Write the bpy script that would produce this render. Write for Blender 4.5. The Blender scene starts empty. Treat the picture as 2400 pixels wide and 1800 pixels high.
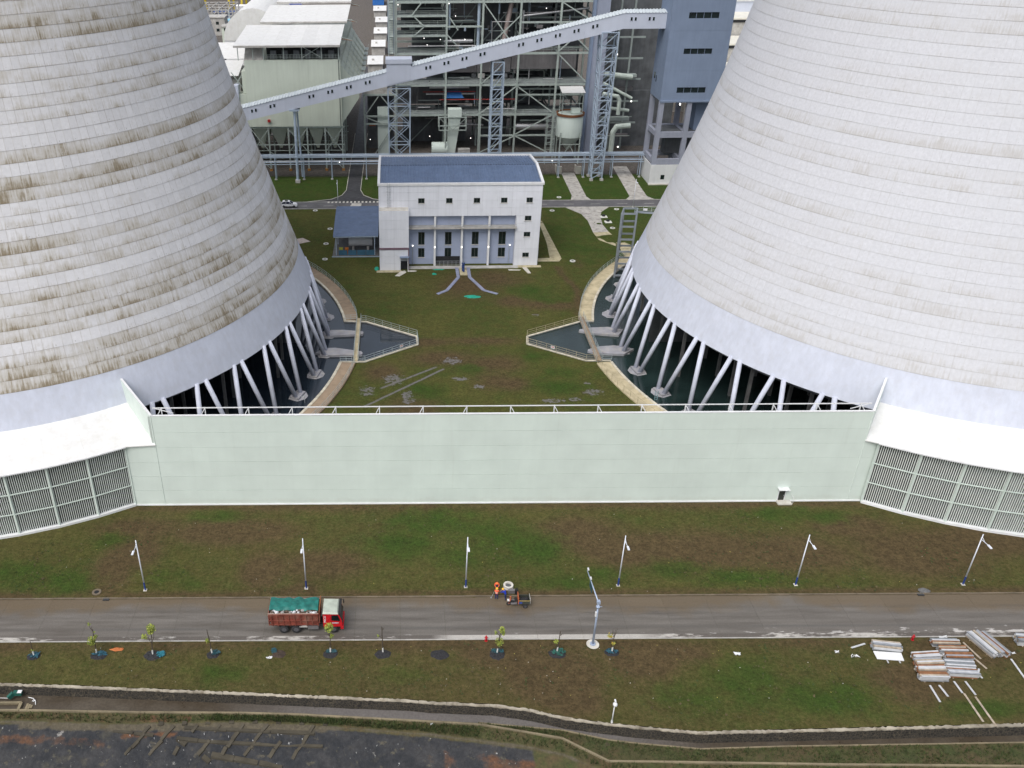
import bpy, math, random
import numpy as np
from mathutils import Vector, Matrix, geometry
rad = math.radians
random.seed(7)
SC = bpy.context.scene
COL = SC.collection

# ------------------------------------------------------------------ camera
cam = bpy.data.cameras.new("camera")
cam.sensor_width = 36.0
cam.lens = 2076.4 * 36.0 / 2400.0
cam.shift_x = (1200.0 - 926.5) / 2400.0
cam.clip_start = 0.5
cam.clip_end = 6000.0
camo = bpy.data.objects.new("camera", cam)
COL.objects.link(camo)
PITCH, ROLL, YAW = 0.5208, -0.0089, -0.0041
fw = Vector((math.sin(YAW) * math.cos(PITCH), math.cos(YAW) * math.cos(PITCH), -math.sin(PITCH)))
rt = Vector((math.cos(YAW), -math.sin(YAW), 0))
up = rt.cross(fw)
r2 = math.cos(ROLL) * rt + math.sin(ROLL) * up
u2 = -math.sin(ROLL) * rt + math.cos(ROLL) * up
camo.matrix_world = Matrix(((r2.x, u2.x, -fw.x, 0), (r2.y, u2.y, -fw.y, 0), (r2.z, u2.z, -fw.z, 75.0), (0, 0, 0, 1)))
SC.camera = camo

# ------------------------------------------------------------------ overcast daylight
SUN_EL, SUN_AZ = rad(55), rad(215)          # azimuth clockwise from +Y: high, behind the camera and to the left
wd = bpy.data.worlds.new("World"); SC.world = wd; wd.use_nodes = True
nt = wd.node_tree
sky = nt.nodes.new("ShaderNodeTexSky"); sky.sky_type = 'NISHITA'; sky.sun_disc = False
sky.sun_elevation = SUN_EL; sky.sun_rotation = SUN_AZ
sky.air_density = 1.0; sky.dust_density = 4.0; sky.ozone_density = 1.0; sky.altitude = 200
hs = nt.nodes.new("ShaderNodeHueSaturation"); hs.inputs["Saturation"].default_value = 0.42   # cloud cover greys the sky
bg = nt.nodes["Background"]; bg.inputs[1].default_value = 0.15
nt.links.new(sky.outputs[0], hs.inputs["Color"]); nt.links.new(hs.outputs[0], bg.inputs[0])
sl = bpy.data.lights.new("sun", 'SUN'); sl.energy = 1.5; sl.angle = rad(42); sl.color = (1.0, 0.97, 0.93)
so = bpy.data.objects.new("sun", sl); COL.objects.link(so)
sd = Vector((math.sin(SUN_AZ) * math.cos(SUN_EL), math.cos(SUN_AZ) * math.cos(SUN_EL), math.sin(SUN_EL)))
so.rotation_euler = sd.to_track_quat('Z', 'Y').to_euler()
vs = SC.view_settings
vs.view_transform = 'Standard'; vs.look = 'None'; vs.gamma = 1.0; vs.use_curve_mapping = False
vs.exposure = 0.27

# ------------------------------------------------------------------ materials
MATS = {}
def new_mat(name):
    m = bpy.data.materials.new(name); m.use_nodes = True
    n = m.node_tree.nodes; l = m.node_tree.links
    return m, n, l, n["Principled BSDF"]
def noise(n, l, vec, scale, detail=5, rough=.55, sc3=None):
    t = n.new("ShaderNodeTexNoise"); t.inputs["Scale"].default_value = scale
    t.inputs["Detail"].default_value = detail; t.inputs["Roughness"].default_value = rough
    if sc3:
        mp = n.new("ShaderNodeMapping"); mp.inputs["Scale"].default_value = sc3
        l.new(vec, mp.inputs[0]); vec = mp.outputs[0]
    l.new(vec, t.inputs["Vector"])
    return t.outputs["Fac"]
def ramp(n, l, v, a, b, c=0., d=1.):
    t = n.new("ShaderNodeMapRange"); t.inputs[1].default_value = a; t.inputs[2].default_value = b
    t.inputs[3].default_value = c; t.inputs[4].default_value = d
    l.new(v, t.inputs[0]); return t.outputs[0]
def math2(n, l, op, a, b):
    t = n.new("ShaderNodeMath"); t.operation = op; t.use_clamp = False
    for i, x in enumerate((a, b)):
        if isinstance(x, (int, float)): t.inputs[i].default_value = x
        else: l.new(x, t.inputs[i])
    return t.outputs[0]
def mix(n, l, f, a, b):
    t = n.new("ShaderNodeMix"); t.data_type = 'RGBA'
    if isinstance(f, (int, float)): t.inputs[0].default_value = f
    else: l.new(f, t.inputs[0])
    for i, x in ((6, a), (7, b)):
        if isinstance(x, tuple): t.inputs[i].default_value = (*x, 1)
        else: l.new(x, t.inputs[i])
    return t.outputs[2]
def value(n, l, col, v):
    t = n.new("ShaderNodeHueSaturation")
    if isinstance(col, tuple): t.inputs["Color"].default_value = (*col, 1)
    else: l.new(col, t.inputs["Color"])
    l.new(v, t.inputs["Value"]); return t.outputs[0]
def bumpn(n, l, h, strength, dist=.05):
    t = n.new("ShaderNodeBump"); t.inputs["Strength"].default_value = strength; t.inputs["Distance"].default_value = dist
    l.new(h, t.inputs["Height"]); return t.outputs[0]
def mat(name, col, rough=.7, metal=0., var=.12, vsc=.6, bump=0., bs=8., streak=0., dirt=None, dirt_amt=.0, piece=.035, splash=0.):
    if name in MATS: return MATS[name]
    m, n, l, p = new_mat(name)
    pos = n.new("ShaderNodeNewGeometry").outputs["Position"]
    v = ramp(n, l, noise(n, l, pos, vsc, 6), .3, .7, 1 - var, 1 + var)
    if streak:
        s = ramp(n, l, noise(n, l, pos, 1.0, 5, .6, (1.6, 1.6, .09)), .35, .7, 1, 1 - streak)
        v = math2(n, l, 'MULTIPLY', v, s)
    oi = n.new("ShaderNodeObjectInfo"); v = math2(n, l, 'MULTIPLY', v, ramp(n, l, oi.outputs["Random"], 0, 1, 1 - piece, 1 + piece))
    c = value(n, l, col, v)
    if splash:
        xyz = n.new("ShaderNodeSeparateXYZ"); l.new(pos, xyz.inputs[0])
        h = math2(n, l, 'ADD', xyz.outputs[2], math2(n, l, 'MULTIPLY', math2(n, l, 'SUBTRACT', noise(n, l, pos, .8, 5, .65), .5), -1.6))
        c = mix(n, l, ramp(n, l, h, .1, 1.1, splash, 0), c, (.30, .25, .17))
        s3 = ramp(n, l, noise(n, l, pos, 1.0, 6, .6, (.9, .9, .05)), .6, .76, 0, splash * .6); c = mix(n, l, s3, c, (.36, .37, .31))
    if dirt:
        f = ramp(n, l, noise(n, l, pos, .9, 8, .65), .48, .72, 0, dirt_amt)
        c = mix(n, l, f, c, dirt)
    l.new(c, p.inputs["Base Color"])
    r = ramp(n, l, noise(n, l, pos, vsc * 3, 4), .3, .7, max(.02, rough - .1), min(1, rough + .1))
    l.new(r, p.inputs["Roughness"])
    p.inputs["Metallic"].default_value = metal
    if bump: l.new(bumpn(n, l, noise(n, l, pos, bs, 4), bump), p.inputs["Normal"])
    MATS[name] = m
    return m
def lampmat(name, col, strength):
    m, n, l, p = new_mat(name)
    p.inputs["Base Color"].default_value = (*col, 1)
    p.inputs["Emission Color"].default_value = (*col, 1); p.inputs["Emission Strength"].default_value = strength
    MATS[name] = m; return m

# ------------------------------------------------------------------ geometry helpers
class MB:
    def __init__(s): s.v = []; s.f = []; s.m = []
    def add(s, vs_, fs, mi=0):
        o = len(s.v); s.v += [tuple(p) for p in vs_]; s.f += [tuple(i + o for i in f) for f in fs]; s.m += [mi] * len(fs); return s
    def box(s, c, d, rz=0., mi=0):
        hx, hy, hz = d[0] / 2, d[1] / 2, d[2] / 2; cs, sn = math.cos(rz), math.sin(rz)
        vs_ = [(c[0] + x * cs - y * sn, c[1] + x * sn + y * cs, c[2] + z) for z in (-hz, hz) for x, y in ((-hx, -hy), (hx, -hy), (hx, hy), (-hx, hy))]
        return s.add(vs_, [(3, 2, 1, 0), (4, 5, 6, 7), (0, 1, 5, 4), (1, 2, 6, 5), (2, 3, 7, 6), (3, 0, 4, 7)], mi)
    def beam(s, p, q, w, h=None, mi=0):
        h = h or w; p = Vector(p); q = Vector(q); d = (q - p).normalized()
        u = Vector((0, 0, 1)) if abs(d.z) < .95 else Vector((0, 1, 0))
        x = d.cross(u).normalized() * (w / 2); y = x.cross(d).normalized() * (h / 2)
        vs_ = [c + a * x + b * y for c in (p, q) for a, b in ((-1, -1), (1, -1), (1, 1), (-1, 1))]
        return s.add(vs_, [(0, 1, 2, 3), (7, 6, 5, 4), (0, 4, 5, 1), (1, 5, 6, 2), (2, 6, 7, 3), (3, 7, 4, 0)], mi)
    def tube(s, p, q, r0, r1=None, n=10, mi=0, cap=True):
        r1 = r0 if r1 is None else r1; p = Vector(p); q = Vector(q); d = (q - p).normalized()
        u = Vector((0, 0, 1)) if abs(d.z) < .95 else Vector((0, 1, 0))
        x = d.cross(u).normalized(); y = x.cross(d)
        vs_ = [c + r * (math.cos(2 * math.pi * i / n) * x + math.sin(2 * math.pi * i / n) * y) for c, r in ((p, r0), (q, r1)) for i in range(n)]
        fs = [(i, (i + 1) % n, n + (i + 1) % n, n + i) for i in range(n)]
        if cap: fs += [tuple(range(n - 1, -1, -1)), tuple(range(n, 2 * n))]
        return s.add(vs_, fs, mi)
    def pipe(s, pts, r, n=8, mi=0):
        for a, b in zip(pts[:-1], pts[1:]): s.tube(a, b, r, r, n, mi)
        for a in pts[1:-1]: s.ball(a, r * 1.02, n, mi)
        return s
    def ball(s, c, r, n=8, mi=0, sc=(1, 1, 1)):
        k = max(4, n // 2); vs_ = [(c[0], c[1], c[2] - r * sc[2])]
        for j in range(1, k):
            a = math.pi * j / k - math.pi / 2
            for i in range(n):
                b = 2 * math.pi * i / n; vs_.append((c[0] + r * sc[0] * math.cos(a) * math.cos(b), c[1] + r * sc[1] * math.cos(a) * math.sin(b), c[2] + r * sc[2] * math.sin(a)))
        vs_.append((c[0], c[1], c[2] + r * sc[2])); L = len(vs_) - 1; fs = []
        for i in range(n):
            fs.append((0, 1 + (i + 1) % n, 1 + i)); fs.append((L, L - n + i, L - n + (i + 1) % n))
            for j in range(k - 2): fs.append((1 + j * n + i, 1 + j * n + (i + 1) % n, 1 + (j + 1) * n + (i + 1) % n, 1 + (j + 1) * n + i))
        return s.add(vs_, fs, mi)
    def prism(s, poly, z0, z1, mi=0):
        a = sum(poly[i][0] * poly[(i + 1) % len(poly)][1] - poly[(i + 1) % len(poly)][0] * poly[i][1] for i in range(len(poly)))
        if a < 0: poly = poly[::-1]
        n = len(poly); vs_ = [(x, y, z0) for x, y in poly] + [(x, y, z1) for x, y in poly]
        return s.add(vs_, [tuple(range(n - 1, -1, -1)), tuple(range(n, 2 * n))] + [(i, (i + 1) % n, n + (i + 1) % n, n + i) for i in range(n)], mi)
    def lathe(s, prof, c=(0, 0), a0=0., a1=2 * math.pi, n=96, mi=0, closed=False):
        full = abs(a1 - a0 - 2 * math.pi) < 1e-6; na = n if full else n + 1; k = len(prof); vs_ = []
        for i in range(na):
            a = a0 + (a1 - a0) * i / n
            for r, z in prof: vs_.append((c[0] + r * math.cos(a), c[1] + r * math.sin(a), z))
        fs = []
        for i in range(n):
            j = (i + 1) % na
            for t in range(k if closed else k - 1): 
                t2 = (t + 1) % k; fs.append((i * k + t, j * k + t, j * k + t2, i * k + t2))
        if closed and not full: fs += [tuple(range(k)), tuple(range((na - 1) * k + k - 1, (na - 1) * k - 1, -1))]
        return s.add(vs_, fs, mi)
    def mesh(s, name, mats, smooth=False):
        me = bpy.data.meshes.new(name); me.from_pydata(s.v, [], s.f)
        for m in (mats if isinstance(mats, (list, tuple)) else [mats]): me.materials.append(m)
        if any(s.m): me.polygons.foreach_set("material_index", s.m)
        if smooth: me.polygons.foreach_set("use_smooth", [True] * len(s.f))
        me.update(); return me
    def build(s, name, mats, parent=None, smooth=False): return link(name, s.mesh(name, mats, smooth), parent)
WM = {}
def link(name, me, parent=None, M=None):
    o = bpy.data.objects.new(name, me); COL.objects.link(o)
    M = M or Matrix.Identity(4); o.matrix_world = M
    WM[o.name] = M.copy()
    if parent is not None:
        o.parent = parent; o.matrix_parent_inverse = WM[parent.name].inverted(); o.matrix_basis = M
    return o
CUBES = {}
def cube(m):
    if m.name not in CUBES: CUBES[m.name] = MB().box((0, 0, 0), (1, 1, 1)).mesh("piece", m)
    return CUBES[m.name]
def box(name, m, parent, c, d, rz=0.):
    return link(name, cube(m), parent, Matrix.Translation(c) @ Matrix.Rotation(rz, 4, 'Z') @ Matrix.Diagonal((d[0], d[1], d[2], 1)))
def beam(name, m, parent, p, q, w, h=None):
    h = h or w; p = Vector(p); q = Vector(q); d = q - p; L = d.length; d.normalize()
    u = Vector((0, 0, 1)) if abs(d.z) < .95 else Vector((0, 1, 0))
    x = d.cross(u).normalized(); y = x.cross(d); c = (p + q) / 2
    M = Matrix(((x.x * w, y.x * h, d.x * L, c.x), (x.y * w, y.y * h, d.y * L, c.y), (x.z * w, y.z * h, d.z * L, c.z), (0, 0, 0, 1)))
    return link(name, cube(m), parent, M)
CYL = {}
def tube(name, m, parent, p, q, r, n=12):
    k = (m.name, n)
    if k not in CYL:
        CYL[k] = MB().tube((0, 0, -.5), (0, 0, .5), 1, 1, n).mesh("round_piece", m, True)
        CYL[k].polygons.foreach_set("use_smooth", [len(f.vertices) == 4 for f in CYL[k].polygons])
    p = Vector(p); q = Vector(q); d = q - p; L = d.length; d.normalize()
    u = Vector((0, 0, 1)) if abs(d.z) < .95 else Vector((0, 1, 0))
    x = d.cross(u).normalized(); y = x.cross(d); c = (p + q) / 2
    M = Matrix(((x.x * r, y.x * r, d.x * L, c.x), (x.y * r, y.y * r, d.y * L, c.y), (x.z * r, y.z * r, d.z * L, c.z), (0, 0, 0, 1)))
    return link(name, CYL[k], parent, M)
def tag(o, label, cat, group=None):
    o["label"] = label; o["category"] = cat
    if group: o["group"] = group
    return o
def thing(name, label, cat, loc, group=None, rz=0.):
    o = bpy.data.objects.new(name, None); COL.objects.link(o); o.empty_display_size = .5
    M = Matrix.Translation(loc) @ Matrix.Rotation(rz, 4, 'Z'); o.matrix_world = M; WM[o.name] = M
    return tag(o, label, cat, group)
def struct(o): o["kind"] = "structure"; return o
def stuff(o): o["kind"] = "stuff"; return o
def copy_tree(o, M, parent=None):
    """copy a thing and its parts; M maps the source's world placement to the new one"""
    c = o.copy(); COL.objects.link(c); W = M @ WM[o.name]; WM[c.name] = W
    if parent is None: c.matrix_world = W
    else:
        c.parent = parent; c.matrix_parent_inverse = WM[parent.name].inverted(); c.matrix_basis = W
    for ch in list(o.children): copy_tree(ch, M, c)
    return c

def vnoise(x, y, s, seed=0):
    x = x / s; y = y / s; xi = np.floor(x).astype(int); yi = np.floor(y).astype(int); fx = x - xi; fy = y - yi
    fx = fx * fx * (3 - 2 * fx); fy = fy * fy * (3 - 2 * fy)
    h = lambda a, b: np.modf(np.abs(np.sin(a * 127.1 + b * 311.7 + seed * 74.7) * 43758.5453))[0]
    return (h(xi, yi) * (1 - fx) + h(xi + 1, yi) * fx) * (1 - fy) + (h(xi, yi + 1) * (1 - fx) + h(xi + 1, yi + 1) * fx) * fy
def fbm(x, y, s, seed=0): return (vnoise(x, y, s, seed) + .5 * vnoise(x, y, s / 2, seed + 1) + .25 * vnoise(x, y, s / 4, seed + 2)) / 1.75

# shared paints and surfaces
WHITE = mat("white_paint", (.70, .71, .72), .5, var=.05, streak=.06)
WHITE2 = mat("white_roof_sheet", (.71, .71, .70), .5, var=.05, streak=.05, dirt=(.52, .50, .44), dirt_amt=.35)
MINT = mat("pale_green_panel", (.60, .68, .63), .5, var=.04, vsc=.25, streak=.05)
MINTW = mat("pale_green_wall_panel", (.62, .70, .65), .5, var=.05, vsc=.25, streak=.02, splash=.20, piece=.012)
MINTD = mat("pale_green_steel", (.50, .57, .52), .5, var=.1, streak=.1)
CONC = mat("concrete", (.42, .41, .39), .85, var=.2, bump=.2, dirt=(.2, .17, .12), dirt_amt=.4)
CONCL = mat("light_concrete", (.55, .53, .48), .85, var=.18, bump=.2, dirt=(.3, .24, .16), dirt_amt=.45)
CONCD = mat("dark_wet_concrete", (.12, .12, .12), .6, var=.25, bump=.2)
BLUEGREY = mat("blue_grey_paint", (.20, .255, .36), .6, var=.06, vsc=.3, streak=.08)
LILAC = mat("pale_lilac_sheet", (.53, .57, .67), .55, var=.04, vsc=.3, streak=.04)
STEELB = mat("light_blue_steel", (.38, .46, .56), .5, .2, var=.12)
GALV = mat("galvanised_steel", (.45, .48, .50), .45, .5, var=.15)
DARK = mat("dark_interior", (.015, .016, .018), .8, var=.3)
GLASS = mat("dark_window_glass", (.012, .02, .02), .12, var=.4)
RUST = mat("rusty_steel", (.19, .075, .03), .8, var=.4, bump=.2)
BLACKR = mat("black_rubber", (.015, .015, .016), .75, var=.3)

# ================================================================== THE SETTING
CL = (-66.96, 146.65); CR = (94.33, 146.07)      # cooling tower axes
RB = 57.2                                        # basin inner radius
BAYL = [(-10.41, 155.17), (-6.21, 154.86), (3.48, 148.44), (3.61, 145.13), (-5.94, 138.57), (-10.36, 138.45)]
BAYR = [(37.75, 154.40), (35.39, 154.42), (24.15, 148.12), (23.75, 145.03), (33.33, 138.40), (37.70, 138.38)]
WX = [-300, -43.1, -36, -28.9, -17.1, -10.7, 1.3, 2.7, 9.5, 13.3, 17.1, 21.3, 24.3, 30.2, 34, 44, 49.8, 63.2, 300]
WY = [66.8, 66.72, 66.37, 65.96, 65.3, 64.89, 64.17, 63.95, 63.56, 62.91, 61.8, 61.1, 60.68, 60.0, 60.1, 60.29, 60.45, 60.76, 61.5]
wallY = lambda x: float(np.interp(x, WX, WY))
NX = [-300, -45, -40.1, -27.4, -17, -10.6, 5.3, 7.7, 16.5, 21.1, 24.2, 30.1, 38.6, 62.8, 300]
NY = [64.3, 64.2, 64.16, 63.79, 63.65, 63.4, 62.33, 62.2, 61.2, 59.98, 59.51, 58.84, 59.1, 59.4, 59.6]
bedY = lambda x: float(np.interp(x, NX, NY))
KX = [-300, -45, -40.1, -27.4, -17, -10.6, 5.3, 8.3, 16.35, 20.6, 26, 43, 61, 300]
KY = [64.15, 64.05, 64.0, 63.64, 63.5, 63.25, 62.1, 61.85, 60.14, 57.4, 57.3, 56.9, 56.6, 56.4]
kerbY = lambda x: float(np.interp(x, KX, KY))
SX = [-300, -42, -37, -30, -17, -9.4, 2.65, 7, 13.5, 16.7, 20.1, 26, 60, 300]
SY = [63, 62.96, 62.8, 62.34, 62.6, 62.2, 61.06, 60.37, 59.3, 58.4, 56.4, 55.6, 55.2, 55]
slopeY = lambda x: float(np.interp(x, SX, SY))

def basin_poly(c, bay, left):
    """basin circle with its outlet bay, going round the circle the long way"""
    a_start = math.atan2(bay[-1][1] - c[1], bay[-1][0] - c[0]); a_end = math.atan2(bay[0][1] - c[1], bay[0][0] - c[0])
    if left:
        a0, a1 = a_start, a_end - 2 * math.pi
    else:
        a0 = a_start % (2 * math.pi); a1 = a_end % (2 * math.pi) + 2 * math.pi
    n = 140
    return [(c[0] + RB * math.cos(a0 + (a1 - a0) * i / n), c[1] + RB * math.sin(a0 + (a1 - a0) * i / n)) for i in range(1, n)] + list(bay)
POLYL = basin_poly(CL, BAYL, True); POLYR = basin_poly(CR, BAYR, False)

def inside(px, py, poly):
    px = np.asarray(px); py = np.asarray(py); c = np.zeros(px.shape, bool); n = len(poly)
    for i in range(n):
        x1, y1 = poly[i]; x2, y2 = poly[i - 1]
        c ^= ((y1 > py) != (y2 > py)) & (px < (x2 - x1) * (py - y1) / ((y2 - y1) or 1e-9) + x1)
    return c

# ---- ground attributes: bare earth, lush green, works yard, puddles (shapes of their own in the lawn)
def ell(x, y, cx, cy, rx, ry, rot=0.):
    c, s_ = math.cos(rad(rot)), math.sin(rad(rot)); dx = x - cx; dy = y - cy
    return np.clip(1.25 - np.sqrt(((dx * c + dy * s_) / rx) ** 2 + ((-dx * s_ + dy * c) / ry) ** 2), 0, 1)
def seg(x, y, a, b, w):
    ax, ay = a; bx, by = b; t = np.clip(((x - ax) * (bx - ax) + (y - ay) * (by - ay)) / ((bx - ax) ** 2 + (by - ay) ** 2), 0, 1)
    return np.clip(1.3 - np.hypot(x - ax - t * (bx - ax), y - ay - t * (by - ay)) / w, 0, 1)
def zones(x, y):
    n1 = fbm(x, y, 9, 1); n2 = fbm(x, y, 4, 5); n3 = fbm(x, y, 18, 9)
    dirt = np.zeros_like(x); green = np.zeros_like(x); wet = np.zeros_like(x)
    D = [(37.6, 87.4, 14, 4.5), (50, 87, 10, 4), (66, 87, 10, 5), (74, 89, 8, 3.5), (-35, 92.5, 6, 3), (-22, 91.7, 9, 3), (-9.5, 85, 6, 3),
         (24, 91, 7, 4), (29, 88, 7, 4), (60, 92, 6, 2.5), (-34, 88, 4, 4), (4.8, 146, 7, 2.2), (14.9, 146.5, 9, 2.2), (16, 137.5, 5, 3.5),
         (16.4, 131.8, 5, 4), (-3, 134.8, 4, 4), (23, 164, 4.5, 3.2), (28, 162.4, 5.5, 2.4), (33, 161.5, 5, 2.4), (19, 137.6, 4, 4), (19, 130.7, 4, 3),
         (-36, 84, 3, 6), (-17, 84.5, 3, 4), (16.5, 67, 5, 4.2), (18, 64, 3.5, 2.5), (27, 69.6, 4.5, 2.6), (32, 70.5, 3.5, 1.8), (62, 70.5, 7, 2.4),
         (12, 70.5, 5, 2), (55, 66, 5, 3), (14, 172, 8, 9), (21, 176, 8, 5), (8, 140, 8, 3.5), (2, 123, 6, 4), (-12, 81, 2.5, 1.2), (40, 184, 1.2, 3)]
    for d in D: dirt = np.maximum(dirt, ell(x, y, *d))
    dirt = np.maximum(dirt, .75 * np.clip(1 - np.abs(y - 71.9) / 1.5, 0, 1) * (n3 + .25))
    dirt = np.maximum(dirt, .85 * np.clip(1 - np.abs(y - 79.9) / .75, 0, 1))
    dirt = np.maximum(dirt, .7 * np.clip(1 - np.abs(y - 96.9) / 1.3, 0, 1) * ((x > -37) & (x < 64)))
    for a, b in (((35.2, 182), (35.6, 177)), ((35.6, 177), (37.5, 170)), ((37.5, 170), (35.5, 158))): dirt = np.maximum(dirt, seg(x, y, a, b, .9))
    for a, b in (((25, 158), (30, 166)), ((27, 158), (32, 166)), ((8, 140), (22, 148))): dirt = np.maximum(dirt, .5 * seg(x, y, a, b, .5))
    G_ = [(6, 93.3, 8, 4), (11, 90.4, 7, 4), (7, 86.5, 6, 3), (1, 88.7, 6, 4), (-28.8, 83.2, 3.4, 1.8), (-26, 82, 4, 1.4), (-37.5, 90.5, 3, 2), (-48.6, 84, 6, 3),
          (33.7, 84, 6, 2.4), (42, 82.5, 7, 2), (17, 88.5, 6, 4), (57, 94, 5, 2), (51, 95, 6, 2), (-24, 95.6, 5, 2), (-3.4, 159.9, 2.6, 2.2), (13, 135.7, 3, 2.6),
          (5, 128.3, 4, 3), (28, 168.8, 5, 4.5), (30.7, 165, 4, 3), (27, 129.5, 5.5, 3), (24.7, 140.3, 3, 2.5), (28, 134.3, 4, 3), (41.5, 193, 7, 9), (39.5, 204, 5, 9),
          (-31, 234, 5, 2.5), (-40, 82, 5, 3), (20, 82, 5, 2), (25, 83, 5, 2), (0, 67.5, 4, 1.5), (-20, 68, 4, 1.6), (37, 66.5, 6, 4), (30, 64, 5, 2.5), (45, 64, 8, 3), (60, 62.5, 6, 1.5)]
    for d in G_: green = np.maximum(green, ell(x, y, *d))
    dirt = np.clip(dirt * (.55 + .9 * n2), 0, 1); green = np.clip(green * (.35 + 1.1 * n1) + .25 * np.clip(n1 - .6, 0, 1), 0, 1); wet = np.clip(wet * (.35 + 1.2 * fbm(x, y, 1.3, 3)), 0, 1)
    dirt = np.clip(dirt + np.where(y < 73, .52, np.where(y < 98, .32, .03)) * (.4 + 1.2 * n3), 0, 1)
    green = np.where((y > 228) & (y < 252), np.maximum(green, .85 * (.7 + .5 * n1)), green); green = np.where((x > 38) & (y > 183) & (y < 223), np.maximum(green, .6 * (.5 + n1)), green)
    yard = np.clip((y - 251.5 + 1.5 * n2) / 1.5, 0, 1)
    yard = np.where((y > 330) & (x < -45), 1, yard)
    return np.stack([dirt, green, yard, wet], -1)

def add_attr(me, data):
    at = me.color_attributes.new("zone", 'FLOAT_COLOR', 'POINT')
    at.data.foreach_set("color", data.astype(np.float32).ravel())

# ---- lawn and yard: one sheet to the horizon with the two basins cut out
xs = np.arange(-62, 102.1, 1.0); ys_ = np.arange(61, 260, 1.0)
pts = []
rng = np.random.default_rng(3)
for x in xs:
    for y in ys_:
        if y > wallY(x) + .6: pts.append((x + rng.uniform(-.2, .2), y + rng.uniform(-.2, .2)))
for x in np.concatenate([np.arange(-1500, -70, 130), np.arange(-60, 120, 30), np.arange(110, 1501, 130)]):
    for y in np.concatenate([np.arange(275, 420, 30), np.arange(450, 2500, 170)]): pts.append((float(x), float(y)))
pts = np.array(pts)
ok = ~(inside(pts[:, 0], pts[:, 1], POLYL) | inside(pts[:, 0], pts[:, 1], POLYR))
for poly in (POLYL, POLYR):
    pp = np.array(poly)
    for i in range(0, len(pts), 4000):
        d = np.hypot(pts[i:i + 4000, None, 0] - pp[None, :, 0], pts[i:i + 4000, None, 1] - pp[None, :, 1]).min(1); ok[i:i + 4000] &= d > .45
pts = pts[ok]
cv = [Vector((x, y)) for x, y in pts]; ce = []
def loop(poly, closed=True):
    o = len(cv); cv.extend(Vector(p) for p in poly); ce.extend((o + i, o + i + 1) for i in range(len(poly) - 1))
    if closed: ce.append((o + len(poly) - 1, o))
loop(POLYL); loop(POLYR)
front = [(x, wallY(x)) for x in [-1500, -300, -120] + list(np.arange(-62, 102.1, 1.0)) + [130, 300, 1500]]
loop(front + [(1500, 2500), (-1500, 2500)])
res = geometry.delaunay_2d_cdt(cv, ce, [], 1, 1e-4)
gv = np.array([(p.x, p.y) for p in res[0]]); gf = [f for f in res[2]]
cen = np.array([gv[list(f)].mean(0) for f in gf])
bad = inside(cen[:, 0], cen[:, 1], POLYL) | inside(cen[:, 0], cen[:, 1], POLYR)
gf = [f if (gv[f[1]][0] - gv[f[0]][0]) * (gv[f[2]][1] - gv[f[0]][1]) - (gv[f[1]][1] - gv[f[0]][1]) * (gv[f[2]][0] - gv[f[0]][0]) > 0 else f[::-1] for f, b in zip(gf, bad) if not b]
gx, gy = gv[:, 0], gv[:, 1]
edge = np.minimum.reduce([np.hypot(gx - CL[0], gy - CL[1]) - 60.5, np.hypot(gx - CR[0], gy - CR[1]) - 60.5, np.abs(gy - 97.7) - .6, np.where((gy > 71.7) & (gy < 80), 0, 1.), np.where(gy > 217, 0, 1.),
                          np.maximum(np.maximum(-19 - gx, gx - 40), np.maximum(176 - gy, gy - 210)), np.maximum(np.maximum(-12 - gx, gx - 40), np.maximum(136 - gy, gy - 158))])
gz = np.clip(edge, 0, 1) * (.16 * fbm(gx, gy, 5, 21) + .10 * fbm(gx, gy, 1.7, 22) - .12)
gme = bpy.data.meshes.new("ground"); gme.from_pydata([(a, b, c) for a, b, c in zip(gx, gy, gz)], [], gf); add_attr(gme, zones(gx, gy))

PUDDLES = [(-.9, 132.4, 2.2, 2.4), (9.6, 138.9, 2.2, 1.8), (1.4, 126.9, 1.4, 2.2), (1.6, 125.2, 1.4, 1.4), (-5.3, 128.4, 1.6, 2.2), (10.7, 132.3, 2.2, .8), (13.5, 129.6, 1.4, 1.0),
          (25.2, 124.9, 2.8, .9), (32.3, 127.6, 2.4, 1.3), (29, 125.2, 1.6, .9), (32, 130.5, .8, .5), (27, 157.5, 1.2, .6)]
TRACKS = []
for a_, b_ in (((-5.84, 123.2), (8.15, 136.1)), ((-3.2, 129.2), (6.9, 136.8))):
    an_ = math.atan2(b_[1] - a_[1], b_[0] - a_[0]); c_, s_ = math.cos(an_), math.sin(an_)
    TRACKS.append((an_, -a_[0] * s_ + a_[1] * c_, a_[0] * c_ + a_[1] * s_, b_[0] * c_ + b_[1] * s_))
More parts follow.
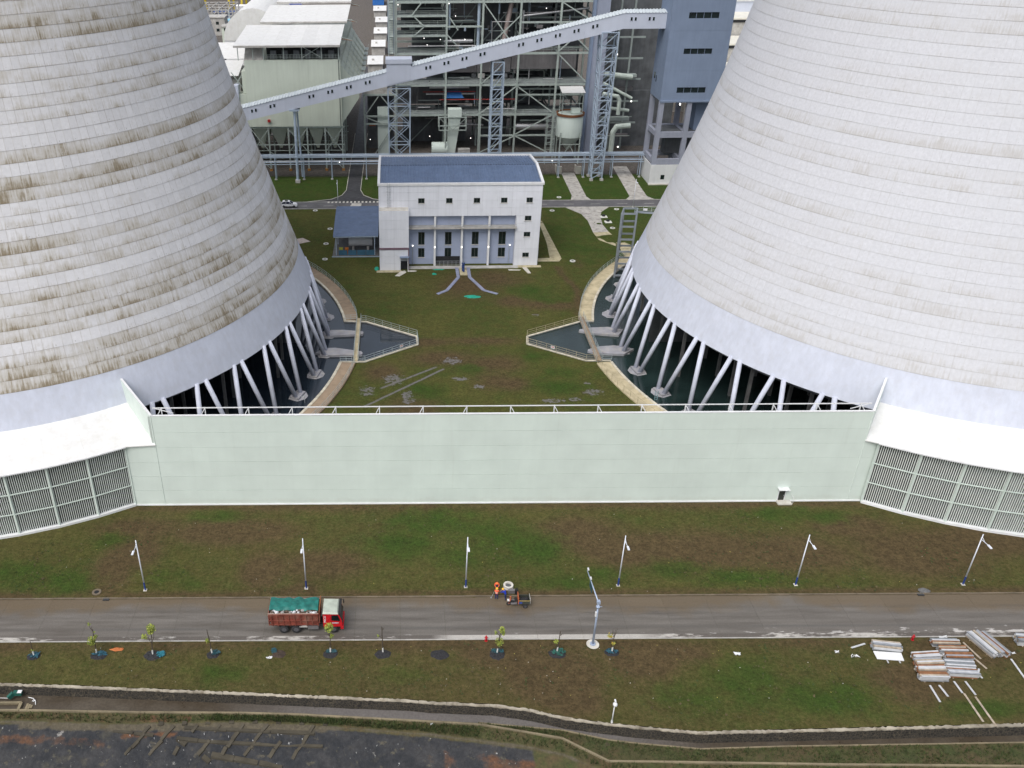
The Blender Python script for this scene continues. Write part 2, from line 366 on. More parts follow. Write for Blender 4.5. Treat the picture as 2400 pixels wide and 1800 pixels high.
def grass_material():
    m, n, l, p = new_mat("lawn_and_earth")
    pos = n.new("ShaderNodeNewGeometry").outputs["Position"]
    at = n.new("ShaderNodeVertexColor"); at.layer_name = "zone"
    sp = n.new("ShaderNodeSeparateColor"); l.new(at.outputs[0], sp.inputs[0])
    dirt, green, yard, wet = sp.outputs[0], sp.outputs[1], sp.outputs[2], at.outputs[1]
    big = noise(n, l, pos, .09, 5); mid = noise(n, l, pos, .45, 7, .62); fine = noise(n, l, pos, 2.6, 8, .72); spk = noise(n, l, pos, 9, 3, .8)
    base = mix(n, l, ramp(n, l, mid, .38, .62), (.068, .068, .017), (.050, .066, .014))
    base = mix(n, l, ramp(n, l, big, .42, .62, 0, .6), base, (.086, .082, .022))
    g = ramp(n, l, math2(n, l, 'ADD', green, math2(n, l, 'MULTIPLY', math2(n, l, 'SUBTRACT', mid, .5), 1.3)), .08, 1.05)
    base = mix(n, l, math2(n, l, 'MULTIPLY', g, .95), base, (.030, .062, .008))
    d = ramp(n, l, math2(n, l, 'ADD', dirt, math2(n, l, 'MULTIPLY', math2(n, l, 'SUBTRACT', fine, .5), 1.6)), .15, .95)
    earth = mix(n, l, mid, (.064, .043, .022), (.096, .063, .033))
    base = mix(n, l, math2(n, l, 'MULTIPLY', math2(n, l, 'MULTIPLY', d, .86), ramp(n, l, g, .1, .7, 1, .25)), base, earth)
    ycol = mix(n, l, fine, (.085, .075, .068), (.15, .135, .12))
    base = mix(n, l, yard, base, ycol)
    v = math2(n, l, 'MULTIPLY', ramp(n, l, fine, .28, .72, .5, 1.55), ramp(n, l, spk, .3, .7, .72, 1.3))
    v = math2(n, l, 'MULTIPLY', v, ramp(n, l, noise(n, l, pos, .9, 4, .6), .3, .7, .78, 1.24))
    base = value(n, l, base, v)
    lit = ramp(n, l, noise(n, l, pos, 5.5, 2, .5), .70, .735, 0, .6)           # scraps of straw and dead leaf
    base = mix(n, l, lit, base, (.20, .17, .085))
    w = None
    for px, py, rx, ry in PUDDLES:
        sb = n.new("ShaderNodeVectorMath"); sb.operation = 'MULTIPLY_ADD'; l.new(pos, sb.inputs[0]); sb.inputs[1].default_value = (1 / rx, 1 / ry, 0); sb.inputs[2].default_value = (-px / rx, -py / ry, 0)
        ln = n.new("ShaderNodeVectorMath"); ln.operation = 'LENGTH'; l.new(sb.outputs[0], ln.inputs[0])
        e = math2(n, l, 'SUBTRACT', 1.25, ln.outputs["Value"]); w = e if w is None else math2(n, l, 'MAXIMUM', w, e)
    w = math2(n, l, 'MINIMUM', w, .8)
    pn = noise(n, l, pos, 1.3, 7, .7)
    w = ramp(n, l, math2(n, l, 'ADD', w, math2(n, l, 'MULTIPLY', math2(n, l, 'SUBTRACT', pn, .5), 3.2)), .55, .85, 0, .9)
    for ang, yc, x0, x1 in TRACKS:
        mp = n.new('ShaderNodeMapping'); mp.inputs['Rotation'].default_value = (0, 0, -ang); l.new(pos, mp.inputs[0]); sx = n.new('ShaderNodeSeparateXYZ'); l.new(mp.outputs[0], sx.inputs[0])
        tb = ramp(n, l, math2(n, l, 'ABSOLUTE', math2(n, l, 'SUBTRACT', sx.outputs[1], yc), 0), .16, .30, 1, 0)
        tb = math2(n, l, 'MULTIPLY', tb, math2(n, l, 'MULTIPLY', ramp(n, l, sx.outputs[0], x0, x0 + .5), ramp(n, l, sx.outputs[0], x1 - .5, x1, 1, 0)))
        w = math2(n, l, 'MAXIMUM', w, math2(n, l, 'MULTIPLY', tb, ramp(n, l, fine, .35, .5, .35, .9)))
    base = mix(n, l, w, base, (.16, .155, .155))
    l.new(base, p.inputs["Base Color"])
    l.new(ramp(n, l, w, 0, 1, .95, .45), p.inputs["Roughness"])
    p.inputs["Specular IOR Level"].default_value = .2
    h = math2(n, l, 'ADD', fine, math2(n, l, 'MULTIPLY', spk, .6))
    l.new(bumpn(n, l, h, .9, .16), p.inputs["Normal"])
    return m
LAWN = grass_material()
gme.materials.append(LAWN)
gme.polygons.foreach_set("use_smooth", [True] * len(gme.polygons))
struct(link("ground", gme))

# ---- grass blades and weeds standing in the lawn (nobody could count them)
def tufts(name, pts_, hmin, hmax, wmul, mats):
    b = MB()
    for x, y, z in pts_:
        h = random.uniform(hmin, hmax)
        for k in range(3):
            a = random.uniform(0, 6.28); w = h * wmul * random.uniform(.6, 1.2); t = random.uniform(.2, .7) * h
            b.add([(x - w * math.sin(a), y + w * math.cos(a), z), (x + w * math.sin(a), y - w * math.cos(a), z), (x + t * math.cos(a), y + t * math.sin(a), z + h)], [(0, 1, 2)], random.randrange(len(mats)))
    return stuff(tag(b.build(name, mats), *{"lawn_grass": ("short olive and brown grass tufts over the lawns", "grass"), "bank_weeds": ("taller green weeds on the bank below the stone wall", "weeds")}[name]))
GB = [mat("grass_olive", (.062, .066, .018), .9, var=.3), mat("grass_green", (.040, .068, .012), .9, var=.3), mat("grass_straw", (.12, .098, .035), .9, var=.3)]
tp = []
while len(tp) < 26000:
    x = random.uniform(-50, 78); y = random.uniform(61, 158) if random.random() < .8 else random.uniform(158, 221)
    if y < wallY(x) + .7 or 71.9 < y < 79.9 or abs(y - 97.7) < .8: continue
    if math.hypot(x - CL[0], y - CL[1]) < 60.6 or math.hypot(x - CR[0], y - CR[1]) < 60.6 or (y > 176 and -16 < x < 38): continue
    if inside([x], [y], [(p[0] + (.8 if p[0] > -6 else 0), p[1]) for p in BAYL])[0] or inside([x], [y], [(p[0] - (.8 if p[0] < 35 else 0), p[1]) for p in BAYR])[0]: continue
    tp.append((x, y, -.03))
Z = zones(np.array([p[0] for p in tp]), np.array([p[1] for p in tp]))
tp = [p for p, q in zip(tp, Z) if q[0] < .35 + .3 * random.random() and q[3] < .3]
tp = [p for p in tp if p[1] > 98 or random.random() < .55]
tufts("lawn_grass", tp, .05, .17, .16, GB)

wp = []
while len(wp) < 2600:
    x = random.uniform(-48, 76); y = random.choice((random.uniform(61.5, 72), random.uniform(80, 97), random.uniform(80, 97), random.uniform(99, 158)))
    if y < wallY(x) + .5 or abs(y - 97.7) < .8 or math.hypot(x - CL[0], y - CL[1]) < 60.8 or math.hypot(x - CR[0], y - CR[1]) < 60.8 or fbm(np.array([x]), np.array([y]), 7, 31)[0] < .52: continue
    if (136 < y < 157 and (x < 5 or x > 22)): continue
    wp.append((x, y, -.03))
b = MB(); WM_ = [mat("weed_green", (.038, .062, .014), .9, var=.3), mat("weed_olive", (.075, .07, .024), .9, var=.3), mat("weed_dry", (.11, .085, .045), .9, var=.3)]
for x, y, z in wp:
    s_ = random.uniform(.06, .2); k = random.choice((0, 0, 1, 2))
    for j in range(7):
        a = random.uniform(0, 6.28); r_ = s_ * random.uniform(.5, 1.5); w = s_ * .3
        b.add([(x - w * math.sin(a), y + w * math.cos(a), z), (x + w * math.sin(a), y - w * math.cos(a), z), (x + r_ * math.cos(a), y + r_ * math.sin(a), z + s_ * random.uniform(.5, 1.2))], [(0, 1, 2)], k)
stuff(tag(b.build("weed_clumps", WM_), "low weed clumps breaking up the lawns beside the road", "weeds"))

# ---- front road of concrete slabs
def road_material():
    m, n, l, p = new_mat("muddy_wet_concrete_road")
    pos = n.new("ShaderNodeNewGeometry").outputs["Position"]
    xyz = n.new("ShaderNodeSeparateXYZ"); l.new(pos, xyz.inputs[0]); X, Y = xyz.outputs[0], xyz.outputs[1]
    nz = noise(n, l, pos, .35, 6, .6); nl = noise(n, l, pos, 1.0, 6, .62, (.12, 1.3, 1)); fn = noise(n, l, pos, 7, 5, .7); bn = noise(n, l, pos, .07, 3)
    col = mix(n, l, ramp(n, l, nl, .3, .7), (.088, .077, .066), (.155, .142, .128))
    mud = math2(n, l, 'ADD', ramp(n, l, Y, 75.2, 79.0, -.6, .75), math2(n, l, 'MULTIPLY', math2(n, l, 'SUBTRACT', nz, .5), 1.4))
    mud = math2(n, l, 'ADD', mud, math2(n, l, 'MULTIPLY', math2(n, l, 'SUBTRACT', bn, .5), 2.2))
    mudf = ramp(n, l, mud, -.1, .45)
    col = mix(n, l, math2(n, l, 'MULTIPLY', mudf, .82), col, (.120, .088, .052))
    tr = math2(n, l, 'MULTIPLY', ramp(n, l, math2(n, l, 'ABSOLUTE', math2(n, l, 'SUBTRACT', Y, 74.35), 0), 0, .35, 1, 0), ramp(n, l, nl, .35, .6))
    col = mix(n, l, math2(n, l, 'MULTIPLY', tr, .55), col, (.06, .058, .056))
    tr2 = math2(n, l, 'MULTIPLY', ramp(n, l, math2(n, l, 'ABSOLUTE', math2(n, l, 'SUBTRACT', Y, 77.4), 0), 0, .4, 1, 0), ramp(n, l, nl, .4, .6))
    col = mix(n, l, math2(n, l, 'MULTIPLY', tr2, .45), col, (.07, .06, .05))
    # pale dried lime splashes along the near edge, thicker to the right
    e = ramp(n, l, Y, 73.0, 74.6, 1, 0); e = math2(n, l, 'MULTIPLY', e, ramp(n, l, X, 25, 62, .25, 1.0))
    sp = noise(n, l, pos, 1.0, 5, .6, (.5, 1.9, 1))
    lime = ramp(n, l, math2(n, l, 'ADD', sp, math2(n, l, 'MULTIPLY', e, .28)), .70, .76)
    col = mix(n, l, math2(n, l, 'MULTIPLY', lime, ramp(n, l, e, .1, .3, 0, .85)), col, (.50, .48, .46))
    oi = n.new("ShaderNodeObjectInfo"); col = value(n, l, col, ramp(n, l, oi.outputs["Random"], 0, 1, .97, 1.03))
    col = value(n, l, col, ramp(n, l, fn, .3, .7, .84, 1.16))
    l.new(col, p.inputs["Base Color"])
    l.new(ramp(n, l, nl, .35, .65, .28, .75), p.inputs["Roughness"])
    l.new(bumpn(n, l, fn, .25, .02), p.inputs["Normal"])
    return m
ROADM = road_material()
def gutter_material():
    m, n, l, p = new_mat("muddy_gutter_concrete")
    pos = n.new("ShaderNodeNewGeometry").outputs["Position"]; xyz = n.new("ShaderNodeSeparateXYZ"); l.new(pos, xyz.inputs[0])
    a = noise(n, l, pos, .09, 4, .6, (1, .2, 1)); e = noise(n, l, pos, 1.6, 6, .65, (.5, 2.2, 1)); f = noise(n, l, pos, 8, 4)
    mud = ramp(n, l, math2(n, l, 'ADD', a, math2(n, l, 'MULTIPLY', math2(n, l, 'SUBTRACT', e, .5), .7)), .36, .46)
    clean = math2(n, l, 'MULTIPLY', ramp(n, l, xyz.outputs[0], 3.5, 6), ramp(n, l, xyz.outputs[0], 27, 31, 1, 0))
    mud = math2(n, l, 'MULTIPLY', mud, ramp(n, l, clean, 0, 1, 1, .1))
    c = mix(n, l, mud, (.42, .40, .37), (.10, .088, .078)); l.new(value(n, l, c, ramp(n, l, f, .3, .7, .85, 1.15)), p.inputs["Base Color"]); p.inputs["Roughness"].default_value = .8
    return m
GUTTER = gutter_material()
KERBM = mat("kerb_stone", (.15, .12, .085), .85, var=.3, bump=.3)
rb = MB(); rb.box((20, 75.95, -.06), (1400, 6.66, .06)); road = struct(rb.build("road", CONCD))
k = 0; x = -62.4
while x < 102:
    box("slab", ROADM, road, (x + 2.6, 76.25, -.005), (5.185, 6.06, .05)); x += 5.2
box("slab", ROADM, road, (-382.5, 76.25, -.005), (640, 6.06, .05)); box("slab", ROADM, road, (422, 76.25, -.005), (639, 6.06, .05))
kb = struct(MB().box((20, 79.42, .0), (1400, .05, .02)).build("far_kerb", KERBM))
x = -62.4
while x < 102:
    box("kerb_stone", KERBM, kb, (x + 1.3, 79.42 + .012 * math.sin(x), .045 + random.uniform(-.006, .006)), (2.57, .17, .15)); x += 2.6
gt = struct(MB().box((20, 72.9, -.03), (1400, .6, .05)).build("gutter", CONCD)); x = -62.4
while x < 102:
    box("gutter_slab", GUTTER, gt, (x + 2.6, 72.9, .0), (5.18, .62, .055)); box("kerb_stone", CONC, gt, (x + 2.6, 72.53, .03), (5.18, .10, .12)); x += 5.2

# ---- storm channel, its stone wall, and the bank on the near side
WETBED = None
def bed_material():
    m, n, l, p = new_mat("wet_channel_bed")
    pos = n.new("ShaderNodeNewGeometry").outputs["Position"]
    a = noise(n, l, pos, .25, 6, .6); f = noise(n, l, pos, 4, 6, .65)
    xyz = n.new("ShaderNodeSeparateXYZ"); l.new(pos, xyz.inputs[0])
    g = math2(n, l, 'MULTIPLY', ramp(n, l, xyz.outputs[0], -20, -8), ramp(n, l, xyz.outputs[0], 22, 32, 1, 0))
    c = mix(n, l, ramp(n, l, a, .35, .65), (.060, .047, .033), (.085, .07, .052))
    c = mix(n, l, math2(n, l, 'MULTIPLY', g, .8), c, (.16, .15, .145))
    l.new(value(n, l, c, ramp(n, l, f, .3, .7, .75, 1.25)), p.inputs["Base Color"])
    l.new(ramp(n, l, a, .3, .7, .2, .6), p.inputs["Roughness"]); l.new(bumpn(n, l, f, .3, .03), p.inputs["Normal"])
    return m
BEDM = bed_material()
XS = list(np.arange(-75, 115.1, 1.0))
b = MB()
for x in [-300] + XS + [300]: b.v += [(x, wallY(x) - .3, -1.3), (x, bedY(x), -1.27)]
for i in range(len(b.v) // 2 - 1): b.f.append((2 * i + 1, 2 * i + 3, 2 * i + 2, 2 * i)); b.m.append(0)
struct(b.build("channel_bed", BEDM))

def bank_material():
    m, n, l, p = new_mat("bank_earth_and_dark_lining")
    pos = n.new("ShaderNodeNewGeometry").outputs["Position"]
    at = n.new("ShaderNodeVertexColor"); at.layer_name = "zone"; sp = n.new("ShaderNodeSeparateColor"); l.new(at.outputs[0], sp.inputs[0])
    mid = noise(n, l, pos, .5, 7, .65); fine = noise(n, l, pos, 3, 8, .72); bl = noise(n, l, pos, 1.1, 5, .6)
    grass = mix(n, l, ramp(n, l, mid, .35, .65), (.075, .055, .025), (.042, .055, .014))
    lin = mix(n, l, ramp(n, l, mid, .4, .6), (.018, .020, .024), (.038, .038, .040))
    lin = mix(n, l, ramp(n, l, bl, .6, .68, 0, .7), lin, (.09, .08, .055))
    lin = mix(n, l, ramp(n, l, noise(n, l, pos, .33, 6, .6), .58, .66, 0, .6), lin, (.06, .055, .042))
    lin = mix(n, l, ramp(n, l, noise(n, l, pos, .8, 6, .65), .66, .72, 0, .8), lin, (.30, .29, .27))
    lin = mix(n, l, ramp(n, l, noise(n, l, pos, 2.3, 4, .6), .68, .72, 0, .8), lin, (.38, .38, .37))
    red = mix(n, l, fine, (.07, .035, .018), (.13, .06, .03))
    dk = lambda s_, lo, hi: ramp(n, l, math2(n, l, 'ADD', s_, math2(n, l, 'MULTIPLY', math2(n, l, 'SUBTRACT', mid, .5), 2.0)), lo - .1, hi + .1)
    c = mix(n, l, dk(sp.outputs[0], .4, .6), grass, lin)
    c = mix(n, l, dk(sp.outputs[1], .4, .6), c, red)
    c = mix(n, l, dk(sp.outputs[2], .4, .6), c, (.085, .072, .048))
    l.new(value(n, l, c, ramp(n, l, fine, .28, .72, .6, 1.45)), p.inputs["Base Color"]); p.inputs["Roughness"].default_value = .9
    l.new(bumpn(n, l, fine, .8, .12), p.inputs["Normal"])
    return m
BANKM = bank_material()
b = MB(); att = []
rows = [0, .25, .5, .75, 1, 1.25, 1.5, 1.75, 2, 2.2, 2.4, 2.6, 2.8, 3, 3.25, 3.5, 3.75, 4, 5, 6]
bx_ = [-300, -150] + list(np.arange(-62, 100, .7)) + [150, 300]
for x in bx_:
    k0, k1, k2 = bedY(x), kerbY(x), slopeY(x)
    for r in rows:
        if r <= 1: y = k0 + (k1 - k0) * r; z = -1.22 + .05 * r
        elif r <= 2: y = k1 - .02 + (k2 - k1) * (r - 1); z = -1.17 - .35 * (r - 1)
        elif r <= 4: y = k2 - 4.5 * (r - 2) / 2; z = -1.52 - 2.3 * (r - 2) / 2
        else: y = [20, -600][int(r) - 5]; z = [-5.5, -9][int(r) - 5]
        if .3 < r < 4.5: z += .10 * (vnoise(np.array([x]), np.array([y]), .9, 4)[0] - .5) + .16 * (vnoise(np.array([x]), np.array([y]), 2.5, 6)[0] - .5)
        b.v.append((x, y, z))
        lin = 1. if (2.1 < r < 5 and x < 13) else 0.
        dark2 = 1. if (2.35 < r and -46 < x < -22) else 0.
        red = 0.
        if 2.55 < r < 3.0 and x < -30: red = .45 + .2 * math.sin(x * .9)
        if abs((r - 2) - (.35 + .9 * (-24 - x) / 14 * 0 + .1)) < .12 and -29 < x < -23: red = .8
        if 2.5 < r and 4 < x < 20: red = max(red, .38 + .2 * math.sin(x * .7))
        if 1.1 < r < 1.9 and x < -22: red = .35
        tan = .75 if (2.02 < r < 2.3 and -40 < x < -8) else (.7 if 1.85 < r < 2.1 else 0)
        att.append((lin, red, tan, 1))
K_ = len(rows)
for i in range(len(bx_) - 1):
    for j in range(K_ - 1): b.f.append((i * K_ + j + 1, (i + 1) * K_ + j + 1, (i + 1) * K_ + j, i * K_ + j)); b.m.append(0)
me = b.mesh("bank", BANKM, True); add_attr(me, np.array(att)); struct(link("bank", me))
tb = []
while len(tb) < 9000:
    x = random.uniform(-48, 68); t = random.random()
    k0, k1, k2 = bedY(x), kerbY(x), slopeY(x)
    y = random.uniform(k1 + .1, k0 - .15) if (x > 8 and random.random() < .7) else random.uniform(k2 + .1, k1 - .2) if k1 - k2 > .35 else None
    if y is None or (x < -20 and random.random() < .75): continue
    tb.append((x, y, -1.3))
tufts("bank_weeds", tb, .10, .42, .13, GB[:2] + [mat("weed_dark", (.032, .05, .014), .9, var=.3)])

# near channel kerb: low concrete coping in lengths
KC = mat("channel_coping", (.21, .175, .11), .85, var=.25, bump=.3)
ck = thing("channel_coping", "low tan concrete coping along the near side of the storm channel", "coping", (0, kerbY(0), -1.2))
px_ = [-60, -50, -40.3, -33, -27.4, -17, -10.6, -2, 5.3, 8.3, 12.3, 16.35, 18.5, 20.6, 26, 32, 38, 43, 52, 61, 75]
for a, c in zip(px_[:-1], px_[1:]): beam("coping_length", KC, ck, (a + .02, kerbY(a), -1.13), (c - .02, kerbY(c), -1.13), .2, .22)
ik = thing("channel_edging", "thin pale concrete edging on the weedy inner bank of the channel", "edging", (30, bedY(30), -1.3))
px_ = [8, 12, 16.5, 21.1, 24.2, 27, 30.1, 34, 38.6, 46, 54, 62.8, 75]
for a, c in zip(px_[:-1], px_[1:]): beam("edging_length", KC, ik, (a + .02, bedY(a), -1.22), (c - .02, bedY(c), -1.22), .14, .16)

# stone retaining wall with an uneven white mortar cap
def stone_material():
    m, n, l, p = new_mat("rubble_stone_wall")
    pos = n.new("ShaderNodeNewGeometry").outputs["Position"]
    v = n.new("ShaderNodeTexVoronoi"); v.inputs["Scale"].default_value = 3.2; v.feature = 'DISTANCE_TO_EDGE'; l.new(pos, v.inputs["Vector"])
    v2 = n.new("ShaderNodeTexVoronoi"); v2.inputs["Scale"].default_value = 3.2; l.new(pos, v2.inputs["Vector"])
    f = noise(n, l, pos, 5, 5, .65); e = ramp(n, l, v.outputs[0], .02, .10)
    st = value(n, l, (.026, .023, .019), ramp(n, l, v2.outputs["Color"], 0, 1, .5, 1.6))
    c = mix(n, l, e, (.075, .062, .042), st)
    l.new(value(n, l, c, ramp(n, l, f, .3, .7, .55, 1.4)), p.inputs["Base Color"]); p.inputs["Roughness"].default_value = .85
    l.new(bumpn(n, l, e, .8, .05), p.inputs["Normal"])
    return m
STONE = stone_material()
CAPM = mat("mortar_cap", (.33, .295, .235), .9, var=.4, vsc=.35, bump=.6, bs=5, dirt=(.10, .075, .04), dirt_amt=1.0)
rw = thing("retaining_wall", "dark rubble stone retaining wall with a pale mortar cap above the channel", "wall", (0, wallY(0) - .2, -1.3))
b = MB(); seg_x = [-120] + list(np.arange(-60, 100.1, .5)) + [160]
for x in seg_x:
    j = .05 * vnoise(np.array([x]), np.array([0.]), .8, 2)[0]; y = wallY(x)
    for z, dy in ((-1.5, -.42 - j), (-.9, -.36 - j * 1.6), (-.4, -.33 - j), (-.05, -.30 - j), (-.05, .0)): b.v.append((x, y + dy, z))
for i in range(len(seg_x) - 1):
    for j in range(4): b.f.append((i * 5 + j, (i + 1) * 5 + j, (i + 1) * 5 + j + 1, i * 5 + j + 1)); b.m.append(0)
b.build("stone_face", STONE, rw)
x = -60.
while x < 100:
    L = random.uniform(2.5, 4.5); b = MB(); n_ = 12
    h0 = random.uniform(.03, .07)
    for i in range(n_ + 1):
        t = x + (L - .03) * i / n_; y = wallY(t); j = random.uniform(-.05, .05); j2 = random.uniform(-.05, .12)
        b.v += [(t, y - .36 + j, -.08), (t, y - .36 + j, h0 + random.uniform(-.015, .015)), (t, y - .10 + j2, h0 + random.uniform(-.02, .02)), (t, y - .06 + j2, -.08)]
    for i in range(n_):
        for q in range(3): b.f.append((i * 4 + q, (i + 1) * 4 + q, (i + 1) * 4 + q + 1, i * 4 + q + 1)); b.m.append(0)
    b.f += [(3, 2, 1, 0), (n_ * 4, n_ * 4 + 1, n_ * 4 + 2, n_ * 4 + 3)]; b.m += [0, 0]
    b.build("cap_length", CAPM, rw); x += L

# ---- far road, crossing, access road and drives
ASPH = mat("worn_asphalt", (.115, .112, .118), .6, var=.2, vsc=.3, bump=.2)
ASPHD = mat("dark_asphalt", (.050, .050, .055), .65, var=.25, vsc=.3, bump=.2)
PAINT = mat("road_paint", (.62, .60, .54), .7, var=.25, vsc=2)
DRIVE = mat("stained_concrete_drive", (.43, .41, .38), .85, var=.2, vsc=.5, bump=.2, dirt=(.09, .08, .07), dirt_amt=.8)
DRIVEY = mat("yellowed_concrete", (.45, .40, .26), .85, var=.2, vsc=.5, bump=.2, dirt=(.12, .10, .05), dirt_amt=.7)
fr = struct(MB().box((20, 225.2, .0), (900, 5.4, .04)).build("far_road", ASPH))
for y in (222.42, 228.02):
    for i in range(-6, 12):
        if y > 228 and (i in (-1,) ): continue
        box("kerb_stone", CONC, fr, (i * 10, y, .05), (9.97, .16, .14))
for i in range(-9, 14): box("lane_mark", PAINT, fr, (i * 7 + 3, 224.9, .0225), (2.6, .12, .005))
for i in range(14): box("crossing_stripe", PAINT, fr, (-18.2 + i * 1.0, 227.0 + .9, .0235), (.5, 1.25, .006))
ac = struct(MB().prism([(-24, 228.0), (-1, 228.0), (-6.5, 230.2), (-9.2, 233.5), (-10.2, 238), (-10.0, 420), (-13.8, 420), (-13.8, 238), (-14.8, 233.5), (-17.5, 230.2)], -.03, .016).build("access_road", ASPHD))
for pts_ in ([(-24, 228.1), (-17.6, 230.25), (-14.95, 233.5), (-13.95, 238), (-13.95, 300)], [(-1, 228.1), (-6.4, 230.25), (-9.05, 233.5), (-10.05, 238), (-9.85, 300)]):
    for a, c in zip(pts_[:-1], pts_[1:]): beam("kerb_stone", CONCL, ac, (*a, .05), (*c, .05), .15, .13)
for nm, poly, m in (("drive", [(46.0, 228.0), (51.6, 228.0), (50.7, 231), (51.3, 253), (47.5, 253), (47.0, 232)], DRIVE),
                    ("drive", [(60.5, 228.0), (68.5, 228.0), (66.9, 231), (67.8, 259), (63.7, 259), (62.3, 231)], DRIVE),
                    ("drive", [(43.5, 222.4), (55, 222.4), (52.2, 218.5), (51.2, 214.7), (50.6, 209), (51.0, 204), (47.2, 203.5), (47.5, 212), (46.8, 217)], DRIVE),
                    ("drive", [(47.2, 203.5), (51.0, 204), (52.1, 198.6), (55, 194), (57, 186), (52, 183), (50.7, 194.4), (47.6, 198.5)], DRIVEY)):
    struct(MB().prism(poly, -.03, .02).build(nm, m))

# ---- basins: water, ring walkways and outlet bays
def water_material(name, col, wav, bst):
    m, n, l, p = new_mat(name)
    pos = n.new("ShaderNodeNewGeometry").outputs["Position"]
    l.new(value(n, l, col, ramp(n, l, noise(n, l, pos, .2, 4), .3, .7, .7, 1.3)), p.inputs["Base Color"])
    p.inputs["Roughness"].default_value = .03; p.inputs["IOR"].default_value = 1.5; p.inputs["Specular IOR Level"].default_value = .75
    l.new(bumpn(n, l, noise(n, l, pos, wav, 4, .6), bst, .06), p.inputs["Normal"])
    return m
WATL = water_material("still_basin_water", (.016, .024, .034), .9, .05)
WATR = water_material("ruffled_basin_water", (.016, .030, .029), 1.9, .28)
for nm, poly, m in (("basin_water", POLYL, WATL), ("basin_water", POLYR, WATR)):
    tri = geometry.tessellate_polygon([[Vector((x, y, 0)) for x, y in poly]])
    me = bpy.data.meshes.new(nm); me.from_pydata([(x, y, -.06) for x, y in poly], [], [t if (poly[t[1]][0] - poly[t[0]][0]) * (poly[t[2]][1] - poly[t[0]][1]) - (poly[t[1]][1] - poly[t[0]][1]) * (poly[t[2]][0] - poly[t[0]][0]) > 0 else t[::-1] for t in tri])
    me.materials.append(m); struct(link(nm, me))
WALKL = mat("brown_walkway", (.30, .225, .155), .85, var=.2, vsc=.4, bump=.2, dirt=(.15, .12, .08), dirt_amt=.5)
WALKR = mat("buff_walkway", (.50, .43, .28), .85, var=.2, vsc=.5, bump=.2, dirt=(.22, .18, .10), dirt_amt=.6)
COPE = mat("basin_coping", (.58, .54, .44), .8, var=.25, vsc=1.5, dirt=(.2, .16, .1), dirt_amt=.6)
def ringpart(nm, m, parent, c, r0, r1, z0, z1, a0, a1):
    n_ = max(6, int(abs(a1 - a0) / 1.2))
    return MB().lathe([(r0, z0), (r1, z0), (r1, z1), (r0, z1)], c, rad(a0), rad(a1), n_, closed=True).build(nm, m, parent)
for side, c, bay, wm in (("left", CL, BAYL, WALKL), ("right", CR, BAYR, WALKR)):
    q = struct(MB().lathe([(RB + .05, -3), (RB - .02, -3), (RB - .02, .1), (RB + .05, .1)], c, 0, 2 * math.pi, 150, closed=True).build("basin_wall", CONCD)) if False else None
    s_ = 1 if side == "left" else -1
    fl = (lambda a: a) if side == "left" else (lambda a: 180 - a)
    ws = thing("basin_walkway", ("brown" if side == "left" else "pale buff") + " curved walkway round the %s cooling tower's water basin" % side, "walkway", (c[0] + s_ * 58.5, c[1], 0))
    spans = [(8.7, 100), (-53.8, -8.3)]
    for a0, a1 in spans:
        e0, e1 = sorted((fl(a0), fl(a1))); n_ = max(2, round((a1 - a0) / 6.1)); st = (e1 - e0) / n_
        for i in range(n_): ringpart("paving_slab", wm, ws, c, RB + .36, 59.95, -.1, .24, e0 + i * st + .02, e0 + (i + 1) * st - .02)
        for i in range(n_): ringpart("coping", COPE, ws, c, RB - .12, RB + .34, -.9, .30, e0 + i * st + .02, e0 + (i + 1) * st - .02)
    # outlet bay walls
    for a, d in zip(bay[:-1], bay[1:]):
        va, vd = Vector(a), Vector(d); nrm = Vector((vd - va)).normalized()
        beam("bay_wall", CONC, ws, (va.x, va.y, -.45), (vd.x, vd.y, -.45), .3, 1.1)
        beam("bay_coping", COPE, ws, (va.x, va.y, .155), (vd.x, vd.y, .155), .42, .1)
# black liner below the waterline keeps the ground edge closed
for nm, poly in (("basin_liner", POLYL), ("basin_liner", POLYR)):
    n_ = len(poly); b = MB(); b.v = [(x, y, z) for z in (-2.0, .02) for x, y in poly]
    b.f = [(i, (i + 1) % n_, n_ + (i + 1) % n_, n_ + i) for i in range(n_)]; b.m = [0] * n_
    struct(b.build(nm, CONCD))

def railing(label, pts_, z, h, m, step=2.0, rails=(1., .62, .3), closed=False, r=.028):
    o = thing("railing", label, "railing", (pts_[0][0], pts_[0][1], z)); b = MB()
    L = 0
    for a, c in zip(pts_[:-1], pts_[1:]):
        d = math.dist(a, c); n_ = max(1, round(d / step))
        for i in range(n_ + 1):
            t = i / n_
            if i == n_ and c is not pts_[-1]: continue
            x = a[0] + (c[0] - a[0]) * t; y = a[1] + (c[1] - a[1]) * t; zz = (z if len(a) < 3 else a[2] + (c[2] - a[2]) * t)
            tube("post", m, o, (x, y, zz), (x, y, zz + h), r * 1.25, 6)
    for f in rails:
        b = MB()
        for a, c in zip(pts_[:-1], pts_[1:]):
            za, zc = (z, z) if len(a) < 3 else (a[2], c[2])
            b.tube((a[0], a[1], za + h * f), (c[0], c[1], zc + h * f), r, r, 6)
        b.build("rail", m, o)
    return o
RAILW = mat("pale_grey_railing", (.42, .48, .48), .5, .2, var=.15)
RAILY = mat("buff_railing", (.40, .34, .22), .6, var=.2)
arc = lambda c, r, a0, a1, n_: [(c[0] + r * math.cos(rad(a0 + (a1 - a0) * i / n_)), c[1] + r * math.sin(rad(a0 + (a1 - a0) * i / n_))) for i in range(n_ + 1)]
railing("curved grey railing along the upper part of the left basin walkway", arc(CL, 59.85, 10.6, 62, 26), .24, 1.1, RAILW)
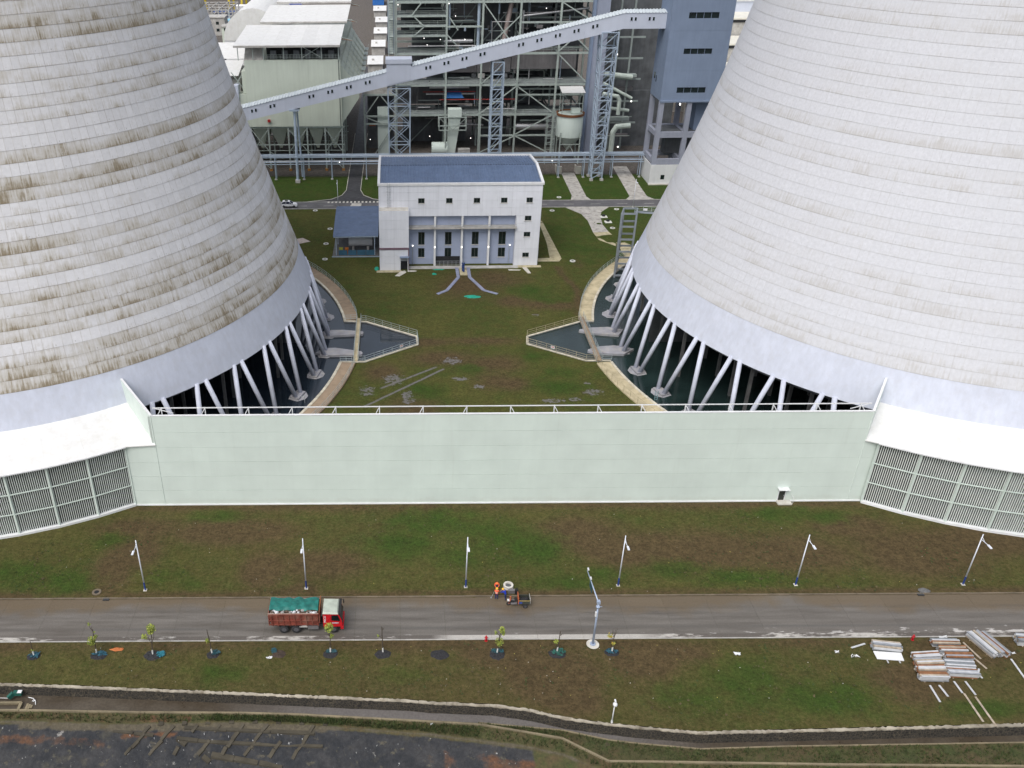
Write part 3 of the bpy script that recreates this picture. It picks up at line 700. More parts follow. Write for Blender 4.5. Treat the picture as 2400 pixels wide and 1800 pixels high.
railing("curved grey railing along the lower part of the left basin walkway", arc(CL, 59.85, -53.6, -8.4, 23), .24, 1.1, RAILW)
railing("curved grey railing along the upper part of the right basin walkway", arc(CR, 59.85, 169.6, 130, 20), .24, 1.1, RAILW)
railing("thin railing along the lower part of the right basin walkway", arc(CR, 59.85, -171.6, -126.6, 23), .24, 1.1, RAILY, rails=(1.,))
o = railing("grey railing round the left pointed outlet bay", [(-7.0, 155.05), (-6.2, 155.0), (3.55, 148.5), (3.7, 145.1), (-5.9, 138.45), (-7.0, 138.4)], .2, 1.15, RAILW)
o2 = railing("tan and grey railing round the right pointed outlet bay", [(35.3, 154.5), (24.1, 148.2), (23.65, 145.0), (33.3, 138.3), (35.0, 138.3)], .2, 1.15, RAILY)
for oo, x, y, rz in ((o, .6, 143.0, .61), (o2, 27.9, 142.1, -.61)):
    box("sign_plate", WHITE, oo, (x, y - .06, .95), (.75, .03, .5), rz); box("sign_text", mat("red_print", (.5, .03, .03), .6), oo, (x, y - .085, 1.0), (.5, .012, .12), rz)
railing("short grey railing across the end of the left upper walkway", [(-10.3, 155.3), (-8.0, 155.5)], .24, 1.1, RAILW, 1.2)
railing("short grey railing across the end of the left lower walkway", [(-10.3, 138.3), (-8.2, 138.3)], .24, 1.1, RAILW, 1.2)
railing("short grey railing across the end of the right lower walkway", [(36.2, 138.3), (37.8, 138.3)], .24, 1.1, RAILW, 1.2)
for lab, x0, x1, y0, y1, m in (("narrow concrete footbridge across the left outlet bay", -8.0, -7.15, 138.6, 156.0, WALKR), ("narrow brown footbridge across the right outlet bay", 35.05, 36.05, 138.1, 156.0, WALKL)):
    t = thing("footbridge", lab, "footbridge", ((x0 + x1) / 2, y0, .3))
    n_ = 9; st = (y1 - y0) / n_
    for i in range(n_): box("deck_slab", m, t, ((x0 + x1) / 2, y0 + (i + .5) * st, .31), (x1 - x0, st - .03, .12))
    for x in (x0 + .06, x1 - .06): beam("edge_beam", GALV, t, (x, y0, .17), (x, y1, .17), .12, .2)
    for x in (x0 + .04, x1 - .04):
        for i in range(n_ + 1): tube("post", RAILW, t, (x, y0 + i * st, .3), (x, y0 + i * st, 1.45), .03, 6)
        for h in (1.45, 1.05, .7): tube("rail", RAILW, t, (x, y0, h), (x, y1, h), .026, 6)
tag(MB().tube((-10.2, 155.0, -.3), (-10.35, 138.4, -.3), .11, .11, 10).build("rusty_pipe", RUST, None, True), "rusty red pipe crossing the water beside the left footbridge", "pipe")
tag(MB().pipe([(-15.4, 124.8, -.9), (-15.4, 124.8, 1.2), (-15.9, 124.6, 1.2)], .06).build("gauge_post", GALV), "thin steel gauge post standing in the left basin near the pale wall", "post")
g_ = MB(); 
for dx in (0, .45): g_.tube((42.0 + dx, 124.9, -.9), (42.0 + dx, 124.9, 1.7), .05, .05, 6)
for i in range(5): g_.tube((42.0, 124.9, -.3 + .4 * i), (42.45, 124.9, -.3 + .4 * i), .035, .035, 6)
tag(g_.build("basin_ladder", mat("teal_steel", (.16, .28, .30), .5)), "small teal steel ladder at the right basin's lower edge", "ladder")

# ================================================================== COOLING TOWERS
A_, ZT = 31.6, 100.0
B_ = (ZT - 10.8) / math.sqrt((51.18 / A_) ** 2 - 1)
shellR = lambda z: A_ * math.sqrt(1 + ((z - ZT) / B_) ** 2)
LIFT, Z1 = 1.52, 16.57
def n_tie(n, l, vec, u, v): return noise(n, l, vec(math2(n, l, 'MULTIPLY', u, .8), math2(n, l, 'MULTIPLY', v, .7), 3.), 1.0, 3)
def shell_material(name, c, base, stain, dark, amt, joint):
    m, n, l, p = new_mat(name)
    pos = n.new("ShaderNodeNewGeometry").outputs["Position"]
    sub = n.new("ShaderNodeVectorMath"); sub.operation = 'SUBTRACT'; l.new(pos, sub.inputs[0]); sub.inputs[1].default_value = (c[0], c[1], Z1)
    xyz = n.new("ShaderNodeSeparateXYZ"); l.new(sub.outputs[0], xyz.inputs[0])
    ang = math2(n, l, 'ARCTAN2', xyz.outputs[1], xyz.outputs[0])
    u = math2(n, l, 'MULTIPLY', ang, 38.0); v = math2(n, l, 'DIVIDE', xyz.outputs[2], LIFT)
    fu = math2(n, l, 'FLOOR', u, 0); fv = math2(n, l, 'FLOOR', v, 0); ru = math2(n, l, 'FRACT', u, 0); rv = math2(n, l, 'FRACT', v, 0)
    def vec(a, b_, c_=0.):
        t = n.new("ShaderNodeCombineXYZ")
        for i, x in enumerate((a, b_, c_)):
            if isinstance(x, (int, float)): t.inputs[i].default_value = x
            else: l.new(x, t.inputs[i])
        return t.outputs[0]
    wn = n.new("ShaderNodeTexWhiteNoise"); wn.noise_dimensions = '3D'; l.new(vec(fu, fv), wn.inputs["Vector"])
    wr = n.new("ShaderNodeTexWhiteNoise"); wr.noise_dimensions = '1D'; l.new(math2(n, l, 'ADD', fv, .5), wr.inputs["W"])
    streak = noise(n, l, vec(math2(n, l, 'MULTIPLY', u, 4.2), math2(n, l, 'MULTIPLY', v, .55), fv), 1.0, 5, .65)
    blot = noise(n, l, vec(math2(n, l, 'MULTIPLY', u, .22), math2(n, l, 'MULTIPLY', v, .5), math2(n, l, 'MULTIPLY', fv, 3.3)), 1.0, 5, .6)
    big = noise(n, l, vec(math2(n, l, 'MULTIPLY', u, .05), math2(n, l, 'MULTIPLY', v, .12)), 1.0, 3)
    lat = noise(n, l, vec(math2(n, l, 'MULTIPLY', u, 2.5), math2(n, l, 'MULTIPLY', v, 3.0)), 1.0, 6, .7)
    low = ramp(n, l, rv, 0, .75, 1, 0)                       # run-off gathers at the foot of each pour
    s1 = math2(n, l, 'ADD', math2(n, l, 'MULTIPLY', streak, 1.35), math2(n, l, 'MULTIPLY', low, .28))
    s1 = math2(n, l, 'ADD', s1, math2(n, l, 'MULTIPLY', math2(n, l, 'SUBTRACT', blot, .5), 1.35))
    s1 = math2(n, l, 'ADD', s1, math2(n, l, 'MULTIPLY', math2(n, l, 'SUBTRACT', wn.outputs["Value"], .5), .16))
    s1 = math2(n, l, 'ADD', s1, math2(n, l, 'MULTIPLY', math2(n, l, 'SUBTRACT', wr.outputs["Value"], .5), .62))
    s1 = math2(n, l, 'ADD', s1, math2(n, l, 'MULTIPLY', math2(n, l, 'SUBTRACT', big, .5), .5))
    film = ramp(n, l, math2(n, l, 'ADD', blot, math2(n, l, 'MULTIPLY', math2(n, l, 'SUBTRACT', wr.outputs["Value"], .5), .5)), .38, .72, 0, amt * .6)
    f1 = ramp(n, l, s1, .74, 1.25, 0, amt)
    f2 = ramp(n, l, s1, 1.10, 1.40, 0, amt * .95)
    col = value(n, l, base, math2(n, l, 'MULTIPLY', ramp(n, l, wn.outputs["Value"], 0, 1, 1 - .06 * amt, 1 + .04 * amt), ramp(n, l, lat, .3, .7, .93, 1.07)))
    col = mix(n, l, film, col, tuple(.55 * a + .45 * b_ for a, b_ in zip(base, stain)))
    col = mix(n, l, f1, col, stain); col = mix(n, l, f2, col, dark)
    # formwork joints and tie holes
    je = math2(n, l, 'MINIMUM', ru, math2(n, l, 'SUBTRACT', 1., ru))
    jn = ramp(n, l, noise(n, l, vec(fu, math2(n, l, 'MULTIPLY', v, .6), 7.), .7, 2), .4, .6)
    jd = math2(n, l, 'MULTIPLY', ramp(n, l, je, .02, .06, 1, 0), jn)
    jl = math2(n, l, 'MULTIPLY', ramp(n, l, je, .025, .065, 1, 0), math2(n, l, 'SUBTRACT', 1., jn))
    col = mix(n, l, math2(n, l, 'MULTIPLY', jd, joint), col, (.20, .17, .14)); col = mix(n, l, math2(n, l, 'MULTIPLY', jl, joint * .7), col, (.62, .60, .56))
    sd_ = ramp(n, l, rv, .0, .05, 1, 0); col = mix(n, l, math2(n, l, 'MULTIPLY', sd_, math2(n, l, 'MULTIPLY', ramp(n, l, blot, .38, .62, .15, 1), .3 + .65 * amt)), col, (.17, .13, .09))
    dx = math2(n, l, 'SUBTRACT', ru, .28); dy = math2(n, l, 'SUBTRACT', rv, .2)
    dd = math2(n, l, 'SQRT', math2(n, l, 'ADD', math2(n, l, 'MULTIPLY', dx, dx), math2(n, l, 'MULTIPLY', dy, dy)), 0)
    dm = ramp(n, l, n_tie(n, l, vec, u, v), .48, .62, 0, .12 + .7 * amt)
    col = mix(n, l, math2(n, l, 'MULTIPLY', ramp(n, l, dd, .03, .05, 1, 0), dm), col, (.10, .085, .07))
    l.new(col, p.inputs["Base Color"]); p.inputs["Roughness"].default_value = .85
    l.new(bumpn(n, l, lat, .25, .03), p.inputs["Normal"])
    return m
SHL = shell_material("weathered_shell_concrete", CL, (.62, .62, .64), (.40, .37, .315), (.20, .16, .10), .95, .42)
SHR = shell_material("clean_shell_concrete", CR, (.55, .56, .595), (.46, .45, .44), (.26, .22, .15), .24, .13)
RIMM = mat("painted_rim_concrete", (.55, .58, .67), .75, var=.05, vsc=.4, streak=.10, bump=.15, bs=3, dirt=(.46, .47, .52), dirt_amt=.5)
LEGM = mat("painted_leg_concrete", (.55, .58, .68), .7, var=.07, vsc=.5, streak=.12)
PIER = mat("pier_concrete", (.29, .29, .315), .85, var=.2, vsc=.6, bump=.2, dirt=(.5, .46, .38), dirt_amt=.5)
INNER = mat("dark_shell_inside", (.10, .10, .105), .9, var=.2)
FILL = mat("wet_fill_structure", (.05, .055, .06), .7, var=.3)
def tower(side, c, th0, mshell):
    t = thing("cooling_tower", "huge hyperbolic concrete cooling tower on the left, %s" % "streaked with brown stains" if side == "left" else "huge hyperbolic concrete cooling tower on the right, clean pale grey", "cooling tower", (c[0], c[1], 0))
    cc = c; N = 200
    # painted ring beam
    b = MB(); prof = [(shellR(10.8) - 1.2, 10.8), (shellR(10.8), 10.8)] + [(shellR(10.8 + (Z1 - 10.8) * i / 6), 10.8 + (Z1 - 10.8) * i / 6) for i in range(1, 7)]
    b.lathe(prof[:2], cc, n=N); b.lathe(prof[1:], cc, n=N); o = b.build("rim_band", RIMM, t, True)
    nl = 33
    for k in range(nl):
        z0, z1 = Z1 + k * LIFT, Z1 + (k + 1) * LIFT
        b = MB(); b.lathe([(shellR(z0) - .3, z0), (shellR(z0) + .032, z0)], cc, n=N); b.lathe([(shellR(z0) + .032, z0), ((shellR(z0) + shellR(z1)) / 2 + .017, (z0 + z1) / 2), (shellR(z1) + .005, z1)], cc, n=N)
        b.build("shell_lift", mshell, t, True)
    zt = Z1 + nl * LIFT; b = MB(); b.lathe([(shellR(zt + (132 - zt) * i / 24), zt + (132 - zt) * i / 24) for i in range(25)], cc, n=120)
    b.lathe([(shellR(132), 132), (shellR(132) + .8, 132), (shellR(132) + .8, 133), (shellR(132) - .6, 133)], cc, n=120); b.build("upper_shell", mshell, t, True)
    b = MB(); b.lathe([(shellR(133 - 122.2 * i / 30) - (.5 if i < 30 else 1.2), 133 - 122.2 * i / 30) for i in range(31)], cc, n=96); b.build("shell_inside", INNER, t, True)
    # raking legs in pairs on their piers
    lm = None
    ml, mr, mp = (MB() for _ in range(3))
    pt = lambda r, a, z: (r * math.cos(rad(a)), r * math.sin(rad(a)), z)
    ml.tube(pt(54.0, -.85, -.1), pt(51.0, -3.2, 11.0), .365, .365, 14); mr.tube(pt(54.0, .85, -.1), pt(51.0, 3.2, 11.0), .365, .365, 14)
    foot = [(52.6, -.55), (52.9, -1.6), (54.6, -1.75), (55.5, -.6), (55.5, .6), (54.6, 1.75), (52.9, 1.6), (52.6, .55)]
    mp.prism([pt(r, a, 0)[:2] for r, a in foot], -1.6, -.05); mp.prism([(r_ * .999, y) for r_, y in [pt(53.2, -1.35, 0)[:2], pt(54.7, -1.4, 0)[:2], pt(54.7, 1.4, 0)[:2], pt(53.2, 1.35, 0)[:2]]], -.1, .28)
    ml, mr, mp = ml.mesh("leg", LEGM, True), mr.mesh("leg", LEGM, True), mp.mesh("pier", PIER)
    for me in (ml, mr): me.polygons.foreach_set("use_smooth", [len(f.vertices) == 4 for f in me.polygons])
    for k in range(44):
        M = Matrix.Translation((cc[0], cc[1], 0)) @ Matrix.Rotation(rad(th0 + k * 360 / 44), 4, 'Z')
        link("leg", ml, t, M); link("leg", mr, t, M); link("pier", mp, t, M)
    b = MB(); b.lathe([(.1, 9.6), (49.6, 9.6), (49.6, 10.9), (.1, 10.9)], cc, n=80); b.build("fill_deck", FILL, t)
    b = MB()
    for i in range(-7, 8):
        for j in range(-7, 8):
            x, y = i * 6.6, j * 6.6
            if math.hypot(x, y) < 48.5: b.box((cc[0] + x, cc[1] + y, 4.3), (.45, .45, 10.6))
    stuff(b.build("fill_columns", mat("fill_column_concrete", (.13, .13, .13), .9, var=.3), t))
    b = MB(); b.box((cc[0], cc[1], 4.3), (96, .4, 10.6)); b.box((cc[0], cc[1], 4.3), (.4, 96, 10.6)); b.build("darkening_cross_wall", FILL, t)  # cross walls added to keep the view between the legs dark
    return t
TL = tower("left", CL, -21.3, SHL)
TR = tower("right", CR, -159.8, SHR)
# long flat flow piers that carry two leg pairs on each side
for T_, c, pl in ((TL, CL, [[(-13.9, 148.4), (-12.6, 150.9), (-10.5, 150.95), (-6.7, 150.25), (-6.5, 149.7), (-6.7, 149.1)], [(-15.0, 141.6), (-13.6, 143.5), (-11.5, 143.6), (-6.7, 142.15), (-6.4, 141.5), (-6.6, 140.9), (-12, 140.7)]]),
                 (TR, CR, [[(34.1, 149.9), (34.3, 150.4), (36.8, 151.2), (39.8, 151.4), (42.5, 150.3), (41.2, 147.9), (36, 148.9)], [(34.2, 141.7), (34.4, 142.3), (36.6, 143.4), (39.5, 143.8), (42.7, 142.4), (40.5, 140.4), (36, 140.7)]])):
    for p_ in pl: MB().prism(p_, -1.5, .36).build("flow_pier", PIER, T_)

# ================================================================== SOUND WALL AND AIR INTAKES
SEAM = mat("panel_joint", (.42, .47, .44), .7)
sw = thing("sound_wall", "long pale green panel wall between the two cooling towers", "wall", (14, 97.75, 0))
zr = [.16, 2.42, 4.78, 7.13, 9.46, 11.80, 14.36]
for i in range(6):
    x0, x1 = (-36.4, 63.35) if i < 4 else (-32.15, 61.5)
    n_ = 9; st = (x1 - x0) / n_
    for j in range(n_): box("wall_panel", MINTW, sw, (x0 + (j + .5) * st, 97.78, (zr[i] + zr[i + 1]) / 2), (st - .004, .16, zr[i + 1] - zr[i] - .022))
for x0, x1 in ((-36.4, -32.16), (61.51, 63.35)): box("wall_panel", MINTW, sw, ((x0 + x1) / 2, 97.78, 9.72), (x1 - x0, .16, .5))
box("backing", SEAM, sw, (14, 97.90, 7.1), (93.4, .08, 14.2)); box("backing", SEAM, sw, (-34.3, 97.90, 5), (4.2, .08, 9.8)); box("backing", SEAM, sw, (62.4, 97.90, 5), (1.8, .08, 9.8))
box("plinth", WHITE, sw, (13.5, 97.72, .07), (99.9, .36, .17)); box("coping", WHITE, sw, (14.68, 97.82, 14.40), (93.8, .32, .07))
k = -6
while True:
    x = 3.2 + 5.69 * k
    if x > 61: break
    box("rail_post", WHITE, sw, (x, 98.55, 14.55), (.12, .12, 1.25)); beam("rail_brace", WHITE, sw, (x, 98.55, 15.05), (x + .45 * (1 if x > 14 else -1), 98.2, 14.3), .07); box("wall_post", MINTD, sw, (x, 98.15, 7.0), (.25, .35, 14.0)); k += 1
beam("top_rail", WHITE, sw, (-32.1, 98.55, 15.1), (61.5, 98.55, 15.1), .11); beam("rail_brace", WHITE, sw, (-32.0, 98.55, 15.1), (-29.4, 98.4, 14.4), .08); beam("rail_brace", WHITE, sw, (61.4, 98.55, 15.1), (58.8, 98.4, 14.4), .08)
dr = box("door", mat("dark_door", (.03, .035, .03), .6), sw, (52.35, 97.68, 1.0), (.78, .06, 2.0)); box("door_frame", WHITE, sw, (51.88, 97.66, 1.05), (.1, .14, 2.2)); box("door_frame", WHITE, sw, (52.82, 97.66, 1.05), (.1, .14, 2.2)); box("door_frame", WHITE, sw, (52.35, 97.66, 2.12), (1.05, .14, .12))
box("door_handle", GALV, dr, (52.62, 97.62, 1.0), (.05, .06, .16)); box("door_canopy", WHITE, sw, (52.35, 97.35, 2.26), (1.5, .75, .06)); box("door_step", CONCL, sw, (52.7, 97.2, .1), (1.9, .9, .22))
tube("step_rail", WHITE, sw, (53.7, 96.8, .2), (53.7, 96.8, 1.1), .03, 6); tube("step_rail", WHITE, sw, (53.7, 96.8, 1.1), (53.7, 97.6, 1.1), .03, 6)
SLAT = mat("louvre_slat", (.66, .70, .67), .5, var=.08)
def intake(side, c, a0, sgn, corner):
    """curved bank of vertical silencer slats on the basin edge, roofed by white sheets up to the shell"""
    t = thing("air_intake_louvre", "curved bank of pale green vertical louvres with white canopy under the %s cooling tower" % side, "louvre", (c[0] + 57.6 * math.cos(rad(a0)), c[1] + 57.6 * math.sin(rad(a0)), 0))
    P = lambda r, a, z: (c[0] + r * math.cos(rad(a)), c[1] + r * math.sin(rad(a)), z)
    nb = 8
    for i in range(nb + 1):
        a = a0 + sgn * 5 * i
        beam("column", MINT, t, P(57.75, a, .05), P(57.75, a, 9.7), .20, .24)
        if i == nb: break
        a1 = a + sgn * 5
        for j in range(19):
            f = (j + .75) / 19.5; p0 = Vector(P(57.55, a, 0)).lerp(Vector(P(57.55, a1, 0)), f); am = rad(a + sgn * 2.5)
            box("slat", SLAT, t, (p0.x, p0.y, 4.95), (.14, .10, 9.2), am)
        for z in (3.42, 6.52): beam("cross_rail", MINT, t, P(57.82, a, z), P(57.82, a1, z), .10, .14)
        beam("head_beam", MINTD, t, P(57.8, a, 9.68), P(57.8, a1, 9.68), .25, .32)
        beam("plinth", WHITE, t, P(57.75, a, .14), P(57.75, a1, .14), .55, .34)
        b = MB(); e = .004 * sgn
        q = [P(58.15, a + e, 9.88), P(58.15, a1 - e, 9.88), P(50.55, a1 - e, 12.0), P(50.55, a + e, 12.0)]
        if sgn < 0: q = q[::-1]
        b.add(q + [(x, y, z - .14) for x, y, z in q], [(0, 1, 2, 3), (7, 6, 5, 4), (0, 4, 5, 1), (1, 5, 6, 2), (2, 6, 7, 3), (3, 7, 4, 0)]); b.build("canopy_panel", WHITE2, t)
        beam("gutter", WHITE, t, P(58.2, a, 9.78), P(58.2, a1, 9.78), .1, .16)
        beam("dark_backing", DARK, t, P(56.9, a, 4.9), P(56.9, a1, 4.9), .1, 9.4)  # black sheet added behind the slats so the gaps read as shade
    # end sector and radial fin wall
    aw = math.degrees(math.atan2(corner[1] - c[1], corner[0] - c[0])); rc = math.dist(corner, c)
    q = [P(58.15, a0, 9.90), (corner[0], corner[1] - .14, 10.0), P(50.5, aw, 12.05), P(50.5, a0, 12.02)]
    if sgn > 0: q = q[::-1]
    q = q[::-1]
    MB().add(q + [(x, y, z - .14) for x, y, z in q], [(0, 1, 2, 3), (7, 6, 5, 4), (0, 4, 5, 1), (1, 5, 6, 2), (2, 6, 7, 3), (3, 7, 4, 0)]).build("canopy_panel", WHITE2, t)
    b = MB(); h0, h1 = P(rc, aw, 0), P(49.7, aw, 0); nx, ny = -math.sin(rad(aw)) * .12, math.cos(rad(aw)) * .12
    v4 = [(h0[0], h0[1], 9.9), (h1[0], h1[1], 9.9), (h1[0], h1[1], 15.2), (h0[0], h0[1], 14.42)]
    b.add([(x + nx, y + ny, z) for x, y, z in v4] + [(x - nx, y - ny, z) for x, y, z in v4], [(0, 1, 2, 3), (7, 6, 5, 4), (0, 4, 5, 1), (1, 5, 6, 2), (2, 6, 7, 3), (3, 7, 4, 0)]); b.build("fin_wall", MINT, t)
    beam("fin_coping", WHITE, t, (h0[0], h0[1], 14.46), (h1[0], h1[1], 15.24), .3, .08)
    beam("fin_wall_base", MINT, t, (h0[0], h0[1], 5), (P(57.9, aw, 0)[0], P(57.9, aw, 0)[1], 5), .2, 9.6)
    return t
intake("left", CL, -57.95, -1, (-32.15, 97.7)); intake("right", CR, -122.5, 1, (61.5, 97.7))

# ================================================================== PUMP HOUSE AND ITS YARD
FAC = mat("white_cladding_panel", (.72, .74, .80), .55, var=.04, vsc=.4, streak=.08, piece=.02)
FACG = mat("grey_blue_cladding_panel", (.34, .39, .52), .6, var=.04, vsc=.4, streak=.04)
ROOFB = mat("blue_grey_roof_sheet", (.115, .165, .27), .45, .1, var=.12, vsc=.5, streak=.1)
JOINT = mat("cladding_joint", (.36, .37, .40), .8)
PURP = mat("maroon_trim", (.16, .10, .13), .6)
def cut(x0, x1, z0, z1, holes):
    rs = [(x0, x1, z0, z1)]
    for a, b_, c, d in holes:
        out = []
        for r in rs:
            if b_ <= r[0] or a >= r[1] or d <= r[2] or c >= r[3]: out.append(r); continue
            if a > r[0]: out.append((r[0], a, r[2], r[3]))
            if b_ < r[1]: out.append((b_, r[1], r[2], r[3]))
            m0, m1 = max(a, r[0]), min(b_, r[1])
            if c > r[2]: out.append((m0, m1, r[2], c))
            if d < r[3]: out.append((m0, m1, d, r[3]))
        rs = out
    return rs
def facade(parent, m, x0, x1, z0, z1, y, nx, zs, holes, th=.12):
    st = (x1 - x0) / nx
    for i in range(nx):
        for a, c in zip(zs[:-1], zs[1:]):
            b = MB()
            for r in cut(x0 + i * st + .012, x0 + (i + 1) * st - .012, a + .012, c - .012, holes): b.box(((r[0] + r[1]) / 2, y + th / 2, (r[2] + r[3]) / 2), (r[1] - r[0], th, r[3] - r[2]))
            if b.v: b.build("cladding_panel", m, parent)
WFR = mat("dark_window_frame", (.10, .11, .11), .5)
def window(parent, x0, x1, z0, z1, y, bars=1, sill=True):
    w = box("window", GLASS, parent, ((x0 + x1) / 2, y + .14, (z0 + z1) / 2), (x1 - x0, .03, z1 - z0))
    b = MB(); t = .07
    b.box(((x0 + x1) / 2, y + .10, z0 + t / 2), (x1 - x0, .08, t)); b.box(((x0 + x1) / 2, y + .10, z1 - t / 2), (x1 - x0, .08, t))
    b.box((x0 + t / 2, y + .10, (z0 + z1) / 2), (t, .08, z1 - z0)); b.box((x1 - t / 2, y + .10, (z0 + z1) / 2), (t, .08, z1 - z0))
    for i in range(bars): b.box((x0 + (x1 - x0) * (i + 1) / (bars + 1), y + .10, (z0 + z1) / 2), (.05, .07, z1 - z0))
    b.build("window_frame", WFR, w)
    if sill: box("sill", CONCL, w, ((x0 + x1) / 2, y - .03, z0 - .05), (x1 - x0 + .2, .2, .08))
    return w
YF, YA, YB = 183.2, 180.85, 205.0; XL, XR = -3.9, 30.85
ph = thing("pump_house", "white clad pump house with blue grey gabled roof between the towers", "building", (13.5, YF, 0))
wins_top = [(4.48, 5.84), (10.42, 11.78), (16.32, 17.68), (22.13, 23.49), (27.55, 28.9)]
holes = [(a, b_, 14.3, 15.42) for a, b_ in wins_top] + [(27.45, 28.87, z0, z1) for z0, z1 in ((10.3, 11.38), (6.66, 7.73), (1.93, 2.97))] + [(2.5, 25.6, -.2, 11.45)]
zs = [.0, 1.95, 3.9, 5.85, 7.75, 9.65, 11.45, 13.2, 14.9, 16.7, 18.35]
facade(ph, FAC, 2.4, 30.85, 0, 18.35, YF, 9, zs, holes)
facade(ph, FAC, XL, 2.4, 0, 18.35, YF, 2, zs[7:], [])
core = MB(); core.box((28.2, YF + .9, 9), (5.1, 1.5, 18)); core.box((-.75, YF + .6, 15.8), (6.2, .8, 4.9)); core.box((14.2, YF + .6, 14.9), (23, .9, 6.7)); core.box(((XL + XR) / 2, (YF + 1.9 + YB) / 2, 9.1), (XR - XL - .06, YB - YF - 1.9, 18.2))
core.build("wall_core", JOINT, ph)
for (a, b_) in wins_top: window(ph, a, b_, 14.3, 15.42, YF)
for z0, z1 in ((10.3, 11.38), (6.66, 7.73), (1.93, 2.97)): window(ph, 27.45, 28.87, z0, z1, YF)
# recessed grey front with pilasters, ledge, tall windows
YR = YF + 1.15; wx = [(4.55, 5.95), (10.4, 11.86), (16.3, 17.78), (22.17, 23.73)]
hol = [(a, b_, 4.5, 7.45) for a, b_ in wx] + [(a, b_, 1.58, 3.75) for a, b_ in wx]
facade(ph, FACG, 2.5, 25.55, 0, 11.45, YR, 8, [0, 1.2, 3.2, 5.2, 7.2, 9.0, 11.45], hol, .1)
box("recess_core", JOINT, ph, (14.05, YR + .45, 5.7), (23.05, .45, 11.4))
for a, b_ in wx: window(ph, a, b_, 4.5, 7.45, YR, 1); window(ph, a, b_, 1.58, 3.75, YR, 1)
for x in (8.16, 14.05, 19.91): box("pilaster", WHITE, ph, (x, YF + .62, 5.7), (.42, 1.1, 11.4))
box("recess_side", FAC, ph, (25.62, YF + .6, 5.7), (.14, 1.2, 11.4)); box("recess_side", FACG, ph, (2.44, YF + .6, 5.7), (.14, 1.2, 11.4))
lg = box("ledge", CONC, ph, (14.1, YF + .25, 8.85), (23.4, 1.7, .3)); 
for z in (9.3, 9.65): beam("ledge_rail", GALV, lg, (2.6, YF - .5, z), (25.8, YF - .5, z), .05)
LAMPW = lampmat("lit_wall_lamp", (1.0, .93, .8), 4.0)
for x in (3.35, 8.16, 14.05, 19.91, 24.7): box("wall_lamp", LAMPW, ph, (x, YF - .02 if x not in (3.35, 24.7) else YR - .12, 4.35), (.2, .12, .14))
for x in (3.3, 24.6): tube("downpipe", GALV, ph, (x, YR - .1, .1), (x, YR - .1, 4.3), .06, 8)
gt_ = box("gate_opening", DARK, ph, (11.1, YR - .1, .95), (5.3, .1, 1.8))
for z in (.3, .75, 1.2): beam("gate_bar", GALV, gt_, (8.4, YF - .2, z), (13.8, YF - .2, z), .06)
for i in range(7): beam("gate_bar", GALV, gt_, (8.4 + .9 * i, YF - .2, .1), (8.4 + .9 * i, YF - .2, 1.2), .06)
# annex block
facade(ph, FAC, XL, 2.45, 0, 13.45, YA, 2, [0, 1.6, 3.2, 4.75], [(.65, 2.3, -.1, 3.1)])
facade(ph, FAC, XL, 2.45, 0, 13.45, YA, 2, [5.2, 7.2, 9.3, 11.4, 13.45], [])
box("annex_core", JOINT, ph, (-.75, YA + 1.3, 7.75), (6.2, 2.3, 11.3)); box("annex_core", JOINT, ph, (-1.6, YA + 1.3, 1.6), (4.4, 2.3, 3.2))
box("annex_side", FAC, ph, (2.40, YA + 1.2, 8.2), (.1, 2.3, 10.4))
box("trim_band", PURP, ph, (-.75, YA - .02, 4.98), (6.45, .2, .4)); box("trim_band", PURP, ph, (2.40, YA + .05, 2.5), (.22, .24, 5.3))
dd = box("doorway", DARK, ph, (1.5, YA + .7, 1.5), (1.6, .2, 3.0)); box("door_canopy", BLUEGREY, ph, (1.45, YA - .4, 3.2), (2.0, 1.0, .14)); box("door_jamb", WHITE, ph, (2.25, YA - .3, 1.5), (.14, .14, 3.0))
box("annex_roof", CONCL, ph, (-.75, YA + 1.25, 13.42), (6.2, 2.3, .12))
# side walls, roof, parapets
for x in (XL, XR): box("side_wall", FAC, ph, (x, (YF + YB) / 2 + .1, 9.15), (.14, YB - YF - .3, 18.3))
box("rear_wall", FAC, ph, ((XL + XR) / 2, YB, 9.15), (XR - XL, .14, 18.3))
yr = 193.7; zE, zR = 18.35, 19.55
for (ya, za, yb, zb) in ((YF + .35, zE, yr, zR), (YB - .2, zE, yr, zR)):
    n_ = 58; st = (XR - XL - .6) / n_
    for i in range(n_):
        x = XL + .3 + i * st; b = MB(); q = [(x, ya, za), (x + st * .6, ya, za), (x + st * .6, yb, zb), (x, yb, zb)]
        if ya > yb: q = q[::-1]
        b.add(q, [(0, 1, 2, 3)]); r_ = [(x + st * .6, ya, za), (x + st * .7, ya, za + .14), (x + st * .9, ya, za + .14), (x + st, ya, za)]; s2 = [(px, yb, pz - za + zb) for px, _, pz in r_]
        fs = [(0, 1, 5, 4), (1, 2, 6, 5), (2, 3, 7, 6)]
        b.add(r_ + s2, fs if ya < yb else [f[::-1] for f in fs]); b.build("roof_sheet", ROOFB, ph)
beam("ridge_flashing", mat("dark_ridge", (.05, .07, .11), .5), ph, (XL + .3, yr, zR + .03), (XR - .3, yr, zR + .03), .3, .06)
for x in (XL + .02, XR - .02):
    for ya, za, yb, zb in ((YF, zE, yr, zR), (YB, zE, yr, zR)): beam("parapet", WHITE, ph, (x, ya, za + .15), (x, yb, zb + .15), .55, .5)
for y in (YF + .06, YB): beam("parapet", WHITE, ph, (XL - .25, y, zE + .12), (XR + .25, y, zE + .12), .5, .5)
ld = MB()
for x in (-2.05, -1.55): ld.tube((x, YF - .25, 13.4), (x, YF - .25, 18.9), .03, .03, 6)
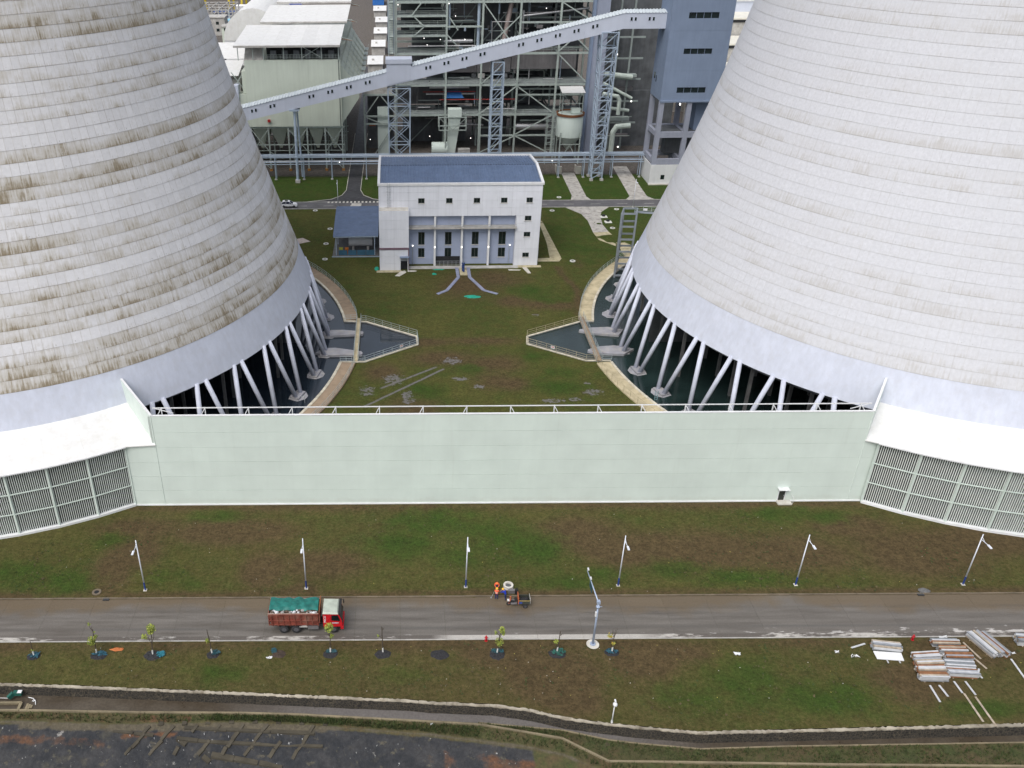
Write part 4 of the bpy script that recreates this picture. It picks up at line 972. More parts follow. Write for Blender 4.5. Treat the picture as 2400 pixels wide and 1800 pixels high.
for i in range(15): ld.tube((-2.05, YF - .25, 13.7 + .33 * i), (-1.55, YF - .25, 13.7 + .33 * i), .02, .02, 5)
for i in range(7):
    z = 14.6 + i * .6
    for k in range(6):
        a, c = math.pi + math.pi * k / 6, math.pi + math.pi * (k + 1) / 6; ld.tube((-1.8 + .4 * math.cos(a), YF - .3 + .55 * math.sin(a), z), (-1.8 + .4 * math.cos(c), YF - .3 + .55 * math.sin(c), z), .02, .02, 5)
ld.build("ladder", GALV, ph)
# apron and yard bits in front
tag(MB().prism([(2.4, 181.4), (26.5, 181.6), (26.5, 183.1), (2.4, 183.1)], -.05, .05).build("apron_strip", CONC), "narrow concrete apron at the foot of the pump house's grey front", "apron")
struct(MB().prism([(-4.6, 179.6), (.8, 179.6), (.8, 180.8), (-4.6, 180.8)], -.05, .04).build("apron_slab", DRIVEY)); struct(MB().prism([(26.3, 181.9), (31.6, 181.9), (31.6, 183.1), (26.3, 183.1)], -.05, .045).build("apron_slab", DRIVEY))
for lab, p_ in (("pale bent concrete slab outside the pump house doorway", [(-.6, 177.6), (.4, 177.4), (1.9, 179.6), (1.6, 180.6), (.7, 180.2)]), ("rounded pale slab lying right of the pump house doorway", [(2.2, 179.9), (3.8, 179.9), (4.2, 180.3), (3.7, 180.7), (2.2, 180.6)]),
                ("long pale slab near the pump house's right corner", [(24.3, 180.2), (26.6, 180.2), (27, 180.6), (24.2, 180.9)]), ("pale path slab leading off the pump house's right corner", [(27.4, 181.8), (28.4, 181.8), (28.9, 178.6), (28.2, 178.5)])):
    tag(MB().prism(p_, -.04, .05).build("concrete_slab", CONCL), lab, "slab")
pth = struct(MB().prism([(35.2, 212), (36.1, 212), (36.9, 187), (36.1, 185.3), (31.2, 185.3), (31.2, 187.2), (34.3, 187.3), (35.0, 197)], -.04, .03).build("side_path", DRIVEY))
MAUVE = mat("grey_chute_lining", (.24, .26, .36), .7, var=.2, vsc=1, bump=.2)
for lab, p_ in (("grey paved chute bending left from the pump house", [(13.0, 181.9), (13.02, 176.5), (10.24, 169.7), (8.13, 167.8)]), ("grey paved chute bending right from the pump house", [(15.5, 181.9), (15.45, 176.5), (17.87, 169.6), (20.6, 167.6)])):
    t = thing("drain_chute", lab, "chute", (p_[0][0], p_[0][1], 0))
    for a, c in zip(p_[:-1], p_[1:]):
        n_ = max(2, int(math.dist(a, c) / .9))
        for i in range(n_):
            q0 = Vector((*a, .06)).lerp(Vector((*c, .06)), i / n_); q1 = Vector((*a, .06)).lerp(Vector((*c, .06)), (i + .94) / n_); beam("paving_block", MAUVE, t, q0, q1, .7, .12)
pd = thing("valve_pad", "small buff pad with a blue valve in front of the pump house", "valve", (14.3, 179.8, 0))
box("pad", DRIVEY, pd, (14.3, 179.8, .03), (1.6, 4.2, .1)); BLUE = mat("blue_enamel", (.02, .05, .18), .4)
tube("valve_body", BLUE, pd, (14.3, 180.3, .08), (14.3, 180.3, 1.5), .3, 12); tube("hand_wheel", BLUE, pd, (14.3, 180.3, 1.7), (14.3, 180.3, 1.78), .42, 14); tube("stem", GALV, pd, (14.3, 180.3, 1.5), (14.3, 180.3, 2.6), .05, 8); tube("pipe_stub", BLUE, pd, (14.3, 179.1, .5), (14.3, 180.3, .5), .26, 12)
TARP = mat("turquoise_tarp", (.01, .30, .20), .6, var=.2, vsc=2)
def blanket(name, lab, cat, c, rx, ry, m, seed, h=.12):
    r_ = random.Random(seed); b = MB(); n_ = 14; rings = 4
    b.v.append((c[0], c[1], h))
    for k in range(1, rings + 1):
        for i in range(n_):
            a = 2 * math.pi * i / n_; f = k / rings * (1 + r_.uniform(-.22, .22)); b.v.append((c[0] + rx * f * math.cos(a), c[1] + ry * f * math.sin(a), max(.03, h * (1 - (k / rings) ** 2) + r_.uniform(-.02, .05))))
    for i in range(n_):
        b.f.append((0, 1 + i, 1 + (i + 1) % n_)); b.m.append(0)
        for k in range(rings - 1): b.f.append((1 + k * n_ + i, 1 + (k + 1) * n_ + i, 1 + (k + 1) * n_ + (i + 1) % n_, 1 + k * n_ + (i + 1) % n_)); b.m.append(0)
    return tag(b.build(name, m), lab, cat)
blanket("tarp", "crumpled turquoise tarp on the lawn between the two chutes' ends", "tarp", (15.3, 166.4), 1.7, .8, TARP, 1)
blanket("tarp", "small turquoise tarp lump on the lawn left of the chutes", "tarp", (7.9, 178.4), .5, .6, TARP, 2, .25)
blanket("tarp", "turquoise tarp heap at the pump house's left front corner", "tarp", (-4.6, 181.6), .5, .9, TARP, 3, .5)
blanket("tarp", "flat turquoise tarp strip at the foot of the grey front", "tarp", (9.0, 181.0), 1.4, .35, TARP, 4, .1)

# ---- open shed with tank
CASED_ = mat("shed_inner_wall", (.10, .12, .14), .7)
sh = thing("open_shed", "low open shed with sloping blue grey roof left of the pump house", "shed", (-9.3, 189.7, 0))
n_ = 44; st = (204.5 - 189.2) / n_
for i in range(n_):
    y0 = 189.2 + i * st; z0 = 4.75 + (6.6 - 4.75) * i / n_; z1 = 4.75 + (6.6 - 4.75) * (i + 1) / n_
    MB().add([(-14.5, y0, z0), (-4.3, y0, z0 + .08), (-4.3, y0 + st * .9, z1 + .08), (-14.5, y0 + st * .9, z1), (-14.5, y0 + st, z1 + .07), (-4.3, y0 + st, z1 + .15)], [(0, 1, 2, 3), (3, 2, 5, 4)]).build("roof_sheet", ROOFB, sh)
beam("eave_beam", STEELB, sh, (-14.4, 189.25, 4.6), (-4.4, 189.25, 4.7), .12, .22)
for x in (-13.9, -5.2):
    for y in (189.7, 196.5, 203.8): beam("post", STEELB, sh, (x, y, 0), (x, y, 4.6 + (y - 189.2) * .12), .2)
box("floor_slab", CONCD, sh, (-9.5, 196.5, .05), (10.6, 15.4, .2)); box("floor_edge", STEELB, sh, (-9.5, 188.75, .1), (10.8, .12, .2))  # dark floor colour stands in for the shade inside the shed
for x in (-11.8, -9.7, -7.6, -5.6): box("skirt_panel", mat("teal_blue_panel", (.05, .13, .20), .4, var=.2), sh, (x - .6, 189.6, .75), (1.9, .06, 1.25))
box("rear_wall", CASED_, sh, (-9.5, 204.2, 2.6), (10, .15, 5.2))
tk = thing("storage_tank", "white horizontal cylindrical tank inside the open shed", "tank", (-8.4, 193, .2))
MB().tube((-11.2, 193, 2.3), (-5.8, 193, 2.3), 1.15, 1.15, 24).build("tank_body", WHITE, tk, False)
for x in (-10.2, -6.8): box("saddle", CONC, tk, (x, 193, .75), (.5, 2, 1.2))
tube("manway", WHITE, tk, (-8.5, 193, 3.3), (-8.5, 193, 3.9), .35, 12)
for x, w, c in ((-12.9, .9, (.35, .35, .05)), (-11.6, .8, (.45, .14, .02))): tag(MB().box((x, 190.9, .8), (w, .7, 1.3)).box((x, 190.5, 1.2), (w * .8, .1, .3)).build("control_box", mat("box_%d" % int(-x), c, .5)), "%s control box behind the shed's blue skirt" % ("yellow green" if x < -12 else "orange"), "box")
pv = struct(MB().prism([(-23.8, 197.0), (-20.6, 198.8), (-22.6, 201.2), (-25.5, 200)], -.04, .04).build("paved_patch", mat("pink_paving", (.45, .38, .34), .8, var=.2, vsc=2)))

# ---- manholes in the lawn
RINGM = mat("white_manhole_ring", (.62, .62, .58), .8, var=.1)
def manhole(x, y, lab, r=.62, m=RINGM, cover=DARK, h=.12):
    t = thing("manhole", lab, "manhole", (x, y, 0), "manhole rings in the lawns")
    MB().lathe([(r * .55, -.05), (r, -.05), (r, h), (r * .55, h)], (x, y), n=20, closed=True).build("ring", m, t); MB().tube((x, y, -.05), (x, y, h * .5), r * .54, r * .54, 16).build("cover", cover, t)
for x, y, lab in ((-21.2, 221.2, "white manhole ring by the far road near the white car"), (-16.5, 207.35, "white manhole ring left of the blue grey shed roof"), (-16.8, 197.2, "white manhole ring left of the shed's open front"), (-16.4, 187.5, "white manhole ring nearest the left basin walkway"),
                  (39.1, 185.35, "white manhole ring alone on the lawn right of the pump house"), (52.5, 206.4, "white manhole ring beside the stained curved drive"), (56.5, 220.4, "white manhole ring near the far road above the steel tower"), (43.3, 230.5, "grey manhole ring beyond the far road by the straight drive"), (39.8, 219.7, "grey manhole ring just below the far road right of the pump house")): manhole(x, y, lab)
manhole(-36.7, 80.5, "tan manhole ring on the lawn's left end beside the front road", .55, KERBM)
for x, y, lab in ((52.0, 214.5, "upper of two white boxed valve covers beside the curved drive"), (52.3, 210.7, "lower of two white boxed valve covers beside the curved drive")):
    t = thing("valve_box", lab, "valve cover", (x, y, 0)); box("frame", RINGM, t, (x, y, .06), (1.7, 1.5, .2)); tube("cover", DARK, t, (x, y + .3, .15), (x, y + .3, .55), .4, 12)

# ---- steel pipe tower at the right basin
sp_ = thing("pipe_tower", "open grey steel tower frame beside the right cooling tower's legs", "steel tower", (48.2, 177.6, 0))
GS = mat("grey_steel", (.27, .30, .33), .5, .2, var=.12)
cs_ = [(46.4, 176.2), (49.4, 176.0), (50.4, 179.5), (47.6, 179.6)]
for x, y in cs_: beam("column", GS, sp_, (x, y, -.8), (x, y, 14.2), .34)
for z in (.4, 3.1, 5.8, 8.5, 11.3, 14.1):
    for i in range(4): beam("ring_beam", GS, sp_, (*cs_[i], z), (*cs_[(i + 1) % 4], z), .26, .34)
for i, z in enumerate((.4, 3.1, 5.8, 8.5, 11.3)):
    for e in (1, 3): a, c = cs_[e], cs_[(e + 1) % 4]; beam("brace", GS, sp_, (*a, z), (*c, z + 2.7), .14)
gw = railing("grey handrails of the gangway from the steel tower to the shell", [(50.3, 181.0, 13.0), (58.5, 179.0, 13.0)], 13, 1.1, RAILW, 1.6)
box("gangway_deck", GS, gw, (54.3, 179.6, 13.0), (8.6, 1.2, .1), -.24); box("sign_plate", WHITE, gw, (52.2, 179.9, 13.7), (.8, .04, .5), -.24)

# ================================================================== PLANT BEHIND THE FAR ROAD
MG = mat("mint_grey_steel", (.40, .46, .43), .5, .1, var=.12, streak=.12)
MGD = mat("mint_grey_steel_deep", (.30, .345, .335), .6, .1, var=.15)
ESPM = mat("precipitator_casing", (.55, .60, .52), .6, var=.05, vsc=.2, streak=.08)
CASE = mat("boiler_casing", (.21, .20, .205), .55, .3, var=.15, vsc=.3, streak=.15)
CASED = mat("dark_boiler_casing", (.115, .123, .132), .7, .1, var=.3, vsc=.3, streak=.2)
SILV = mat("silver_pipe_lagging", (.52, .52, .53), .35, .7, var=.15)
REDP = mat("red_fire_pipe", (.34, .03, .025), .5, var=.1)
GRATE = mat("grating_deck", (.24, .27, .27), .7, .2, var=.2)
LAMPD = lampmat("lit_plant_lamp", (1.0, .96, .9), 3.0)
# pipe rack
pr = thing("pipe_rack", "long low steel pipe rack running across in front of the plant", "pipe rack", (10, 249, 0))
for x in (-50, -42.5, -34.5, -26.5, -18.5, -8.7, 0, 9, 18, 27, 36, 45.9, 53, 61, 68.9):
    for y in (248.3, 250.4): beam("post", STEELB, pr, (x, y, 0), (x, y, 6.2), .2, .24)
    for z in (4.7, 6.1): beam("cross_beam", STEELB, pr, (x, 248.1, z), (x, 250.6, z), .2, .22)
    box("footing", CONC, pr, (x, 248.3, .12), (.7, .6, .3))
for y in (248.25, 250.45):
    for z in (4.45, 6.35): beam("long_beam", STEELB, pr, (-52, y, z), (69.8, y, z), .16, .22)
for i, (y, z, r_) in enumerate(((248.6, 4.95, .14), (249.1, 5.0, .2), (249.7, 4.98, .16), (250.1, 4.95, .12), (248.7, 6.55, .18), (249.3, 6.5, .12), (249.9, 6.6, .22))): tube("pipe", SILV if i % 2 else STEELB, pr, (-52, y, z), (69.6, y, z), r_, 8)
for z in (7.1, 7.4): beam("handrail", STEELB, pr, (-52, 248.2, z), (69.8, 248.2, z), .05)
for x in (-16.2, 43.8): box("lit_lamp", LAMPD, pr, (x, 248.0, 5.0), (.22, .1, .16))

# conveyor gallery
zt_ = lambda x: 20.75 + (min(x, 59) + 41.5) * .2303
zb_ = lambda x: 17.2 + (min(x, 59) + 41.5) * .2275
YC0, YC1 = 245.4, 249.6
CROOF = mat("pale_gallery_roof", (.50, .55, .58), .5, var=.05)
cg = thing("conveyor_gallery", "long pale lilac enclosed conveyor gallery climbing to the right across the plant", "conveyor gallery", (10, 247.5, 18))
xs_ = list(np.arange(-80, 59, 9.93)) + [59, 71.2]
for a, c in zip(xs_[:-1], xs_[1:]):
    for y0, y1 in ((YC0, YC0 + .12), (YC1 - .12, YC1)):
        q = [(a, y0, zb_(a)), (c - .012, y0, zb_(c)), (c - .012, y0, zt_(c)), (a, y0, zt_(a))]; q2 = [(x, y1, z) for x, _, z in q]
        MB().add(q + q2, [(0, 1, 2, 3), (7, 6, 5, 4), (0, 4, 5, 1), (1, 5, 6, 2), (2, 6, 7, 3), (3, 7, 4, 0)]).build("wall_panel", LILAC, cg)
    MB().add([(a, YC0, zb_(a)), (c, YC0, zb_(c)), (c, YC1, zb_(c)), (a, YC1, zb_(a))], [(3, 2, 1, 0)]).build("floor_plate", CASED, cg)
x = -80.
while x < 71.2:
    x2 = min(x + .85, 71.2); ym = (YC0 + YC1) / 2
    if not (-2.6 < x < 3.6):
        for ya, yb, fl in ((YC0 - .15, ym, 0), (YC1 + .15, ym, 1)):
            q = []
            for xx, dz in ((x, .0), (x + (x2 - x) * .6, .0), (x + (x2 - x) * .72, .16), (x + (x2 - x) * .88, .16), (x2, .0)): q += [(xx, ya, zt_(xx) + dz - .02), (xx, yb, zt_(xx) + dz + .62)]
            fs = [(2 * i, 2 * i + 2, 2 * i + 3, 2 * i + 1) for i in range(4)]
            MB().add(q, fs if not fl else [f[::-1] for f in fs]).build("roof_sheet", CROOF, cg)
    x = x2
for gx_, gz_ in ((-70, 0), (-65, 0), (-60, 0), (-55, 0), (-38.7, 0), (-33.6, 0), (-22.9, 0), (-17.8, 0), (-12.75, 0), (-7.65, 0), (.5, 0), (8.45, 0), (13.25, 0), (18, 0), (22.7, 0), (32.7, 0), (37.4, 0), (42.15, 0), (46.9, 0), (51.65, 0), (61.4, 0), (66.05, 0)):
    for s_ in (-.53, .53):
        xx = gx_ + s_; zz = zb_(xx) + (zt_(xx) - zb_(xx)) * .62
        w = box("window", GLASS, cg, (xx, YC0 - .02, zz), (.52, .05, .86)); b = MB()
        for dx in (-.29, .29): b.box((xx + dx, YC0 - .03, zz), (.06, .08, .98))
        for dz in (-.46, .46): b.box((xx, YC0 - .03, zz + dz), (.64, .08, .06))
        b.build("window_frame", LILAC, w)
tb_ = MB(); q = [(-2.6, zb_(-2.6) + .3), (3.9, zb_(3.9) + .3), (3.9, 31.9), (-2.6, 31.9)]
tb_.add([(x, YC0 - .08, z) for x, z in q] + [(x, YC1 + .08, z) for x, z in q], [(0, 1, 2, 3), (7, 6, 5, 4), (0, 4, 5, 1), (1, 5, 6, 2), (2, 6, 7, 3), (3, 7, 4, 0)]); tb_.build("drive_house", LILAC, cg)
box("drive_house_roof", LILAC, cg, (.65, (YC0 + YC1) / 2, 32.45), (7.0, 4.8, 1.1))
for i in range(20): box("roof_rib", LILAC, cg, (-2.7 + i * .352, YC0 - .22, 32.45), (.1, .06, 1.1))
cc_ = thing("gallery_column", "single round blue steel column under the conveyor gallery's left end", "column", (-28, 245.6, 0))
tube("shaft", STEELB, cc_, (-28, 245.6, .5), (-27.8, 246.2, 19.8), .38, 14); tube("brace", STEELB, cc_, (-27, 249.6, .5), (-27.4, 248.6, 19.6), .26, 12); box("footing", CONC, cc_, (-28, 245.6, .35), (1.3, 1.2, .9)); box("collar", STEELB, cc_, (-28, 245.6, 7.2), (1.0, 1.0, .25)); box("head", STEELB, cc_, (-27.8, 247.3, 20.0), (2.6, 4.2, .5))
def trestle(lab, x0b, x1b, x0t, x1t, y0, y1, ztop, levels, w=.32):
    t = thing("conveyor_trestle", lab, "trestle", ((x0b + x1b) / 2, (y0 + y1) / 2, 0), "trestles under the conveyor gallery")
    def P(i, z):
        f = z / ztop; return ((x0b, x1b)[i % 2] * (1 - f) + (x0t, x1t)[i % 2] * f, (y0, y1)[i // 2], z)
    for i in range(4): beam("leg", STEELB, t, P(i, .3), P(i, ztop), w); box("footing", CONC, t, (P(i, 0)[0], P(i, 0)[1], .25), (.9, .9, .7))
    lv = [.6] + levels + [ztop]
    for z in lv[1:]:
        for a, c in ((0, 1), (2, 3), (0, 2), (1, 3)): beam("strut", STEELB, t, P(a, z), P(c, z), w * .7)
    for k, (za, zc) in enumerate(zip(lv[:-1], lv[1:])):
        for a, c in ((0, 1), (2, 3), (0, 2), (1, 3)):
            beam("brace", STEELB, t, P(a, za), P(c, zc), w * .48)
            if x1b - x0b > 4: beam("brace", STEELB, t, P(c, za), P(a, zc), w * .48)
    return t
trestle("wide cross braced blue steel trestle under the gallery's drive house", -2.0, 3.6, -2.3, 3.7, 245.8, 249.2, 25.4, [5.2, 10.4, 15.6, 20.8])
trestle("narrow blue steel trestle in the middle under the conveyor gallery", 25.8, 28.9, 25.6, 28.6, 245.8, 249.2, 32.0, [3.5, 8, 11.8, 15.2, 18.5, 21.8, 25, 28.9], .36)
trestle("tallest blue steel trestle with splayed feet near the grey tower", 54.7, 57.6, 53.7, 58.0, 245.3, 249.4, 39.2, [2.2, 5, 8.5, 11.9, 15.4, 18.7, 22.0, 25.1, 28.7, 32, 35.4], .36)

# electrostatic precipitator
ep = thing("dust_collector", "big mint grey dust collector with white roofs and hoppers behind the left tower", "dust collector", (-29, 257, 0))
XE = [-41.9, -36.9, -31.2, -25.8, -20.6, -15.7]
for y in (257.4, 268, 279):
    for x in XE:
        beam("leg", MG, ep, (x, y, 0), (x, y, 12.6), .42)
        if y < 258: box("base_plate", mat("orange_primer", (.42, .20, .05), .7), ep, (x, y, .3), (.8, .8, .6))
    for z in (12.6, 7.6): beam("belt_beam", MG, ep, (-43, y, z), (-15, y, z), .3, .5 if z > 10 else .25)
    beam("belt_beam", MG, ep, (-43, y, 5.9), (-15, y, 5.9), .16)
for i in range(5):
    a, c = XE[i], XE[i + 1]
    if i % 2 == 0: beam("brace", MG, ep, (a, 257.2, 12.2), (c, 257.2, 5.6), .2); beam("brace", MG, ep, (c, 257.2, 12.2), (a, 257.2, 5.6), .2)
    if i % 2: beam("brace", MG, ep, (a, 257.2, 5.6), ((a + c) / 2, 257.2, 3.8), .18)
    beam("brace", MG, ep, (a, 257.2, 5.6), (c, 257.2, .6), .18) if i in (0, 4) else None
    for y in (258.4, 266, 274):
        xm = (a + c) / 2; w = (c - a) / 2 - .15
        MB().add([(xm - w, y, 12.7), (xm + w, y, 12.7), (xm + w, y + 7, 12.7), (xm - w, y + 7, 12.7), (xm - .35, y + 3, 5.6), (xm + .35, y + 3, 5.6), (xm + .35, y + 3.8, 5.6), (xm - .35, y + 3.8, 5.6)], [(0, 4, 5, 1), (1, 5, 6, 2), (2, 6, 7, 3), (3, 7, 4, 0), (4, 7, 6, 5)]).build("hopper", ESPM, ep)
for x0, x1 in ((-42.1, -33.3), (-33.28, -24.4), (-24.38, -15.5)): box("casing_panel", ESPM, ep, ((x0 + x1) / 2, 257.1, 22.0), (x1 - x0, .3, 18.2))
b = MB().box((-28.8, 297, 22.0), (26.5, 79.5, 18.0)); b.build("casing", ESPM, ep); box("casing_step", ESPM, ep, (-43.4, 259.5, 17.5), (2.7, 4, 8.8)); 
box("shoulder", ESPM, ep, (-42.6, 262, 25), (1.4, 8, 6))
box("duct_cap", LILAC, ep, (-45.1, 258.5, 22.1), (1.3, 3.0, 4.5))
tube("downpipe", WFR, ep, (-16.0, 256.85, 13), (-16.0, 256.85, 33), .1, 8)
for i in range(8):
    y = 258.2 + i * 9.0
    MB().add([(-15.5, y, 29.6), (-15.5, y + 8.2, 29.6), (-15.5, y + 8.2, 13.4), (-15.5, y, 13.4), (-10.6, y + 1.6, 22.6), (-10.6, y + 6.6, 22.6), (-10.6, y + 6.6, 20.2), (-10.6, y + 1.6, 20.2)], [(0, 4, 5, 1), (1, 5, 6, 2), (2, 6, 7, 3), (3, 7, 4, 0), (4, 7, 6, 5)]).build("inlet_hood", ESPM, ep)
    for f in (.2, .4, .6, .8):
        beam("stiffener", MG, ep, (-15.4 + 4.8 * f, y + 1.6 * f - .05, 29.6 - 7 * f + .1), (-15.4 + 4.8 * f, y + 8.2 - 1.6 * f, 29.6 - 7 * f + .1), .12)
    box("side_platform", MGD, ep, (-10.2, y + 4, 22.9), (1.2, 6, .12)); beam("handrail", MG, ep, (-9.7, y + 1, 24), (-9.7, y + 7, 24), .06)
# roof deck
for y0, y1, z0, z1, x0, x1 in ((255.4, 282.6, 35.2, 36.7, -44.5, -15.3), (283.4, 309, 37.5, 39.1, -40.6, -14.6), (309.6, 334, 40.0, 41.6, -38.5, -14.4)):
    n_ = 8; st = (x1 - x0) / n_
    for i in range(n_):
        q = [(x0 + i * st, y0, z0), (x0 + (i + 1) * st - .015, y0, z0), (x0 + (i + 1) * st - .015, y1, z1), (x0 + i * st, y1, z1)]
        MB().add(q + [(x, y, z - .15) for x, y, z in q], [(0, 1, 2, 3), (7, 6, 5, 4), (0, 4, 5, 1), (1, 5, 6, 2), (2, 6, 7, 3), (3, 7, 4, 0)]).build("roof_sheet", WHITE2, ep)
    beam("roof_edge", CONC, ep, (x0, y0 - .06, z0 - .35), (x1, y0 - .06, z0 - .35), .12, .5)
for x in (-43.6, -39.5, -36.6, -31.0, -26.0, -20.6, -15.9): beam("roof_post", MG, ep, (x, 256.6, 31.1), (x, 256.6, 35.0), .2)
for a, c in (((-25.8, 33.0 - 1.2), (-20.8, 34.6)), ((-20.8, 33.0 - 1.2), (-25.8, 34.6))): beam("roof_brace", MG, ep, (a[0], 256.6, a[1]), (c[0], 256.6, c[1]), .12)
for z in (31.7, 32.1, 32.5): beam("handrail", MG, ep, (-36.5, 256.9, z), (-15.6, 256.9, z), .05)
for i in range(24): beam("rail_post", MG, ep, (-36.5 + i * .9, 256.9, 31.1), (-36.5 + i * .9, 256.9, 32.5), .05)
box("rectifier_bank", DARK, ep, (-26, 262, 32.6), (20, 6, 3.2)); box("red_beacon", REDP, ep, (-36.4, 256.7, 14.6), (.8, .5, .7))
for i in range(6): box("rectifier", CASED, ep, (-34 + i * 3.2, 258.4, 32.3), (1.6, 1.4, 2.2))
MB().add([(-42.1, 257.0, 31.1), (-36.8, 257.0, 31.1), (-36.8, 260.5, 34.6), (-42.1, 262, 34.6)], [(0, 1, 2, 3)]).build("deck_hood", CONC, ep)
for i in range(4):
    beam("roof_truss", MG, ep, (-15.3, 262 + i * 26, 36.2 + i * 1.4), (-11.8, 262 + i * 26, 35.2 + i * 1.4), .12); beam("roof_truss", RUST, ep, (-15.3, 264 + i * 26, 35.4 + i * 1.4), (-11.8, 262 + i * 26, 35.2 + i * 1.4), .14)
nb_ = thing("annex_roof_block", "low block with plain white roofs left of the dust collector", "building", (-52, 272, 0))
box("wall", CONC, nb_, (-53, 273, 12.5), (17, 22, 25)); MB().add([(-62, 260, 26.4), (-44.6, 260, 26.4), (-44.6, 272, 28.6), (-62, 272, 28.6)], [(0, 1, 2, 3)]).build("roof_sheet", WHITE2, nb_); MB().add([(-62, 272.6, 28.9), (-44.4, 272.6, 28.9), (-44.4, 285, 31.5), (-62, 285, 31.5)], [(0, 1, 2, 3)]).build("roof_sheet", WHITE2, nb_)
beam("roof_edge", REDP, nb_, (-62, 272.3, 28.4), (-44.4, 272.3, 28.4), .1, .15)
for a, c in (((-46.5, 22.5), (-43.0, 27.5)), ((-43.0, 22.5), (-46.5, 27.5))): beam("brace", MG, nb_, (a[0], 259.6, a[1]), (c[0], 259.6, c[1]), .2)
cv_ = thing("vaulted_duct", "white vaulted roof rising behind the dust collector's left side", "duct", (-46, 320, 0))
MB().lathe([(9, -22), (9, 22)], (0, 0), 0, math.pi, 20).mesh  # profile reference
b = MB(); n_ = 20
for i in range(n_ + 1):
    a = math.pi * i / n_; b.v += [(-45 + 9.5 * math.cos(a), 298, 30 + 9.5 * math.sin(a)), (-45 + 9.5 * math.cos(a), 338, 30 + 9.5 * math.sin(a))]
b.f = [(2 * i, 2 * i + 1, 2 * i + 3, 2 * i + 2)[::-1] for i in range(n_)] + [tuple(2 * i for i in range(n_ + 1))]; b.m = [0] * len(b.f); b.build("vault", WHITE2, cv_); box("wall", WHITE, cv_, (-45, 318, 15), (18.8, 39.8, 30))

# boiler house steel
bo = thing("boiler_frame", "open mint grey steel boiler frame full of ducts and pipes", "steel frame", (24, 274, 0))
CX = [0, 14.7, 25.1, 36.0, 47.6, 57.0]; LV = [11.9, 20.6, 29.5, 34.5, 37.2, 39.9, 43.6, 49, 55]; RY = [274, 284, 297]
for y in RY:
    for x in CX: beam("column", MG, bo, (x, y, 0), (x, y, 57), .55, .55)
    for z in LV:
        if z in (34.5, 37.2, 39.9): beam("beam", MG, bo, (0, y, z), (14.7, y, z), .3, .55); 
        elif z in (43.6, 49, 55): beam("beam", MG, bo, (0, y, z), (57, y, z), .35, .6)
        else: beam("beam", MG, bo, (0, y, z), (57, y, z), .35, .6)
    beam("beam", MG, bo, (14.7, y, 37.0), (25.1, y, 37.0), .3, .5); beam("beam", MG, bo, (36, y, 38.0), (57, y, 38.0), .3, .5); beam("beam", MG, bo, (25.1, y, 5.6), (47.6, y, 5.6), .3, .5)
for x in CX:
    for z in LV: beam("beam", MGD, bo, (x, 274, z), (x, 297, z), .3, .5)
for p, q in (((25.3, 43.2), (32.5, 34)), ((32.5, 34), (36, 29.6)), ((25.3, 29.8), (36, 40)), ((25.1, 12.2), (36, 20.3)), ((36.0, 20.3), (47.6, 12.2)), ((36, 5.8), (47, 11.6)), ((36, 5.6), (46.5, .4)), ((25.4, .4), (36, 5.4)), ((25.1, 11.6), (32, 8)), ((47.6, 29.3), (57, 20.8)), ((47.6, 38.0), (57, 29.8)), ((47.8, 43.3), (56.8, 38.2)),
             ((25.1, 20.8), (30.5, 25.5)), ((7.2, 43.3), (4.6, 40.2)), ((5.4, 39.6), (8.0, 37.3)), ((8, 36.9), (5.2, 34.6)), ((14.9, 34.8), (17.6, 32.0)), ((15.5, 39.5), (18, 36)), ((47.6, 30), (51, 33))): beam("brace", MG, bo, (p[0], 273.8, p[1]), (q[0], 273.8, q[1]), .3)
for p, q in (((3, 0), (14, 11)), ((25, 30), (36, 43)), ((36, 12), (47, 20)), ((47, 5), (56, 20)), ((14.7, 30), (25, 43))): beam("brace", MGD, bo, (p[0], 284, p[1]), (q[0], 284, q[1]), .3)
for z in LV:
    x1 = 14.4 if z in (34.5, 37.2, 39.9) else 57
    box("deck", GRATE, bo, (x1 / 2, 279, z + .32), (x1, 9.4, .1)) if z not in (29.5,) else box("deck", GRATE, bo, (7.3, 279, z + .32), (14.4, 9.4, .1))
    for k in (.75, 1.15): beam("handrail", MG, bo, (0, 273.7, z + .3 + k), (x1, 273.7, z + .3 + k), .06)
    n_ = int(x1 / 2.4)
    for i in range(n_): beam("rail_post", MG, bo, (i * 2.4, 273.7, z + .3), (i * 2.4, 273.7, z + 1.45), .05)
# stair tower on the left edge
for x in (-2.2, -.5): beam("column", MG, bo, (x, 273.4, 28), (x, 273.4, 57), .22)
for i in range(6):
    z = 29.6 + i * 4.6; beam("stair_flight", MGD, bo, (-1.4, 273.2, z), (-1.4, 279, z + 4.4), 1.2, .25)
    for k in range(8): box("stair_tread", MG, bo, (-1.4, 273.2 + k * .72, z + .3 + k * .55), (1.25, .3, .06))
box("stair_back", BLUEGREY, bo, (-1.4, 279.6, 43), (2.2, .2, 28))
